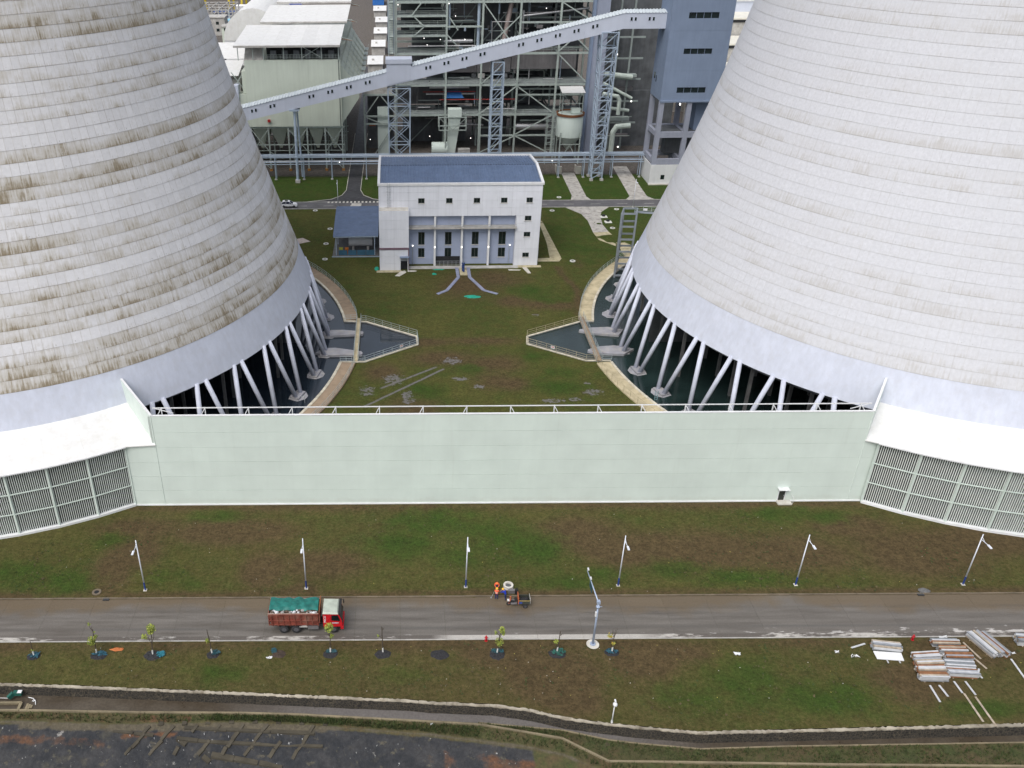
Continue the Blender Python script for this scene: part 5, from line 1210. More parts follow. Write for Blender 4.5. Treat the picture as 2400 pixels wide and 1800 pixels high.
# casings, ducts and plant inside
CB = [((31, 302, 34), (52, 8, 46), CASED), ((44.5, 283, 26.6), (19.5, 5, 5.4), CASE), ((29.5, 282, 26.2), (10, 4, 6), CASE), ((20, 286, 25), (9.6, 5, 5), CASE), ((7.5, 289, 40), (12, 8, 12), CASED), ((20, 291, 41), (9, 8, 10), CASE), ((31, 290, 38), (9, 8, 15), CASED),
      ((42, 291, 40), (10, 8, 10), CASED), ((52, 290, 34), (8, 8, 30), CASED), ((12, 289, 6), (20, 6, 10), CASED), ((30, 289, 6.5), (9, 7, 9), CASED), ((42, 289, 7), (10, 7, 10), CASED), ((-5, 284, 8), (8, 5, 16), CASED), ((20, 292, 16), (50, 6, 8), CASED)]
for c, d, m in CB: box("casing_block", m, bo, c, d)
for x in np.arange(35.3, 54.2, .9): box("casing_rib", CASE, bo, (x, 280.45, 26.6), (.14, .12, 5.4))
for x in np.arange(25, 34.4, .9): box("casing_rib", CASE, bo, (x, 279.95, 26.2), (.14, .12, 6))
PI_ = [((3.5, 276, 31.4), (23.5, 276, 31.4), .22, SILV), ((14, 277, 32.6), (22.5, 277, 32.6), .55, SILV), ((8, 276.5, 18.2), (24, 276.5, 18.2), .12, REDP), ((13, 275, 16.2), (36, 275, 16.2), .12, REDP), ((9, 278, 17.3), (24, 278, 17.3), .3, SILV), ((10, 277, 19.4), (22, 277, 19.4), .35, SILV),
       ((36.5, 277, 7.6), (47, 277, 7.6), 1.15, SILV), ((36.3, 276, 17.2), (57, 276, 17.2), .35, MG), ((36.3, 277, 18.8), (57, 277, 18.8), .3, MG), ((27, 275, 13.4), (36, 275, 13.4), .16, SILV), ((36, 275, 13.4), (36, 275, 30), .16, SILV), ((37, 276, 39.5), (56, 276, 41.5), .3, SILV), ((31.5, 277, 31), (34, 277, 46), .7, mat("pinkish_lagging", (.42, .34, .32), .5, .3)),
       ((37, 276, 34), (37, 276, 41), .3, SILV), ((28, 275.6, 30), (28, 275.6, 38), .12, SILV), ((28, 275.6, 38), (34, 275.6, 38), .12, SILV), ((15.5, 275, 36), (15.5, 275, 44), .3, STEELB), ((24, 275, 30), (24, 275, 44), .45, STEELB), ((30, 277, 40), (30, 277, 50), .3, STEELB), ((38, 277, 9.4), (47, 277, 9.4), .3, MG), ((16, 280, 8), (27, 280, 7.4), .35, SILV), ((9, 280, 9.6), (26, 280, 9.2), .25, CASE)]
for p, q, r_, m in PI_: tube("pipe", m, bo, p, q, r_, 12)
for x, z, y in ((.6, 43.0, 273.6), (15.2, 43.2, 273.6), (17.3, 39.6, 276), (8.2, 33.6, 276), (13.0, 33.2, 276), (20.2, 33.2, 276), (9.1, 31.9, 275), (43.5, 41.5, 276), (22.8, 4.6, 275), (10.2, 5.0, 276), (-8.2, 4.4, 275), (7, 37.9, 275)): box("lit_lamp", LAMPD, bo, (x, y, z), (.2, .2, .16))
rc = random.Random(5)
for k in range(130):      # smaller pipework, cable trays and gear on the decks
    x = rc.uniform(1, 55); z = rc.choice(LV[:7]) + rc.uniform(.6, 4.5); y = rc.uniform(276, 283); kind = rc.random()
    if z > 46: continue
    if kind < .35: tube("pipe", rc.choice((SILV, MG, STEELB, CASE, MGD)), bo, (x, y, z), (min(56.5, x + rc.uniform(2, 9)), y, z), rc.uniform(.06, .22), 8)
    elif kind < .6: tube("pipe", rc.choice((SILV, MG, STEELB, CASE)), bo, (x, y, z - 2), (x, y, z + rc.uniform(1, 5)), rc.uniform(.06, .2), 8)
    elif kind < .9: box("machine", rc.choice((CASE, MGD, CONC, MG, CASED, STEELB)), bo, (x, y, z - 1.5), (rc.uniform(.5, 2.2), rc.uniform(.5, 1.5), rc.uniform(.5, 1.8)))
    else: box("cable_tray", MGD, bo, (x, y, z), (rc.uniform(3, 8), .5, .12))
for x in (62, 66, 70): beam("column", MGD, bo, (x, 279, 0), (x, 279, 44), .5)
for z in (8, 14.5, 21, 27, 33): beam("beam", MGD, bo, (60.5, 279, z), (74, 279, z), .35, .5)
bp = MB()  # blue sheet over stored plant
blx = [(14.8, 17.2), (20.3, 17.2)]; bp.add([(14.8, 275.2, 16.6), (20.4, 275.2, 16.6), (19.2, 277.5, 18.3), (15.6, 277.5, 18.3)], [(0, 1, 2, 3)]).add([(15.6, 277.5, 18.3), (19.2, 277.5, 18.3), (20.4, 280, 16.8), (14.8, 280, 16.8)], [(0, 1, 2, 3)]); bp.build("blue_sheet", mat("blue_tarp", (.03, .14, .38), .5, var=.2), bo)
# forced draught fan with its duct and platform
fn = thing("draught_fan", "mint fan casing with tall duct and red base behind the pump house roof", "fan", (14, 273, 0))
MB().tube((10.6, 270.5, 2.6), (15.4, 270.5, 2.6), 2.0, 2.0, 24).build("fan_casing", MINT, fn); MB().add([(15.2, 269.6, .8), (17.6, 269.6, .8), (19.2, 269.6, 12), (15.6, 269.6, 12), (15.2, 272, .8), (17.6, 272, .8), (19.2, 272, 12), (15.6, 272, 12)], [(0, 1, 2, 3), (7, 6, 5, 4), (0, 4, 5, 1), (1, 5, 6, 2), (2, 6, 7, 3), (3, 7, 4, 0)]).build("duct", MINT, fn)
box("duct_head", MINT, fn, (17.4, 270.8, 13.3), (4.0, 3, 2.4)); box("base_frame", REDP, fn, (14.3, 269.2, .6), (7.2, .5, .5)); box("base_frame", REDP, fn, (12, 268.6, .3), (2.4, .5, .4))
PF = [(12.7, 268.6), (20.8, 268.6)]
for x in (12.7, 20.8):
    for y in (268.6, 273): beam("platform_post", MG, fn, (x, y, 8.6), (x, y, 12.6), .26)
for z in (8.6, 9.9, 12.4): beam("platform_beam", MG, fn, (12.7, 268.6, z), (20.8, 268.6, z), .22, .3)
beam("platform_brace", MG, fn, (12.8, 268.5, 12.2), (16.7, 268.5, 8.8), .14); beam("platform_brace", MG, fn, (20.7, 268.5, 12.2), (16.9, 268.5, 8.8), .14)
for x in (14.7, 25.0): beam("platform_post", MG, fn, (x, 268.8, 0), (x, 268.8, 12.4), .4)
box("motor", CONC, fn, (20.4, 270, 1.6), (3.6, 2, 2.2))
ld_ = thing("left_duct_bay", "low mint steel bay with upright duct beside the access road", "steel frame", (-5, 273, 0))
for x in (-9.7, -.4): beam("column", MG, ld_, (x, 273, 0), (x, 273, 18.4), .5)
for z in (18.2, 11.9, 9.6): beam("beam", MG, ld_, (-9.7, 273, z), (0, 273, z), .3, .5)
for p, q in (((-9.4, 12.3), (-5.4, 17.8)), ((-4.6, 17.8), (-.6, 13)), ((-9.2, 11.6), (-5, 9.8)), ((-6.8, .3), (-.8, 9.4))): beam("brace", MG, ld_, (p[0], 272.9, p[1]), (q[0], 272.9, q[1]), .25)
box("duct", MINT, ld_, (-4.1, 274.6, 7.3), (3.4, 2.2, 14)); box("hoist", mat("orange_hoist", (.55, .12, .02), .6), ld_, (-7.4, 273.6, 9.2), (1.8, .6, .5))
box("roof_block", CONC, ld_, (-5.5, 277, 20.5), (8.4, 7, 4.5))
# grey lift shaft
SHAFT = mat("pale_blue_grey_cladding", (.30, .335, .43), .6, var=.05, vsc=.3, streak=.08)
gp = thing("lift_shaft", "tall plain blue grey shaft right of the boiler frame", "tower", (59, 272, 0))
for k in range(6): box("shaft_panel", SHAFT, gp, (59.0, 272.2, 5 + 10 * k), (3.5, 3.5, 9.98))
box("side_fin", BLUEGREY, gp, (56.8, 273, 30), (.8, 1.8, 60))
# silo
si = thing("ash_silo", "pale green cylindrical silo on steel legs beside the lift shaft", "silo", (51, 265, 0))
MB().lathe([(3.85, 7.8), (3.85, 13.9), (3.5, 14.2), (.1, 14.3)], (51, 265), n=40).build("silo_body", MINT, si, True); MB().lathe([(.4, 3.6), (3.85, 7.8)], (51, 265), n=40).build("silo_cone", MINTD, si, True)
for dx in (-2.9, 2.9):
    for dy in (-2.9, 2.9): beam("leg", MG, si, (51 + dx, 265 + dy, 0), (51 + dx, 265 + dy, 9.2), .34)
    beam("brace", MG, si, (51 + dx, 262.1, .6), (51, 262.1, 5.6), .18)
    for dy in (-2.2, 2.2): beam("frame_post", MG, si, (51 + dx, 265 + dy, 14), (51 + dx, 265 + dy, 20.6), .2)
for dy in (-2.9, 2.9): beam("leg_tie", MG, si, (48.1, 265 + dy, 5.8), (53.9, 265 + dy, 5.8), .25)
for z in (17.4, 20.4): beam("frame_tie", MG, si, (48.1, 262.8, z), (53.9, 262.8, z), .18)
MB().add([(47.6, 262.2, 20.5), (54.4, 262.2, 20.5), (54.4, 267.8, 21.3), (47.6, 267.8, 21.3)], [(0, 1, 2, 3)]).build("roof_sheet", WHITE2, si); box("filter_box", MINT, si, (52.2, 263.8, 15.2), (2.6, 1.4, 1.4))
MB().lathe([(3.9, 13.8), (4.1, 13.8), (4.1, 14.5), (3.9, 14.5)], (51, 265), n=40, closed=True).build("rim_walk", RUST, si)
for p, q in (((48.1, 20.3), (50, 17.6)), ((53.9, 20.3), (52, 17.6))): beam("brace", MG, si, (p[0], 262.8, p[1]), (q[0], 262.8, q[1]), .1)
lt = thing("ladder_tower", "slender mint ladder scaffold standing left of the silo", "scaffold", (45, 263, 0))
for x in (44.0, 46.4):
    for y in (262, 264): beam("post", MG, lt, (x, y, 0), (x, y, 15), .14)
for i in range(9):
    z = 1.0 + i * 1.65
    for y in (262, 264): beam("rung", MG, lt, (44, y, z), (46.4, y, z), .1)
    if i % 2: beam("brace", MG, lt, (44, 262, z), (46.4, 262, z + 1.6), .07)
# low white blocks under the silo
for x, lab in ((46.7, "left low white wall block below the silo"), (52.3, "right low white wall block below the silo")): tag(MB().box((x, 252.4, 1.0), (1.5, 1.0, 2.0)).box((x - .6, 253.6, 1.0), (.25, 2.4, 2.0)).build("wall_block", CONCL), lab, "block")
# grey transfer tower
gtw = thing("transfer_tower", "tall blue grey clad transfer tower on a concrete frame beside the right cooling tower", "tower", (78, 246, 0))
bands = [(74.35, 82.0, 43.0, 44.45), (74.3, 81.6, 34.4, 35.75), (73.95, 81.5, 24.65, 26.05)]
facade(gtw, BLUEGREY, 70, 85.7, 0, 0, 241.3, 1, [22.6, 30.2, 40, 50, 60], bands, .15)
for r in bands:
    w = box("window", GLASS, gtw, ((r[0] + r[1]) / 2, 241.6, (r[2] + r[3]) / 2), (r[1] - r[0], .06, r[3] - r[2]))
    for i in range(1, 4): box("window_frame", BLUEGREY, w, (r[0] + (r[1] - r[0]) * i / 4, 241.54, (r[2] + r[3]) / 2), (.1, .06, r[3] - r[2]))
box("tower_core", CASED, gtw, (77.85, 246.6, 41.4), (15.4, 9.6, 37.4)); box("side_wall", BLUEGREY, gtw, (70.0, 246.5, 41.3), (.16, 10.3, 37.4)); box("side_wall", BLUEGREY, gtw, (85.7, 246.5, 41.3), (.16, 10.3, 37.4))
box("floor_band", BLUEGREY, gtw, (77.85, 241.2, 22.5), (15.8, .3, .5))
for y, z, w_ in ((249.4, 27.8, 1.2), (247.6, 27.2, .5)): box("side_window", GLASS, gtw, (69.92, y, z), (.1, w_, 1.6))
CG = mat("grey_painted_concrete", (.30, .32, .39), .8, var=.08, vsc=.4, streak=.1)
for x in (70.6, 78.0, 85.1):
    for y in (241.9, 251.0): box("column", CG, gtw, (x, y, 11.3), (1.25, 1.1, 22.6))
for z in (13.6, 6.3):
    for y in (241.85, 251.0): beam("beam", CG, gtw, (70.6, y, z), (85.1, y, z), .9, 1.5)
    for x in (70.6, 78, 85.1): beam("beam", CG, gtw, (x, 241.9, z), (x, 251, z), .8, 1.3)
box("inner_deck", CASED, gtw, (78, 247, 13.9), (13.5, 7, .3)); box("inner_block", CASED, gtw, (79, 249, 10), (9, 3, 6)); box("inner_block", BLUEGREY, gtw, (82.5, 247, 18), (3, 4, 8)); 
for r in cut(70.05, 77.6, 0, 5.5, [(72.9, 74.0, 1.4, 2.7)]): box("base_wall", WHITE, gtw, ((r[0] + r[1]) / 2, 241.25, (r[2] + r[3]) / 2), (r[1] - r[0], .2, r[3] - r[2]))
box("base_window", GLASS, gtw, (73.45, 241.32, 2.05), (1.1, .08, 1.3)); box("base_wall", WHITE, gtw, (70.0, 246, 2.75), (.2, 9.4, 5.5)); box("base_plinth", CONCL, gtw, (73.9, 241.0, .1), (8.4, .7, .3)); box("lit_lamp", LAMPD, gtw, (77.0, 246.5, 20.6), (.3, .3, .5))
# ducts and pipes between the shaft and the transfer tower
rb_ = thing("rear_pipework", "dark plant bay with mint pipes between the grey shaft and transfer tower", "pipework", (66, 275, 0))
for c, d, m in (((72, 286, 34), (24, 6, 40), CASED), ((74, 284, 8), (24, 4, 18), CASED), ((66, 286, 8), (16, 6, 16), CASED), ((66, 280, 18), (12, 2, 1), CASE), ((66, 277, 22.5), (12, 2, .8), MGD), ((66, 276, 10), (10, 2, 1), MGD), ((66, 275, 5.2), (10, 1, .8), CASE)): box("casing_block", m, rb_, c, d)
for pts_, r_ in (([(60.5, 272, 24), (70, 274, 22.5)], .8), ([(61, 271, 21.5), (70, 271, 17)], .45), ([(61, 270, 18.6), (65.5, 270, 17.8), (66.2, 270, 16.6), (66.2, 270, 12.5)], .6), ([(70, 269, 9.5), (66, 269, 9.2), (65, 269, 7.5), (65, 269, 1)], .8), ([(64, 272, 14), (70, 273, 13)], .5)): MB().pipe(pts_, r_, 12).build("pipe", MINTD, rb_, False)
for z in (12.2, 6.6): beam("handrail", MINTD, rb_, (61, 268.5, z), (70, 268.5, z), .1)
for x, z in ((66.8, 3.4), (69.2, 16.8), (63.5, 30)): box("lit_lamp", LAMPD, rb_, (x, 268.0, z), (.3, .3, .3))

# ---- behind: yards, sheds and cranes seen through the gaps
for i, (x, y, w, d, h) in enumerate(((-9.2, 414, 7, 22, 4), (-8.6, 459, 7, 20, 4), (-8.2, 500, 7, 20, 4), (-8.2, 541, 7, 20, 4), (-9.8, 590, 8, 22, 4))):
    t = thing("yard_shed", "white roofed yard shed, number %s back along the access road" % ["one", "two", "three", "four", "five"][i], "shed", (x, y, 0), "white roofed sheds along the access road")
    box("wall", CONC, t, (x, y, h / 2), (w - .6, d - 2, h)); MB().add([(x - w / 2, y - d / 2, h), (x + w / 2, y - d / 2, h), (x + w / 2, y, h + 1.6), (x - w / 2, y, h + 1.6), (x + w / 2, y + d / 2, h), (x - w / 2, y + d / 2, h)], [(0, 1, 2, 3), (3, 2, 4, 5)]).build("roof_sheet", WHITE2, t)
    box("roof_vent", CONC, t, (x - 1, y - d / 4, h + 1), (1, 1, .8))
tag(MB().prism([(-15.5, 640), (-8, 640), (-8, 655), (-15.5, 655)], 0, 5).prism([(-16.2, 639), (-7.4, 639), (-7.4, 656), (-16.2, 656)], 5, 5.4).build("blue_shelter", mat("bright_blue_sheet", (.03, .16, .5), .5)), "bright blue roofed shelter far back along the access road", "shelter")
BRN = mat("brown_brick_sheds", (.16, .13, .12), .9, var=.2)
rnd = random.Random(11)
for i, (x, y, w, d, h, m, lab) in enumerate(((-128, 700, 34, 40, 14, BRN, "brown works building at the far left edge"), (-92, 760, 50, 30, 12, BRN, "long brown works building far behind the dust collector"), (-100, 520, 14, 10, 9, CONC, "grey concrete pump room far left behind the dust collector"), (-80, 470, 12, 8, 11, ESPM, "mint box building left behind the dust collector"),
                                   (-62, 430, 10, 8, 9, CASED, "dark box building left behind the dust collector"), (-78, 395, 16, 10, 12, CASED, "dark timber frame shed left behind the dust collector"), (20, 760, 140, 40, 16, BRN, "wide brown works block on the skyline behind the boiler"))):
    t = thing("works_building", lab, "building", (x, y, 0)); box("wall", m, t, (x, y, h / 2), (w, d, h)); box("roof_slab", CONC, t, (x, y, h + .2), (w + .8, d + .8, .5))
    for j in range(int(w / 4)):
        for z in np.arange(2, h - 1, 3.5): box("window", GLASS, t, (x - w / 2 + 2 + j * 4, y - d / 2 - .02, z + .8), (1.6, .1, 1.5))
YEL = mat("crane_yellow", (.55, .43, .03), .5, var=.1)
gc = thing("gantry_crane", "yellow gantry crane in the far left yard", "crane", (-108, 600, 0))
for x in (-122, -104, -96):
    beam("leg", YEL, gc, (x - 1, 600, 0), (x, 604, 22), 1.2); beam("leg", YEL, gc, (x + 1, 612, 0), (x, 608, 22), 1.2)
beam("girder", YEL, gc, (-128, 606, 22.5), (-90, 606, 22.5), 1.6, 2.2); beam("girder", YEL, gc, (-104, 604, 9), (-96, 604, 9), .8)
for lab, x, y, w, d, h, c in (("pale blue open tank in the far left yard", -93, 545, 12, 8, 4, (.2, .45, .6)), ("deep blue covered stack in the far left yard", -103, 580, 16, 8, 4, (.04, .07, .2)), ("white canopy roof in the far left yard", -92, 592, 14, 8, 6, (.8, .8, .8)), ("rust red container in the far left yard", -106, 548, 3, 8, 3, (.2, .06, .04)), ("blue machine hall roof behind the vaulted duct", -66, 610, 12, 8, 5, (.05, .1, .45))):
    t = thing("yard_store", lab, "store", (x, y, 0)); box("body", mat("store_" + lab.split()[0] + lab.split()[1], c, .5, var=.2), t, (x, y, h / 2), (w, d, h)); box("lid", mat("storel_" + lab.split()[0] + lab.split()[1], tuple(min(1, v * 1.3) for v in c), .5, var=.2), t, (x, y, h + .12), (w + .4, d + .4, .24)); 
fr_ = thing("concrete_skeleton", "unfinished concrete frame in the far left yard", "concrete frame", (-112, 560, 0))
for i in range(7):
    for j in range(4): beam("column", CONC, fr_, (-132 + i * 6, 548 + j * 12, 0), (-132 + i * 6, 548 + j * 12, 9), .7)
    for z in (4.5, 9): beam("beam", CONC, fr_, (-132 + i * 6, 548, z), (-132 + i * 6, 584, z), .5)
for j in range(4):
    for z in (4.5, 9): beam("beam", CONC, fr_, (-132, 548 + j * 12, z), (-96, 548 + j * 12, z), .5)
rr = thing("stepped_hall", "pale stepped roof hall glimpsed right of the transfer tower", "building", (125, 330, 0))
for k, (y, z) in enumerate(((300, 12), (318, 17), (336, 23), (354, 29))):
    box("roof_slab", mat("cream_roof", (.72, .70, .62), .6, var=.08), rr, (128, y, z), (60, 17.4, .6)); box("wall", BLUEGREY if k == 0 else CONC, rr, (128, y - 8, z / 2), (59, .5, z)); box("painted_eave_shadow", DARK, rr, (128, y - 8.4, z - .9), (59, .3, .8))  # black strip under each eave stands in for its shadow
for i in range(16): box("rail_post", WHITE, rr, (102 + i * 1.6, 362, 32), (.3, .3, 6))
box("top_wall", LILAC, rr, (128, 361.8, 31), (60, .5, 4)); box("rail", WHITE, rr, (128, 361.4, 33.2), (60, .4, .5)); box("red_sign", REDP, rr, (111, 291.6, 8), (4, .2, 2.4))

# ================================================================== ALONG THE FRONT ROAD
NAVY = mat("navy_paint", (.02, .05, .22), .5)
POLEW = mat("white_pole_paint", (.72, .75, .82), .45, var=.04)
def street_lamp(x, y, h, lab, base_c, grp, arm=1.3, blue=1.25):
    t = thing("street_lamp", lab, "street lamp", (x, y, 0), grp)
    MB().tube((x, y, blue), (x, y, h), .085, .055, 12).build("pole", POLEW, t, True)
    if blue > .1: MB().tube((x, y, .05), (x, y, blue), .10, .10, 12).build("base_sleeve", base_c, t)
    MB().box((x, y, .03), (.42, .42, .06)).build("base_plate", CONCL, t)
    MB().tube((x, y, h - .75), (x, y - arm, h - .55), .04, .035, 8).tube((x, y, h - .35), (x, y - arm * .5, h - .62), .02, .02, 6).build("arm", POLEW, t)
    b = MB(); b.box((x, y - arm - .28, h - .54), (.24, .66, .10)); b.box((x, y - arm - .3, h - .47), (.14, .4, .06)); b.build("lamp_head", POLEW, t); box("diffuser", CONCL, t, (x, y - arm - .3, h - .605), (.18, .46, .03))
for i, (x, y) in enumerate(((-30.9, 80.85), (-11.36, 81.0), (8.0, 81.05), (26.5, 81.15), (48.0, 81.1), (68.2, 81.0))):
    street_lamp(x, y, 7.75, "white street lamp with navy base, %s from the left beside the front road" % ["first", "second", "third", "fourth", "fifth", "sixth"][i], NAVY, "lamps along the front road")
street_lamp(-15.4, 223.4, 7.4, "pale street lamp by the zebra crossing on the far road", POLEW, "lamps on the far road", 1.0, .05)
street_lamp(61.1, 222.1, 7.4, "pale street lamp by the far road near the steel tower", POLEW, "lamps on the far road", 1.0, .05)
# camera mast with arm over the road
PB = mat("blue_grey_mast", (.36, .43, .56), .45, .2, var=.06)
cm = thing("camera_mast", "blue grey camera mast with a long arm reaching over the front road", "camera mast", (21.6, 71.7, 0))
MB().tube((21.6, 71.7, .1), (21.6, 71.7, 6.35), .125, .10, 14).build("mast", PB, cm, True); MB().tube((21.6, 71.7, 6.25), (21.28, 76.6, 6.5), .08, .055, 12).build("arm", PB, cm, True); tube("collar", PB, cm, (21.6, 71.7, 5.6), (21.6, 71.7, 5.8), .22, 12); box("flange", PB, cm, (21.6, 71.78, 6.3), (.36, .4, .36))
MB().tube((21.6, 71.7, -.02), (21.6, 71.7, .07), .72, .70, 26).build("base_disc", CONCL, cm); MB().tube((21.6, 71.7, .05), (21.6, 71.7, .16), .32, .32, 10).build("bolt_flange", PB, cm)
box("sign_board", mat("teal_sign_back", (.02, .07, .09), .5), cm, (21.44, 74.9, 5.72), (.05, 1.25, 1.0)); 
for y in (75.1, 76.6): box("camera", WHITE, cm, (21.36, y, 6.72), (.16, .34, .16))
box("control_case", WHITE, cm, (21.44, 71.6, 4.7), (.16, .2, .62)); box("bracket", PB, cm, (21.85, 71.7, 5.7), (.4, .05, .05))
# short camera post at the channel
sc_ = thing("camera_post", "short white post with a round camera head at the stone wall's edge", "camera post", (21.5, 61.15, 0))
MB().tube((21.5, 61.15, 0), (21.5, 61.15, 2.75), .07, .05, 10).build("post", WHITE, sc_, True); MB().tube((21.5, 61.15, 0), (21.5, 61.15, .3), .12, .10, 10).build("base", WHITE, sc_); MB().ball((21.5, 61.02, 2.8), .24, 14).build("camera_dome", WHITE, sc_, True); box("camera_case", WHITE, sc_, (21.5, 61.15, 3.15), (.14, .3, .22))
RED = mat("hydrant_red", (.45, .01, .02), .4)
for x, y, lab in ((9.69, 72.35, "red fire hydrant beside the gutter left of the camera mast"), (57.6, 72.1, "red fire hydrant near the stacks of boards")):
    t = thing("fire_hydrant", lab, "fire hydrant", (x, y, 0), "hydrants by the front road")
    MB().tube((x, y, 0), (x, y, .62), .11, .10, 12).ball((x, y, .64), .12, 12).tube((x, y, .74), (x, y, .82), .04, .04, 8).build("body", RED, t, True); MB().tube((x - .2, y, .48), (x + .2, y, .48), .06, .06, 10).build("outlet", RED, t); MB().tube((x, y, 0), (x, y, .06), .18, .18, 12).build("flange", RED, t)
for x, lab in ((-35.2, "dark kerb drain inlet near the left end of the front road"), (62.2, "dark kerb drain inlet near the right end of the front road")):
    t = thing("kerb_drain", lab, "drain", (x, 79.3, 0), "kerb drain inlets"); box("grate_box", DARK, t, (x, 79.3, .04), (.75, .5, .14)); 
    for i in range(5): box("grate_bar", CASED, t, (x - .3 + i * .15, 79.28, .12), (.04, .5, .03))
blanket("spoil_heap", "small dark spoil heap behind the right kerb drain", "heap", (62.9, 79.9), .8, .5, CONCD, 9, .25)

# ---- saplings and their pits
BARK = mat("sapling_bark", (.065, .05, .035), .9, var=.3, bump=.4, bs=30); LIME = mat("limewash", (.62, .62, .60), .9, var=.1)
LEAF = [mat("young_leaf_a", (.22, .27, .03), .6, var=.3), mat("young_leaf_b", (.30, .33, .05), .6, var=.3), mat("young_leaf_c", (.13, .18, .03), .6, var=.3), mat("yellow_leaf", (.42, .30, .04), .6, var=.3)]
MULCH = mat("dark_mulch", (.022, .022, .025), .95, var=.5, vsc=5, bump=.9, bs=6); NET = mat("blue_green_net", (.012, .06, .075), .7, var=.4, vsc=4); NETB = mat("faded_blue_net", (.015, .075, .11), .7, var=.4, vsc=4)
def sapling(x, y, h, lx, clumps, lab, limbs=(), yellow=False, seed=0):
    r_ = random.Random(seed); t = thing("sapling", lab, "tree", (x, y, 0), "young trees along the near verge"); b = MB()
    top = (x + lx, y + .05, h); n_ = 7; pts_ = []
    for i in range(n_ + 1):
        f = i / n_; pts_.append((x + lx * f + r_.uniform(-.02, .02) * (0 < i < n_), y + .05 * f + r_.uniform(-.02, .02) * (0 < i < n_), h * f))
    R = lambda f: .075 - .035 * f
    for i in range(n_): b.tube(pts_[i], pts_[i + 1], R(i / n_), R((i + 1) / n_), 8)
    for z0, dx, dy, dz in limbs:
        f = z0 / h; p = (x + lx * f, y + .05 * f, z0); m_ = (p[0] + dx * .5, p[1] + dy * .5, z0 + dz * .35); e = (p[0] + dx, p[1] + dy, z0 + dz)
        b.tube(p, m_, .035, .026, 6).tube(m_, e, .026, .012, 6)
        for k in range(3): b.tube(m_, (m_[0] + r_.uniform(-.3, .3), m_[1] + r_.uniform(-.3, .3), m_[2] + r_.uniform(.1, .5)), .014, .006, 5)
    b.build("trunk", BARK, t)
    MB().tube((x, y, 0), (x + lx * .75 / h, y, .75), .085, .08, 8).build("limewash_band", LIME, t)
    c = MB()
    for cx, cy, cz, rr_, n2 in clumps:
        for k in range(n2):
            u, v_, w_ = r_.gauss(0, 1), r_.gauss(0, 1), r_.gauss(0, 1); L = math.sqrt(u * u + v_ * v_ + w_ * w_) or 1; f = .88 * rr_ * r_.random() ** .45 / L
            px, py, pz = x + cx + u * f, y + cy + v_ * f, cz + w_ * f * 1.15; a, e, s_ = r_.uniform(0, 6.28), r_.uniform(-.9, .9), r_.uniform(.06, .12)
            ux, uy, uz = math.cos(a) * math.cos(e) * s_, math.sin(a) * math.cos(e) * s_, math.sin(e) * s_; vx, vy, vz = -math.sin(a) * s_ * .55, math.cos(a) * s_ * .55, r_.uniform(-.4, .4) * s_
            c.add([(px - ux, py - uy, pz - uz), (px + vx, py + vy, pz + vz), (px + ux, py + uy, pz + uz), (px - vx, py - vy, pz - vz)], [(0, 1, 2, 3)], (3 if yellow and r_.random() < .6 else r_.choice((0, 0, 1, 2))))
    if c.v: c.build("crown", LEAF, t)
    return t
def tree_pit(x, y, rx, ry, lab, net=None, seed=0, m=MULCH):
    t = thing("tree_pit", lab, "tree pit", (x, y, 0), "round planting pits along the near verge"); r_ = random.Random(seed); b = MB(); n_ = 22; b.v.append((x, y, .13))
    for k, (f, z) in enumerate(((.35, .12), (.7, .10), (1.0, .01))):
        for i in range(n_): a = 2 * math.pi * i / n_; q = f * (1 + r_.uniform(-.09, .09)); b.v.append((x + rx * q * math.cos(a), y + ry * q * math.sin(a), z + r_.uniform(-.03, .05) * (k < 2)))
    for i in range(n_):
        b.f.append((0, 1 + i, 1 + (i + 1) % n_)); b.m.append(0)
        for k in range(2): b.f.append((1 + k * n_ + i, 1 + (k + 1) * n_ + i, 1 + (k + 1) * n_ + (i + 1) % n_, 1 + k * n_ + (i + 1) % n_)); b.m.append(0)
    b.build("mound", m, t)
    if net:
        dx, dy, sx, sy, nm = net; b = MB()
        for k in range(26):
            a = r_.uniform(0, 6.28); q = r_.random() ** .5; px, py = x + dx + sx * q * math.cos(a), y + dy + sy * q * math.sin(a); a2 = r_.uniform(0, 3.14); L = r_.uniform(.12, .3); z = r_.uniform(.14, .22)
            b.add([(px - L * math.cos(a2), py - L * math.sin(a2), z), (px + .12 * math.sin(a2), py - .12 * math.cos(a2), z + r_.uniform(0, .08)), (px + L * math.cos(a2), py + L * math.sin(a2), z), (px - .12 * math.sin(a2), py + .12 * math.cos(a2), z - .02)], [(0, 1, 2, 3)])
        b.build("shade_net", nm, t)
P8 = [(-40.77, 70.5), (-33.87, 70.75), (-27.55, 70.56), (-20.95, 70.67), (-13.5, 70.55), (-7.77, 70.7), (-1.93, 70.68), (4.37, 70.35), (10.74, 70.5), (17.43, 70.65), (23.51, 70.57)]
tree_pit(-40.8, 70.4, .75, .55, "planting pit with blue net under the leftmost bare stump", (.1, .1, .6, .4, NETB), 1); tree_pit(-33.6, 70.4, 1.0, .7, "planting pit with torn blue net beside the orange cloth", (.2, .2, .75, .45, NETB), 2); tree_pit(-27.5, 70.45, 1.0, .75, "planting pit with bright blue net half thrown open on its right", (.85, .1, .45, .4, mat("bright_net", (.015, .15, .20), .6)), 3)
tree_pit(-20.85, 70.5, .75, .6, "planting pit with dark blue net under the thin leaning sapling", (.3, .2, .5, .3, NET), 4); tree_pit(-13.5, 70.5, .95, .7, "empty brown planting pit with white plastic scraps", (-.6, .4, .25, .3, NET), 5, mat("pit_soil", (.055, .038, .028), .95, var=.4, bump=.8)); tree_pit(-7.7, 70.5, .9, .75, "round dark planting pit below the dump truck's cab", (0, .3, .6, .2, NET), 6)
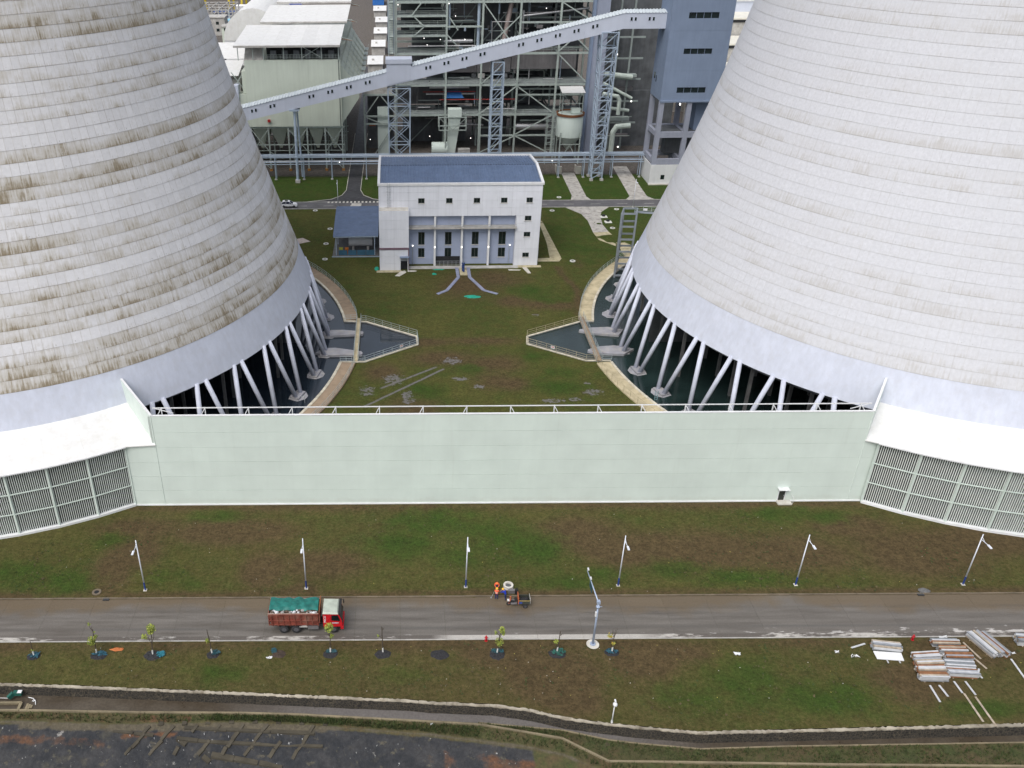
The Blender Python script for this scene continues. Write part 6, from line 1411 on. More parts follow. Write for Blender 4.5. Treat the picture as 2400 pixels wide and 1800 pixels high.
tree_pit(-1.9, 70.4, 1.0, .75, "round dark planting pit with a white scrap right of the truck", None, 7); tree_pit(4.37, 70.3, 1.05, .75, "round dark planting pit without any tree in the middle", None, 8); tree_pit(10.7, 70.3, .9, .9, "dark planting pit right of the left fire hydrant", (.1, .4, .6, .3, NET), 9); tree_pit(17.4, 70.4, .95, .75, "planting pit with green net left of the camera mast", (.2, .1, .7, .5, mat("green_net", (.015, .09, .07), .7)), 10); tree_pit(23.5, 70.5, .85, .6, "planting pit with blue net right of the camera mast", (.0, .1, .6, .3, NETB), 11)
sapling(*P8[0], 2.2, 0, [(0, 0, .9, .15, 12)], "bare leafless stump, leftmost along the near verge", seed=1)
sapling(*P8[1], 3.7, .18, [(-.25, 0, 1.95, .55, 230), (.25, .1, 2.5, .3, 50), (-.1, .1, 4.35, .22, 26), (.3, 0, 3.3, .12, 12)], "sapling with bright green tuft low on a bare stem beside the orange cloth", [(1.6, -.5, .1, .5), (2.2, .5, .1, .5), (3.4, -.3, 0, .9)], seed=2)
sapling(*P8[2], 3.0, .25, [(.35, 0, 3.9, .62, 300), (-.55, 0, 2.75, .38, 90), (.1, .1, 3.4, .4, 80)], "forked sapling with the fullest yellow green crown on the left", [(1.6, -.35, 0, 1.5), (1.7, .5, 0, 1.9)], seed=3)
sapling(*P8[3], 3.6, -.2, [(-.3, 0, 2.0, .3, 60)], "thin leaning sapling with one small green tuft", [(1.7, -.3, 0, .4)], seed=4)
sapling(*P8[5], 3.2, .05, [(.0, 0, 3.85, .6, 260), (.25, 0, 2.6, .35, 50)], "sapling with round lime green crown in front of the truck's cab", [(2.4, -.3, 0, 1.1), (2.3, .35, 0, 1.2)], seed=5)
sapling(*P8[6], 3.8, -.08, [(-.5, 0, 2.5, .18, 14)], "straight bare sapling just right of the dump truck", [(3.3, .25, 0, .5), (2.2, -.4, 0, .3)], seed=6)
sapling(*P8[8], 3.6, .28, [(.2, 0, 1.75, .55, 170), (.4, 0, 3.5, .4, 110), (-.25, 0, 3.1, .25, 26), (.55, .1, 2.9, .25, 30)], "sapling with two tiers of yellow green leaves near the left hydrant", [(2.6, -.5, 0, .7), (2.4, .35, 0, .9), (1.4, -.35, 0, .3)], seed=7)
sapling(*P8[9], 3.1, .15, [(-.25, 0, 1.6, .3, 36)], "short bare sapling with a few leaves left of the camera mast", [(2.4, .3, 0, .35)], seed=8)
sapling(*P8[10], 2.6, .0, [(-.45, 0, 2.5, .35, 45), (.05, 0, 1.35, .25, 50)], "bare forked sapling with yellow leaves right of the camera mast", [(2.2, .25, .1, 1.2), (2.1, -.3, 0, 1.3), (2.3, .05, 0, 1.1), (1.9, -.5, 0, .5)], True, seed=9)
blanket("cloth", "orange cloth lying on the verge beside a blue netted pit", "cloth", (-31.7, 71.35), .8, .28, mat("orange_cloth", (.45, .14, .04), .8), 12, .2)

# ---- dump truck
def lettering(txt, size, M, m, parent, ext=.01):
    cu = bpy.data.curves.new("lettering", 'FONT'); cu.body = txt; cu.size = size; cu.extrude = ext; cu.align_x = 'CENTER'; cu.align_y = 'CENTER'
    o = bpy.data.objects.new("lettering_source", cu); COL.objects.link(o); dg = bpy.context.evaluated_depsgraph_get(); me = bpy.data.meshes.new_from_object(o.evaluated_get(dg)); bpy.data.objects.remove(o)
    me.materials.clear(); me.materials.append(m); return link("lettering", me, parent, M)
CABR = mat("cab_red", (.52, .012, .02), .3, var=.06); BEDR = mat("rusty_red_body", (.22, .052, .034), .7, var=.3, vsc=1.5, bump=.2, streak=.25, dirt=(.28, .2, .15), dirt_amt=.5); CABT = mat("dirty_pale_roof", (.40, .44, .38), .6, var=.15, vsc=1.5); TIRE = mat("tyre", (.022, .022, .024), .85, var=.2); RIMG = mat("wheel_rim", (.10, .10, .11), .6, .3)
Y0, Y1 = 73.62, 76.05
tr = thing("dump_truck", "red dump truck with green tarp over its load driving on the front road", "truck", (-10.8, 74.8, 0))
bd = MB(); 
bd.add([(-14.85, Y0, 3.0), (-14.6, Y0 + .1, 1.15), (-9.25, Y0 + .1, 1.15), (-9.2, Y0, 3.0), (-14.85, Y1, 3.0), (-14.6, Y1 - .1, 1.15), (-9.25, Y1 - .1, 1.15), (-9.2, Y1, 3.0)], [(0, 1, 2, 3), (7, 6, 5, 4), (1, 5, 6, 2), (0, 4, 5, 1), (3, 2, 6, 7)])
body_ = bd.build("dump_body", BEDR, tr)
for i in range(9):
    x = -14.55 + i * .65
    for yy, s_ in ((Y0 + .0, -1), (Y1 - .0, 1)): beam("side_rib", BEDR, tr, (x + .1, yy - s_ * .03, 1.2), (x, yy + s_ * .05, 2.95), .1, .1)
for z, dy in ((2.96, -.05), (2.0, .02), (1.35, .06)): beam("side_rail", BEDR, tr, (-14.8, Y0 + dy, z), (-9.25, Y0 + dy, z), .1, .12); beam("side_rail", BEDR, tr, (-14.8, Y1 - dy, z), (-9.25, Y1 - dy, z), .1, .12)
for y in (Y0, Y1): beam("top_lip", mat("chipped_lip", (.33, .24, .2), .8), tr, (-14.9, y, 3.05), (-9.2, y, 3.05), .09, .07)
beam("head_hoop", RUST, tr, (-9.1, Y0, 3.25), (-9.1, Y1 + .1, 3.35), .12); beam("head_hoop", RUST, tr, (-9.1, Y1 + .05, 2.2), (-9.1, Y1 + .05, 3.4), .1); box("headboard", BEDR, tr, (-9.12, (Y0 + Y1) / 2, 2.4), (.1, Y1 - Y0, 1.7))
box("tailgate", BEDR, tr, (-14.86, (Y0 + Y1) / 2, 2.1), (.1, Y1 - Y0 - .1, 1.8))
ld2 = MB(); rl = random.Random(4)
for k in range(46):
    x, y = rl.uniform(-14.5, -9.5), rl.uniform(Y0 + .12, Y0 + .6); s_ = rl.uniform(.1, .24); ld2.ball((x, y, 2.92 + rl.uniform(-.05, .12)), s_, 6, rl.choice((0, 0, 1, 2)), (1, .8, .7))
ld2.box((-12, 74.8, 2.7), (5.4, 2.2, .4), 0, 2); ld2.build("load", [mat("white_bags", (.6, .6, .62), .7), mat("grey_rubble", (.3, .29, .28), .9), mat("brown_rubble", (.1, .07, .05), .9)], tr)
tpb = MB(); nx_, ny_ = 26, 9
for i in range(nx_ + 1):
    for j in range(ny_ + 1):
        x = -14.82 + 5.55 * i / nx_; f = j / ny_; y = Y0 + .5 + .1 * math.sin(i * .9) + (Y1 - Y0 - .45) * f
        tpb.v.append((x, y, 3.13 + .14 * math.sin(f * 3.1) + .05 * math.sin(i * 1.3 + j * .8) + .035 * math.sin(i * .6 - j * 2.1) - (.06 if j == 0 else 0)))
tpb.f = [(i * (ny_ + 1) + j, (i + 1) * (ny_ + 1) + j, (i + 1) * (ny_ + 1) + j + 1, i * (ny_ + 1) + j + 1) for i in range(nx_) for j in range(ny_)]; tpb.m = [0] * len(tpb.f)
tpb.build("tarp", mat("sea_green_tarp", (.010, .135, .115), .55, var=.35, vsc=1.6, bump=.3), tr, True)
cb = MB(); prof = [(-8.72, 1.05), (-6.62, 1.05), (-6.55, 1.75), (-6.78, 2.45), (-6.98, 2.92), (-8.72, 2.98)]
n_ = len(prof); cb.add([(x, Y0 + (.06 if z > 2 else 0), z) for x, z in prof] + [(x, Y1 - (.06 if z > 2 else 0), z) for x, z in prof], [tuple(range(n_)), tuple(range(2 * n_ - 1, n_ - 1, -1))] + [(i, n_ + i, n_ + (i + 1) % n_, (i + 1) % n_) for i in range(n_)]); cab_ = cb.build("cab", CABR, tr)
MB().add([(-8.74, Y0 - .02, 2.99), (-6.97, Y0 - .02, 2.93), (-6.97, Y1 + .02, 2.93), (-8.74, Y1 + .02, 2.99), (-8.70, Y0 + .15, 3.14), (-7.1, Y0 + .15, 3.08), (-7.1, Y1 - .15, 3.08), (-8.70, Y1 - .15, 3.14)], [(4, 5, 6, 7), (0, 1, 5, 4), (1, 2, 6, 5), (2, 3, 7, 6), (3, 0, 4, 7)]).build("cab_roof", CABT, tr)
MB().add([(-6.53, Y0 + .12, 1.85), (-6.53, Y1 - .12, 1.85), (-6.92, Y1 - .15, 2.84), (-6.92, Y0 + .15, 2.84)], [(0, 1, 2, 3)]).build("windscreen", GLASS, tr); MB().add([(-7.75, Y0 + .025, 1.95), (-6.75, Y0 + .0, 1.85), (-7.02, Y0 + .035, 2.72), (-7.75, Y0 + .035, 2.72)], [(0, 1, 2, 3)]).build("side_window", GLASS, tr)
box("door_line", BLACKR, cab_, (-7.82, Y0 - .012, 1.9), (.02, .02, 1.5)); box("door_panel", mat("door_sticker", (.5, .5, .55), .5), cab_, (-7.35, Y0 - .012, 1.62), (.75, .02, .13)); box("sun_visor", BLACKR, cab_, (-6.82, (Y0 + Y1) / 2, 2.95), (.3, Y1 - Y0 + .1, .05)); box("bumper", CABR, tr, (-6.6, (Y0 + Y1) / 2, .85), (.35, Y1 - Y0, .4))
for y, s_ in ((Y0 - .28, 1), (Y1 + .28, 1)): tube("mirror_arm", BLACKR, tr, (-6.75, y - .2 * (1 if y > 75 else -1), 2.7), (-6.55, y, 2.6), .02, 6); box("mirror", BLACKR, tr, (-6.5, y, 2.35), (.1, .2, .5))
lettering("IVECO", .36, Matrix.Translation((-8.5, Y0 + .0, 2.15)) @ Matrix.Rotation(rad(90), 4, 'X') @ Matrix.Rotation(rad(90), 4, 'Z'), WHITE, cab_)
box("chassis", BLACKR, tr, (-10.8, 74.83, .85), (7.9, .95, .3)); box("fuel_tank", CASE, tr, (-9.9, Y0 + .3, .85), (1.2, .5, .5)); box("tool_box", CONC, tr, (-11.0, Y0 + .25, 1.0), (.9, .35, .25))
def wheel(parent, x, y, r, w, side):
    M = Matrix.Translation((x, y, r))
    k = ("wheel", r, w)
    if k not in CYL:
        b = MB(); pr_ = [(r * .55, -w / 2), (r * .93, -w / 2), (r, -w * .32), (r, w * .32), (r * .93, w / 2), (r * .55, w / 2)]; b.lathe(pr_, n=22); b.v = [(a, c, d) for a, d, c in b.v]; CYL[k] = b.mesh("tyre", TIRE, True)
        b = MB().tube((0, -w * .42, 0), (0, w * .42, 0), r * .56, r * .56, 16).tube((0, -w * .5, 0), (0, w * .5, 0), r * .2, r * .2, 10); CYL[k + (1,)] = b.mesh("rim", RIMG)
    t_ = link("wheel", CYL[k], parent, M); link("rim", CYL[k + (1,)], t_, M)
for x in (-13.25, -11.85, -7.6):
    for y in (Y0 + .22, Y1 - .22): wheel(tr, x, y, .53, .36, 1)
for x in (-13.25, -11.85): box("mudguard", BLACKR, tr, (x, Y0 + .22, 1.12), (1.15, .4, .04))

# ---- three wheeled cart
ORG = mat("cart_orange", (.5, .13, .05), .6, var=.15); DGR = mat("cart_dark_green", (.045, .05, .04), .6, var=.2)
ct = thing("three_wheeled_cart", "small three wheeled dump cart with orange headboard parked by the workers", "cart", (14, 77.9, 0))
bx = MB(); q0 = [(13.95, 77.45), (15.25, 77.45), (15.25, 78.5), (13.95, 78.5)]
bx.box((14.6, 77.98, .62), (1.3, 1.05, .08)); bx.box((14.6, 77.46, .88), (1.34, .05, .5)); bx.box((14.6, 78.5, .88), (1.34, .05, .5)); bx.box((15.26, 77.98, .88), (.05, 1.05, .5)); bx.build("tray", DGR, ct)
beam("tray_rail", mat("cart_yellow", (.4, .3, .1), .6), ct, (13.95, 77.43, 1.14), (15.28, 77.43, 1.14), .05); box("tailboard", CONC, ct, (15.3, 77.98, 1.0), (.04, 1.1, .6)); box("headboard", ORG, ct, (13.92, 77.98, 1.1), (.06, 1.15, .95)); box("badge_panel", mat("cart_blue", (.04, .08, .35), .5), ct, (14.15, 77.42, .85), (.42, .02, .22))
MB().ball((14.5, 77.95, .8), .45, 10, 0, (1.2, 1, .5)).ball((14.95, 78.1, .82), .3, 8, 0, (1, 1, .6)).build("soil_load", MULCH, ct)
beam("frame", BLACKR, ct, (12.8, 77.98, .55), (15.0, 77.98, .5), .3, .12); box("footplate", CASE, ct, (13.4, 77.98, .5), (.7, .8, .06)); box("seat", BLACKR, ct, (13.68, 77.98, .85), (.35, .6, .12)); box("seat_box", CASE, ct, (13.68, 77.98, .66), (.3, .5, .28)); beam("front_fork", ORG, ct, (12.85, 77.98, .3), (13.08, 77.98, 1.15), .14, .2); tube("handlebar", BLACKR, ct, (13.1, 77.6, 1.2), (13.1, 78.36, 1.2), .025, 6); MB().ball((13.02, 77.98, 1.28), .11, 8).build("lamp_cluster", ORG, ct); box("front_fairing", WHITE, ct, (12.8, 77.98, .78), (.26, .34, .06))
wheel(ct, 12.85, 77.98, .26, .14, 1); wheel(ct, 14.75, 77.45, .27, .16, 1); wheel(ct, 14.75, 78.5, .27, .16, 1)

# ---- workers
SKIN = mat("skin", (.42, .25, .17), .6, var=.05); JEAN = mat("navy_trousers", (.015, .03, .12), .8, var=.15); VEST = mat("hi_vis_orange", (.85, .12, .04), .6, var=.08); BLUEJ = mat("royal_blue_jacket", (.01, .04, .42), .7, var=.1); SHOE = mat("dark_shoe", (.02, .02, .02), .7); HELM = mat("yellow_helmet", (.8, .42, .02), .35); HAIR = mat("black_hair", (.012, .01, .01), .6); STRIPE = mat("reflective_stripe", (.8, .72, .6), .4)
def person(lab, base, rz, J, jacket, legs, helmet_c, vest):
    """one continuous skinned body from a joint skeleton; clothing colours by limb"""
    t = thing("person", lab, "person", base, None, rz); W0 = WM[t.name]
    V = []; R = []; E = []; idx = {}
    def add(n_, p, r_, par=None):
        idx[n_] = len(V); V.append(p); R.append(r_)
        if par: E.append((idx[par], idx[n_]))
    add("pelvis", J["pelvis"], .135)
    add("waist", tuple((a * .5 + b_ * .5) for a, b_ in zip(J["pelvis"], J["chest"])), .125, "pelvis"); add("chest", J["chest"], .15, "waist"); add("neck", J["neck"], .06, "chest")
    hv = Vector(J["head"]) - Vector(J["neck"]); add("skull", J["head"], .095, "neck"); add("crown", tuple(Vector(J["head"]) + hv.normalized() * .11), .07, "skull"); add("face", tuple(Vector(J["head"]) + Vector((0, .055, -.03))), .06, "skull"); add("nose", tuple(Vector(J["head"]) + Vector((0, .118, -.02))), .014, "face")
    for s in ("l", "r"):
        add("sh" + s, J["sh" + s], .075, "chest"); add("el" + s, J["el" + s], .052, "sh" + s); add("wr" + s, J["wr" + s], .036, "el" + s)
        d = (Vector(J["wr" + s]) - Vector(J["el" + s])).normalized(); side = d.cross(Vector((0, 0, 1)) if abs(d.z) < .9 else Vector((0, 1, 0))).normalized(); add("pa" + s, tuple(Vector(J["wr" + s]) + d * .07), .034, "wr" + s)
        for k, (o_, L_) in enumerate(((-.03, .07), (-.01, .085), (.01, .08), (.03, .065))): add("f%d%s" % (k, s), tuple(Vector(J["wr" + s]) + d * (.085 + L_) + side * o_ * 1.3 + Vector((0, 0, -.015))), .0095, "pa" + s)
        add("th" + s, tuple(Vector(J["wr" + s]) + d * .085 - side * .06), .011, "wr" + s)
        add("hi" + s, J["hi" + s], .105, "pelvis"); add("kn" + s, J["kn" + s], .07, "hi" + s); add("an" + s, J["an" + s], .05, "kn" + s); add("to" + s, J["to" + s], .042, "an" + s)
    me = bpy.data.meshes.new("body"); me.from_pydata(V, E, []); o = bpy.data.objects.new("body_source", me); COL.objects.link(o)
    md = o.modifiers.new("skin", 'SKIN'); md.use_smooth_shade = True
    if not me.skin_vertices: me.skin_vertices.new()
    for i, sv in enumerate(me.skin_vertices[0].data): sv.radius = (R[i], R[i]); sv.use_root = (i == 0)
    o.modifiers.new("sub", 'SUBSURF').levels = 1
    dg = bpy.context.evaluated_depsgraph_get(); m2 = bpy.data.meshes.new_from_object(o.evaluated_get(dg)); bpy.data.objects.remove(o)
    names = list(idx); m2.materials.clear()
    for m_ in (SKIN, jacket, legs, SHOE): m2.materials.append(m_)
    def mi(n_): return 3 if n_[:2] in ("to",) else 2 if n_[:2] in ("hi", "kn", "an") or n_ == "pelvis" else 0 if n_ in ("neck", "skull", "crown", "face", "nose") or n_[:2] in ("pa", "th") or n_[0] == "f" else 1
    segs = [(V[a], V[b_], mi(names[b_])) for a, b_ in E]
    for f in m2.polygons:
        c = f.center; best = (9, 0)
        for a, b_, k in segs:
            a, b_ = Vector(a), Vector(b_); d = b_ - a; tt = max(0, min(1, (c - a).dot(d) / max(d.length_squared, 1e-9))); e = (c - a - d * tt).length
            if e < best[0]: best = (e, k)
        f.material_index = best[1]; f.use_smooth = True
    link("body", m2, t, W0)
    b = MB(); hc = Vector(J["head"]) + hv.normalized() * .06; b.ball(tuple(hc), .135, 14, 0, (1, 1.1, .85)); b.tube(tuple(hc - Vector((0, 0, .03))), tuple(hc - Vector((0, 0, .045))), .165, .165, 14); link("helmet", b.mesh("helmet", helmet_c, True), t, W0)
    b = MB().ball(tuple(Vector(J["head"]) + Vector((0, -.03, .0))), .103, 10, 0, (1, 1, 1)); link("hair", b.mesh("hair", HAIR, True), t, W0)
    b = MB()
    for s in (-1, 1): b.ball(tuple(Vector(J["head"]) + Vector((.035 * s, .103, .0))), .013, 6)
    link("eyes", b.mesh("eyes", SHOE), t, W0)
    b = MB().ball(tuple(Vector(J["head"]) + Vector((0, .105, -.06))), .02, 6, 0, (1.3, .5, .4)); link("mouth", b.mesh("mouth", mat("lips", (.3, .1, .08), .5)), t, W0)
    if vest:
        ch, pe = Vector(J["chest"]), Vector(J["pelvis"]); ax = (ch - pe).normalized(); b = MB(); b.tube(tuple(pe + ax * .02), tuple(pe + ax * .25), .165, .18, 14, 0, False); b.tube(tuple(pe + ax * .25), tuple(ch + ax * .1), .18, .15, 14, 0, False); link("vest", b.mesh("vest", vest, True), t, W0)
        b = MB()
        for f in (.10, .24): b.tube(tuple(pe + ax * f), tuple(pe + ax * (f + .06)), .186, .19, 14, 0, False)
        link("stripe", b.mesh("stripe", STRIPE), t, W0)
    return t
stand = dict(pelvis=(0, 0, .93), chest=(0, .02, 1.28), neck=(0, .03, 1.46), head=(0, .06, 1.58), shl=(-.19, .02, 1.38), shr=(.19, .02, 1.38), ell=(-.27, .10, 1.12), elr=(.27, .10, 1.12), wrl=(-.22, .32, 1.08), wrr=(.22, .32, 1.08), hil=(-.10, 0, .88), hir=(.10, 0, .88), knl=(-.11, .02, .48), knr=(.11, .02, .48), anl=(-.12, -.02, .09), anr=(.12, -.02, .09), tol=(-.13, .14, .045), tor=(.13, .14, .045))
person("worker in orange vest and yellow helmet standing at the kerb, back to the road", (11.5, 78.95, .02), rad(-10), stand, VEST, JEAN, HELM, VEST)
lean = dict(stand, chest=(0, .16, 1.24), neck=(0, .26, 1.38), head=(0, .34, 1.47), shl=(-.19, .18, 1.32), shr=(.19, .18, 1.32), ell=(-.24, .42, 1.12), elr=(.24, .42, 1.14), wrl=(-.12, .62, 1.02), wrr=(.14, .62, 1.05), anl=(-.12, -.14, .09), tol=(-.13, .03, .045), knl=(-.11, -.04, .48))
person("worker in royal blue jacket and yellow helmet leaning towards the others", (12.55, 78.85, .02), rad(55), lean, BLUEJ, JEAN, HELM, None)
crouch = dict(stand, pelvis=(0, -.12, .72), chest=(0, .18, 1.0), neck=(0, .30, 1.12), head=(0, .38, 1.20), shl=(-.19, .2, 1.08), shr=(.19, .2, 1.08), ell=(-.26, .42, .88), elr=(.26, .42, .88), wrl=(-.12, .58, .72), wrr=(.12, .58, .72), hil=(-.10, -.1, .68), hir=(.10, -.1, .68), knl=(-.14, .18, .46), knr=(.14, .18, .46))
person("worker in orange vest bending on the grass behind the other two", (11.75, 80.75, .0), rad(170), crouch, VEST, JEAN, mat("orange_helmet", (.85, .2, .05), .4), VEST)
tag(MB().tube((10.9, 79.1, .05), (11.35, 79.25, 1.25), .018, .018, 6).box((10.9, 79.1, .1), (.2, .03, .25)).build("shovel", GALV), "shovel held by the worker in the orange vest", "shovel")
t = thing("manhole", "large buff manhole shaft ring behind the workers with its cover open", "manhole", (13.15, 81.0, 0), "manhole rings in the lawns"); MB().lathe([(.38, 0), (.62, 0), (.60, .42), (.38, .42)], (13.15, 81.0), n=24, closed=True).build("ring", CONCL, t); MB().tube((13.15, 81, .0), (13.15, 81, .2), .37, .37, 18).build("shaft", CASED, t)
tag(MB().box((13.4, 80.0, .25), (.8, .35, .5)).build("equipment_case", CASE), "grey equipment case on the grass behind the blue jacketed worker", "case"); tag(MB().box((14.0, 79.85, .35), (.35, .3, .7)).tube((14.0, 79.85, .7), (14.0, 79.85, 1.0), .05, .05, 8).build("pump_set", BLACKR), "small dark pump set on the grass behind the cart", "pump")

# ---- stacked boards
ZB = [mat("zinc_board_a", (.42, .44, .48), .45, .5, var=.15, vsc=2), mat("zinc_board_b", (.60, .61, .63), .5, .3, var=.12, vsc=2), mat("zinc_board_c", (.26, .28, .30), .5, .4, var=.2, vsc=2), mat("rusted_board", (.22, .10, .045), .8, var=.4, vsc=2), mat("weathered_board", (.38, .32, .25), .85, var=.3, vsc=2)]
def bundle(x, y, L, w, h, rz, lab, seed, rust=.25):
    r_ = random.Random(seed); t = thing("board_bundle", lab, "bundle", (x, y, 0), "bundles of boards on the verge"); nl_ = max(2, round(h / .17)); nw = max(3, round(w / .2)); c, s_ = math.cos(rz), math.sin(rz)
    for i in range(nl_):
        for j in range(nw):
            o_ = (j + .5) / nw * w - w / 2; e = r_.uniform(-.09, .09)
            m = ZB[3] if r_.random() < rust * .6 else ZB[4] if r_.random() < rust else r_.choice(ZB[:3] + [ZB[1]])
            box("board", m, t, (x + e * c - o_ * s_, y + e * s_ + o_ * c, .10 + (i + .5) * h / nl_), (L + r_.uniform(-.1, .05), w / nw * .93, h / nl_ * .9), rz)
    for f in (-.32, .32): box("bearer", ZB[4], t, (x + f * L * c, y + f * L * s_, .05), (.12, w * 1.05, .1), rz)
bundle(53.9, 70.75, 2.95, 1.0, .72, rad(-9), "leftmost zinc board bundle, alone behind a white sheet", 1, .15)
for i, (x, y) in enumerate(((60.7, 71.3), (60.95, 70.25), (61.1, 69.25))): bundle(x, y, 2.95, .8, .62, rad(-2), "%s of three bundles in the row nearest the road" % ("rear", "middle", "front")[i], 10 + i, .4)
for i, (x, y) in enumerate(((57.55, 69.3), (57.35, 68.35), (57.1, 67.4), (56.85, 66.45))): bundle(x, y, 3.0, .8, .72, rad(4 - 2 * i), "%s of the four bundles in the left front block" % ("rearmost", "second", "third", "frontmost")[i], 20 + i, .35)
for i, (x, y) in enumerate(((60.45, 68.05), (60.2, 66.95))): bundle(x, y, 3.1, .92, .75, rad(-5), "%s of two bundles right of the left front block" % ("rear", "front")[i], 30 + i, .3)
for i, (x, y) in enumerate(((64.55, 70.95), (65.35, 71.1), (66.05, 70.95))): bundle(x, y, 3.5, .62, .72, rad(-72), "%s of three slanting zinc bundles at the right" % ("left", "middle", "right")[i], 40 + i, .08)
bundle(70.3, 71.5, 3.0, 1.2, .8, rad(-6), "board bundle cut off by the picture's right edge", 50, .2)
t = thing("white_sheet", "flat white board lying in front of the leftmost bundle", "board", (53.7, 69.6, 0)); MB().add([(52.3, 70.3, .22), (52.3, 69.25, .12), (55.1, 68.95, .12), (55.25, 70.0, .22)], [(0, 1, 2, 3)]).add([(52.3, 70.3, .17), (52.3, 69.25, .07), (55.1, 68.95, .07), (55.25, 70.0, .17)], [(3, 2, 1, 0)]).build("sheet", WHITE, t)
for x in (53.3, 54.6): box("batten", ZB[1], t, (x, 68.95, .05), (.14, .5, .06), rad(-6))
PLK = [((56.15, 65.6), (56.07, 63.4), 1), ((57.12, 65.6), (57.28, 64.1), 1), ((58.97, 66.1), (59.02, 64.55), 1), ((59.15, 64.5), (59.1, 60.9), 4), ((60.18, 66.1), (60.25, 64.3), 1), ((60.09, 64.05), (60.1, 60.35), 4), ((62.05, 69.3), (62.2, 66.5), 1), ((62.89, 69.4), (63.45, 67.8), 4), ((66.88, 69.15), (66.7, 65.9), 1), ((61.75, 66.6), (62.6, 67.8), 1), ((50.2, 70.9), (52.0, 71.5), 1), ((63.0, 71.6), (63.6, 69.2), 4)]
PL_L = ["leftmost pale plank below the left front block", "second pale plank below the left front block", "short pale plank below the right front bundle, left one", "long tan plank reaching down to the stone wall, left one", "short pale plank below the right front bundle, right one", "long tan plank overlapping the stone wall cap", "pale plank right of the middle bundles", "tan plank between the middle and slanting bundles", "pale plank at the far right below the slanting bundles", "short cream plank leaning right of the front bundle", "pale plank left of the leftmost bundle", "tan plank beside the slanting bundles' left side"]
for (a, c, k), lab in zip(PLK, PL_L): o = MB().beam((a[0], a[1], .09), (c[0], c[1], .09), .2, .05).build("plank", ZB[k]); tag(o, lab, "plank", "loose planks on the verge")
for i, (x, y, s_, lab) in enumerate(((37.3, 70.1, .45, "crumpled white plastic beside a dark dirt patch on the verge"), (-14.5, 69.95, .4, "white plastic bag in the empty brown pit"), (67.6, 70.0, .35, "white plastic bag right of the slanting bundles"), (48.3, 70.3, .35, "white plastic scraps left of the leftmost plank"), (50.1, 69.7, .5, "cream plastic scraps below the leftmost plank"), (61.2, 72.2, .7, "white and blue plastic sheet on the gutter by the bundles"), (-39.2, 65.3, .25, "white plastic bag lying on the channel bed at the left"), (3.2, 62.0, .2, "white scrap on the near bank in the middle"))):
    b = MB(); r_ = random.Random(60 + i); z0 = -1.2 if y < 66 else .05
    for k in range(9): b.add([(x + r_.uniform(-s_, s_), y + r_.uniform(-s_, s_) * .6, z0 + r_.uniform(0, .14)) for _ in range(3)], [(0, 1, 2)])
    tag(b.build("plastic_scrap", WHITE), lab, "plastic", "plastic litter")
b = MB(); rl = random.Random(77)
for k in range(170):
    x, y = rl.uniform(-44, 70), (rl.uniform(64, 72) if rl.random() < .7 else rl.uniform(80, 95)); s_ = rl.uniform(.03, .07)
    if y < wallY(x) + .4: continue
    b.add([(x - s_, y, .06), (x, y - s_, .07), (x + s_, y, .08), (x, y + s_, .06)], [(0, 1, 2, 3)], rl.choice((0, 0, 1)))
stuff(tag(b.build("litter_flecks", [CONCL, mat("leaf_fleck", (.4, .36, .08), .8)]), "tiny pale scraps and leaves scattered on the verges", "litter"))

# ---- lower left: channel box, steps and slope lattice
bankz = lambda x, y: -1.5 - 2.3 * max(0, slopeY(x) - y) / 4.5
gb = thing("green_valve_box", "green pipe box over the channel at the far left", "valve box", (-41, 65.7, -1.3)); GRN = mat("dark_green_paint", (.012, .09, .07), .5)
beam("box_arm", GRN, gb, (-41.9, 65.45, -.9), (-41.4, 65.8, -.55), .3, .5); box("box_body", GRN, gb, (-41.0, 65.85, -.6), (.9, .45, .4)); box("box_lid", WHITE, gb, (-40.75, 65.85, -.38), (.45, .4, .05)); MB().pipe([(-39.9, 65.7, -1.1), (-39.3, 65.5, -1.05), (-38.95, 65.15, -1.1), (-38.85, 64.8, -1.2)], .04, 6).build("white_hose", WHITE, gb); tube("pipe", CONC, gb, (-46, 65.75, -1.0), (-42, 65.5, -1.0), .06, 8)
cs2 = thing("concrete_splay", "small concrete splay wall and steps at the channel's left end", "steps", (-40.0, 64.6, -1.3)); beam("splay_wall", KC, cs2, (-46, 64.95, -1.15), (-40.4, 65.0, -1.15), .2, .3); beam("splay_wall", KC, cs2, (-40.4, 65.0, -1.15), (-40.4, 64.1, -1.15), .3, .3)
for i in range(3): box("step", KC, cs2, (-39.7 + .25 * i, 64.55, -1.22 + .0 * i), (.22, .8 - .2 * i, .12))
LATT = mat("lattice_concrete", (.062, .054, .038), .9, var=.3, bump=.4)
la = thing("slope_lattice", "weathered concrete lattice beams pegged on the dark slope at the bottom left", "lattice", (-18, 61.5, -2))
def lb(p, q, w=.34):
    n_ = 4
    for i in range(n_):
        if random.random() < .3: continue
        a = (p[0] + (q[0] - p[0]) * i / n_, p[1] + (q[1] - p[1]) * i / n_); c = (p[0] + (q[0] - p[0]) * (i + 1) / n_, p[1] + (q[1] - p[1]) * (i + 1) / n_); j = random.uniform(-.12, .12); beam("lattice_beam", LATT, la, (a[0] + j, a[1] - j * .5, bankz(*a) - random.uniform(0, .1)), (c[0] + random.uniform(-.1, .1), c[1], bankz(*c) - random.uniform(0, .1)), w * random.uniform(.85, 1.3), .3)
for k in range(8):
    x = -28 + k * 2.45; lb((x + 1.9, slopeY(x) - .1), (x - .2, slopeY(x) - 2.6 - .05 * k))
lb((-30, 61.9), (-21, 61.0)); lb((-21, 61.0), (-8, 60.3)); lb((-27, 62.4), (-9, 61.5)); lb((-22, 60.2), (-12, 58.7), .5); lb((-23, 61.2), (-19.5, 59.2), .5)
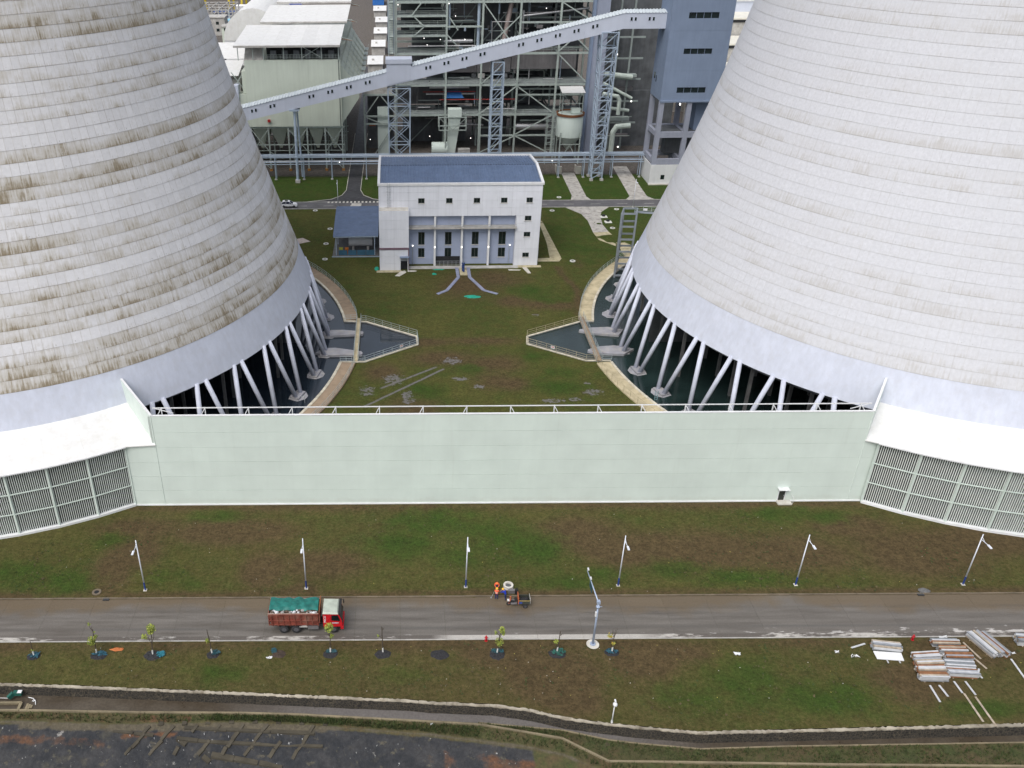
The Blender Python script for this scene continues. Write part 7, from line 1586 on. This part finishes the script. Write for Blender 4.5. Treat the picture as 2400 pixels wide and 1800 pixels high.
for k in range(8): x = -27 + k * 2.45; box("footing", LATT, la, (x + 2.0, slopeY(x) + .12, -1.55), (.5, .45, .3))
for k in range(8): x = -28 + k * 2.55; y = slopeY(x) - 1.0 - .3 * (k % 3); tube("peg", WHITE, la, (x, y, bankz(x, y)), (x, y, bankz(x, y) + .24), .03, 6)

# ---- white car on the far road
def car(x0, y0):
    t = thing("parked_car", "white hatchback car on the far road at the left tower's edge", "car", (x0 + 2.2, y0, 0)); yb, yt = .9, .9
    pts_ = [(0, .35), (.05, .75), (.12, .98), (1.0, 1.02), (3.0, 1.0), (3.9, .92), (4.32, .72), (4.36, .35)]; b = MB(); n_ = len(pts_)
    for s_, w in ((-1, .86), (1, .86)): b.v += [(x0 + x, y0 + s_ * (w if z < .9 else .82), z) for x, z in pts_]
    b.f = [tuple(range(n_)), tuple(range(2 * n_ - 1, n_ - 1, -1))] + [(i, n_ + i, n_ + (i + 1) % n_, (i + 1) % n_) for i in range(n_)]; b.m = [0] * len(b.f); b.build("body", mat("white_car_paint", (.78, .79, .82), .25, var=.02), t)
    g = [(.15, .98), (.55, 1.5), (1.0, 1.62), (2.0, 1.62), (2.5, 1.5), (3.15, 1.0)]; b = MB(); n_ = len(g)
    for s_ in (-1, 1): b.v += [(x0 + x, y0 + s_ * (.82 if z < 1.1 else .64), z) for x, z in g]
    b.f = [tuple(range(n_)), tuple(range(2 * n_ - 1, n_ - 1, -1))] + [(i, n_ + i, n_ + i + 1, i + 1) for i in range(n_ - 1)]; b.m = [0] * len(b.f); b.build("windows", mat("car_glass", (.01, .015, .04), .08), t)
    CW = MATS["white_car_paint"]; MB().add([(x0 + .5, y0 - .66, 1.52), (x0 + 2.45, y0 - .66, 1.54), (x0 + 2.45, y0 + .66, 1.54), (x0 + .5, y0 + .66, 1.52), (x0 + .85, y0 - .55, 1.67), (x0 + 2.05, y0 - .55, 1.67), (x0 + 2.05, y0 + .55, 1.67), (x0 + .85, y0 + .55, 1.67)], [(4, 5, 6, 7), (0, 1, 5, 4), (1, 2, 6, 5), (2, 3, 7, 6), (3, 0, 4, 7)]).build("roof", CW, t); box("sunroof", GLASS, t, (x0 + 1.5, y0, 1.68), (.8, .8, .03))
    for x in (.2, 1.45, 2.45, 3.0):
        for s_ in (-1, 1): beam("pillar", CW, t, (x0 + x + (.35 if x < .5 else -.45 if x > 2.6 else 0), y0 + s_ * .655, 1.5), (x0 + x, y0 + s_ * .83, 1.0), .07)
    for x in (.85, 3.5):
        for s_ in (-1, 1): wheel(t, x0 + x, y0 + s_ * .78, .34, .22, 1)
    for s_ in (-.55, .55): box("headlight", GLASS, t, (x0 + 4.3, y0 + s_, .72), (.1, .35, .14)); box("tail_light", REDP, t, (x0 + .06, y0 + s_ * 1.2, .85), (.1, .25, .16))
    for s_ in (-1, 1): box("side_mirror", CW, t, (x0 + 2.95, y0 + s_ * .95, 1.08), (.14, .18, .12)); box("sill", BLACKR, t, (x0 + 2.2, y0 + s_ * .85, .36), (2.4, .06, .12))
car(-30.45, 224.4)
tag(MB().prism([(-12.3, 222.9), (-9.7, 222.9), (-9.5, 224.2), (-12.2, 224.2)], .02, .35).prism([(-12.0, 224.3), (-9.4, 224.3), (-9.4, 226), (-12.0, 226)], .02, .3).build("cement_slabs", CONCL), "pale stacked slabs lying on the far road behind the shed roof", "slab stack")
SC.cycles.use_denoising = True
SC.cycles.max_bounces = 6; SC.cycles.diffuse_bounces = 3; SC.cycles.glossy_bounces = 3; SC.cycles.transmission_bounces = 2; SC.cycles.caustics_reflective = False; SC.cycles.caustics_refractive = False
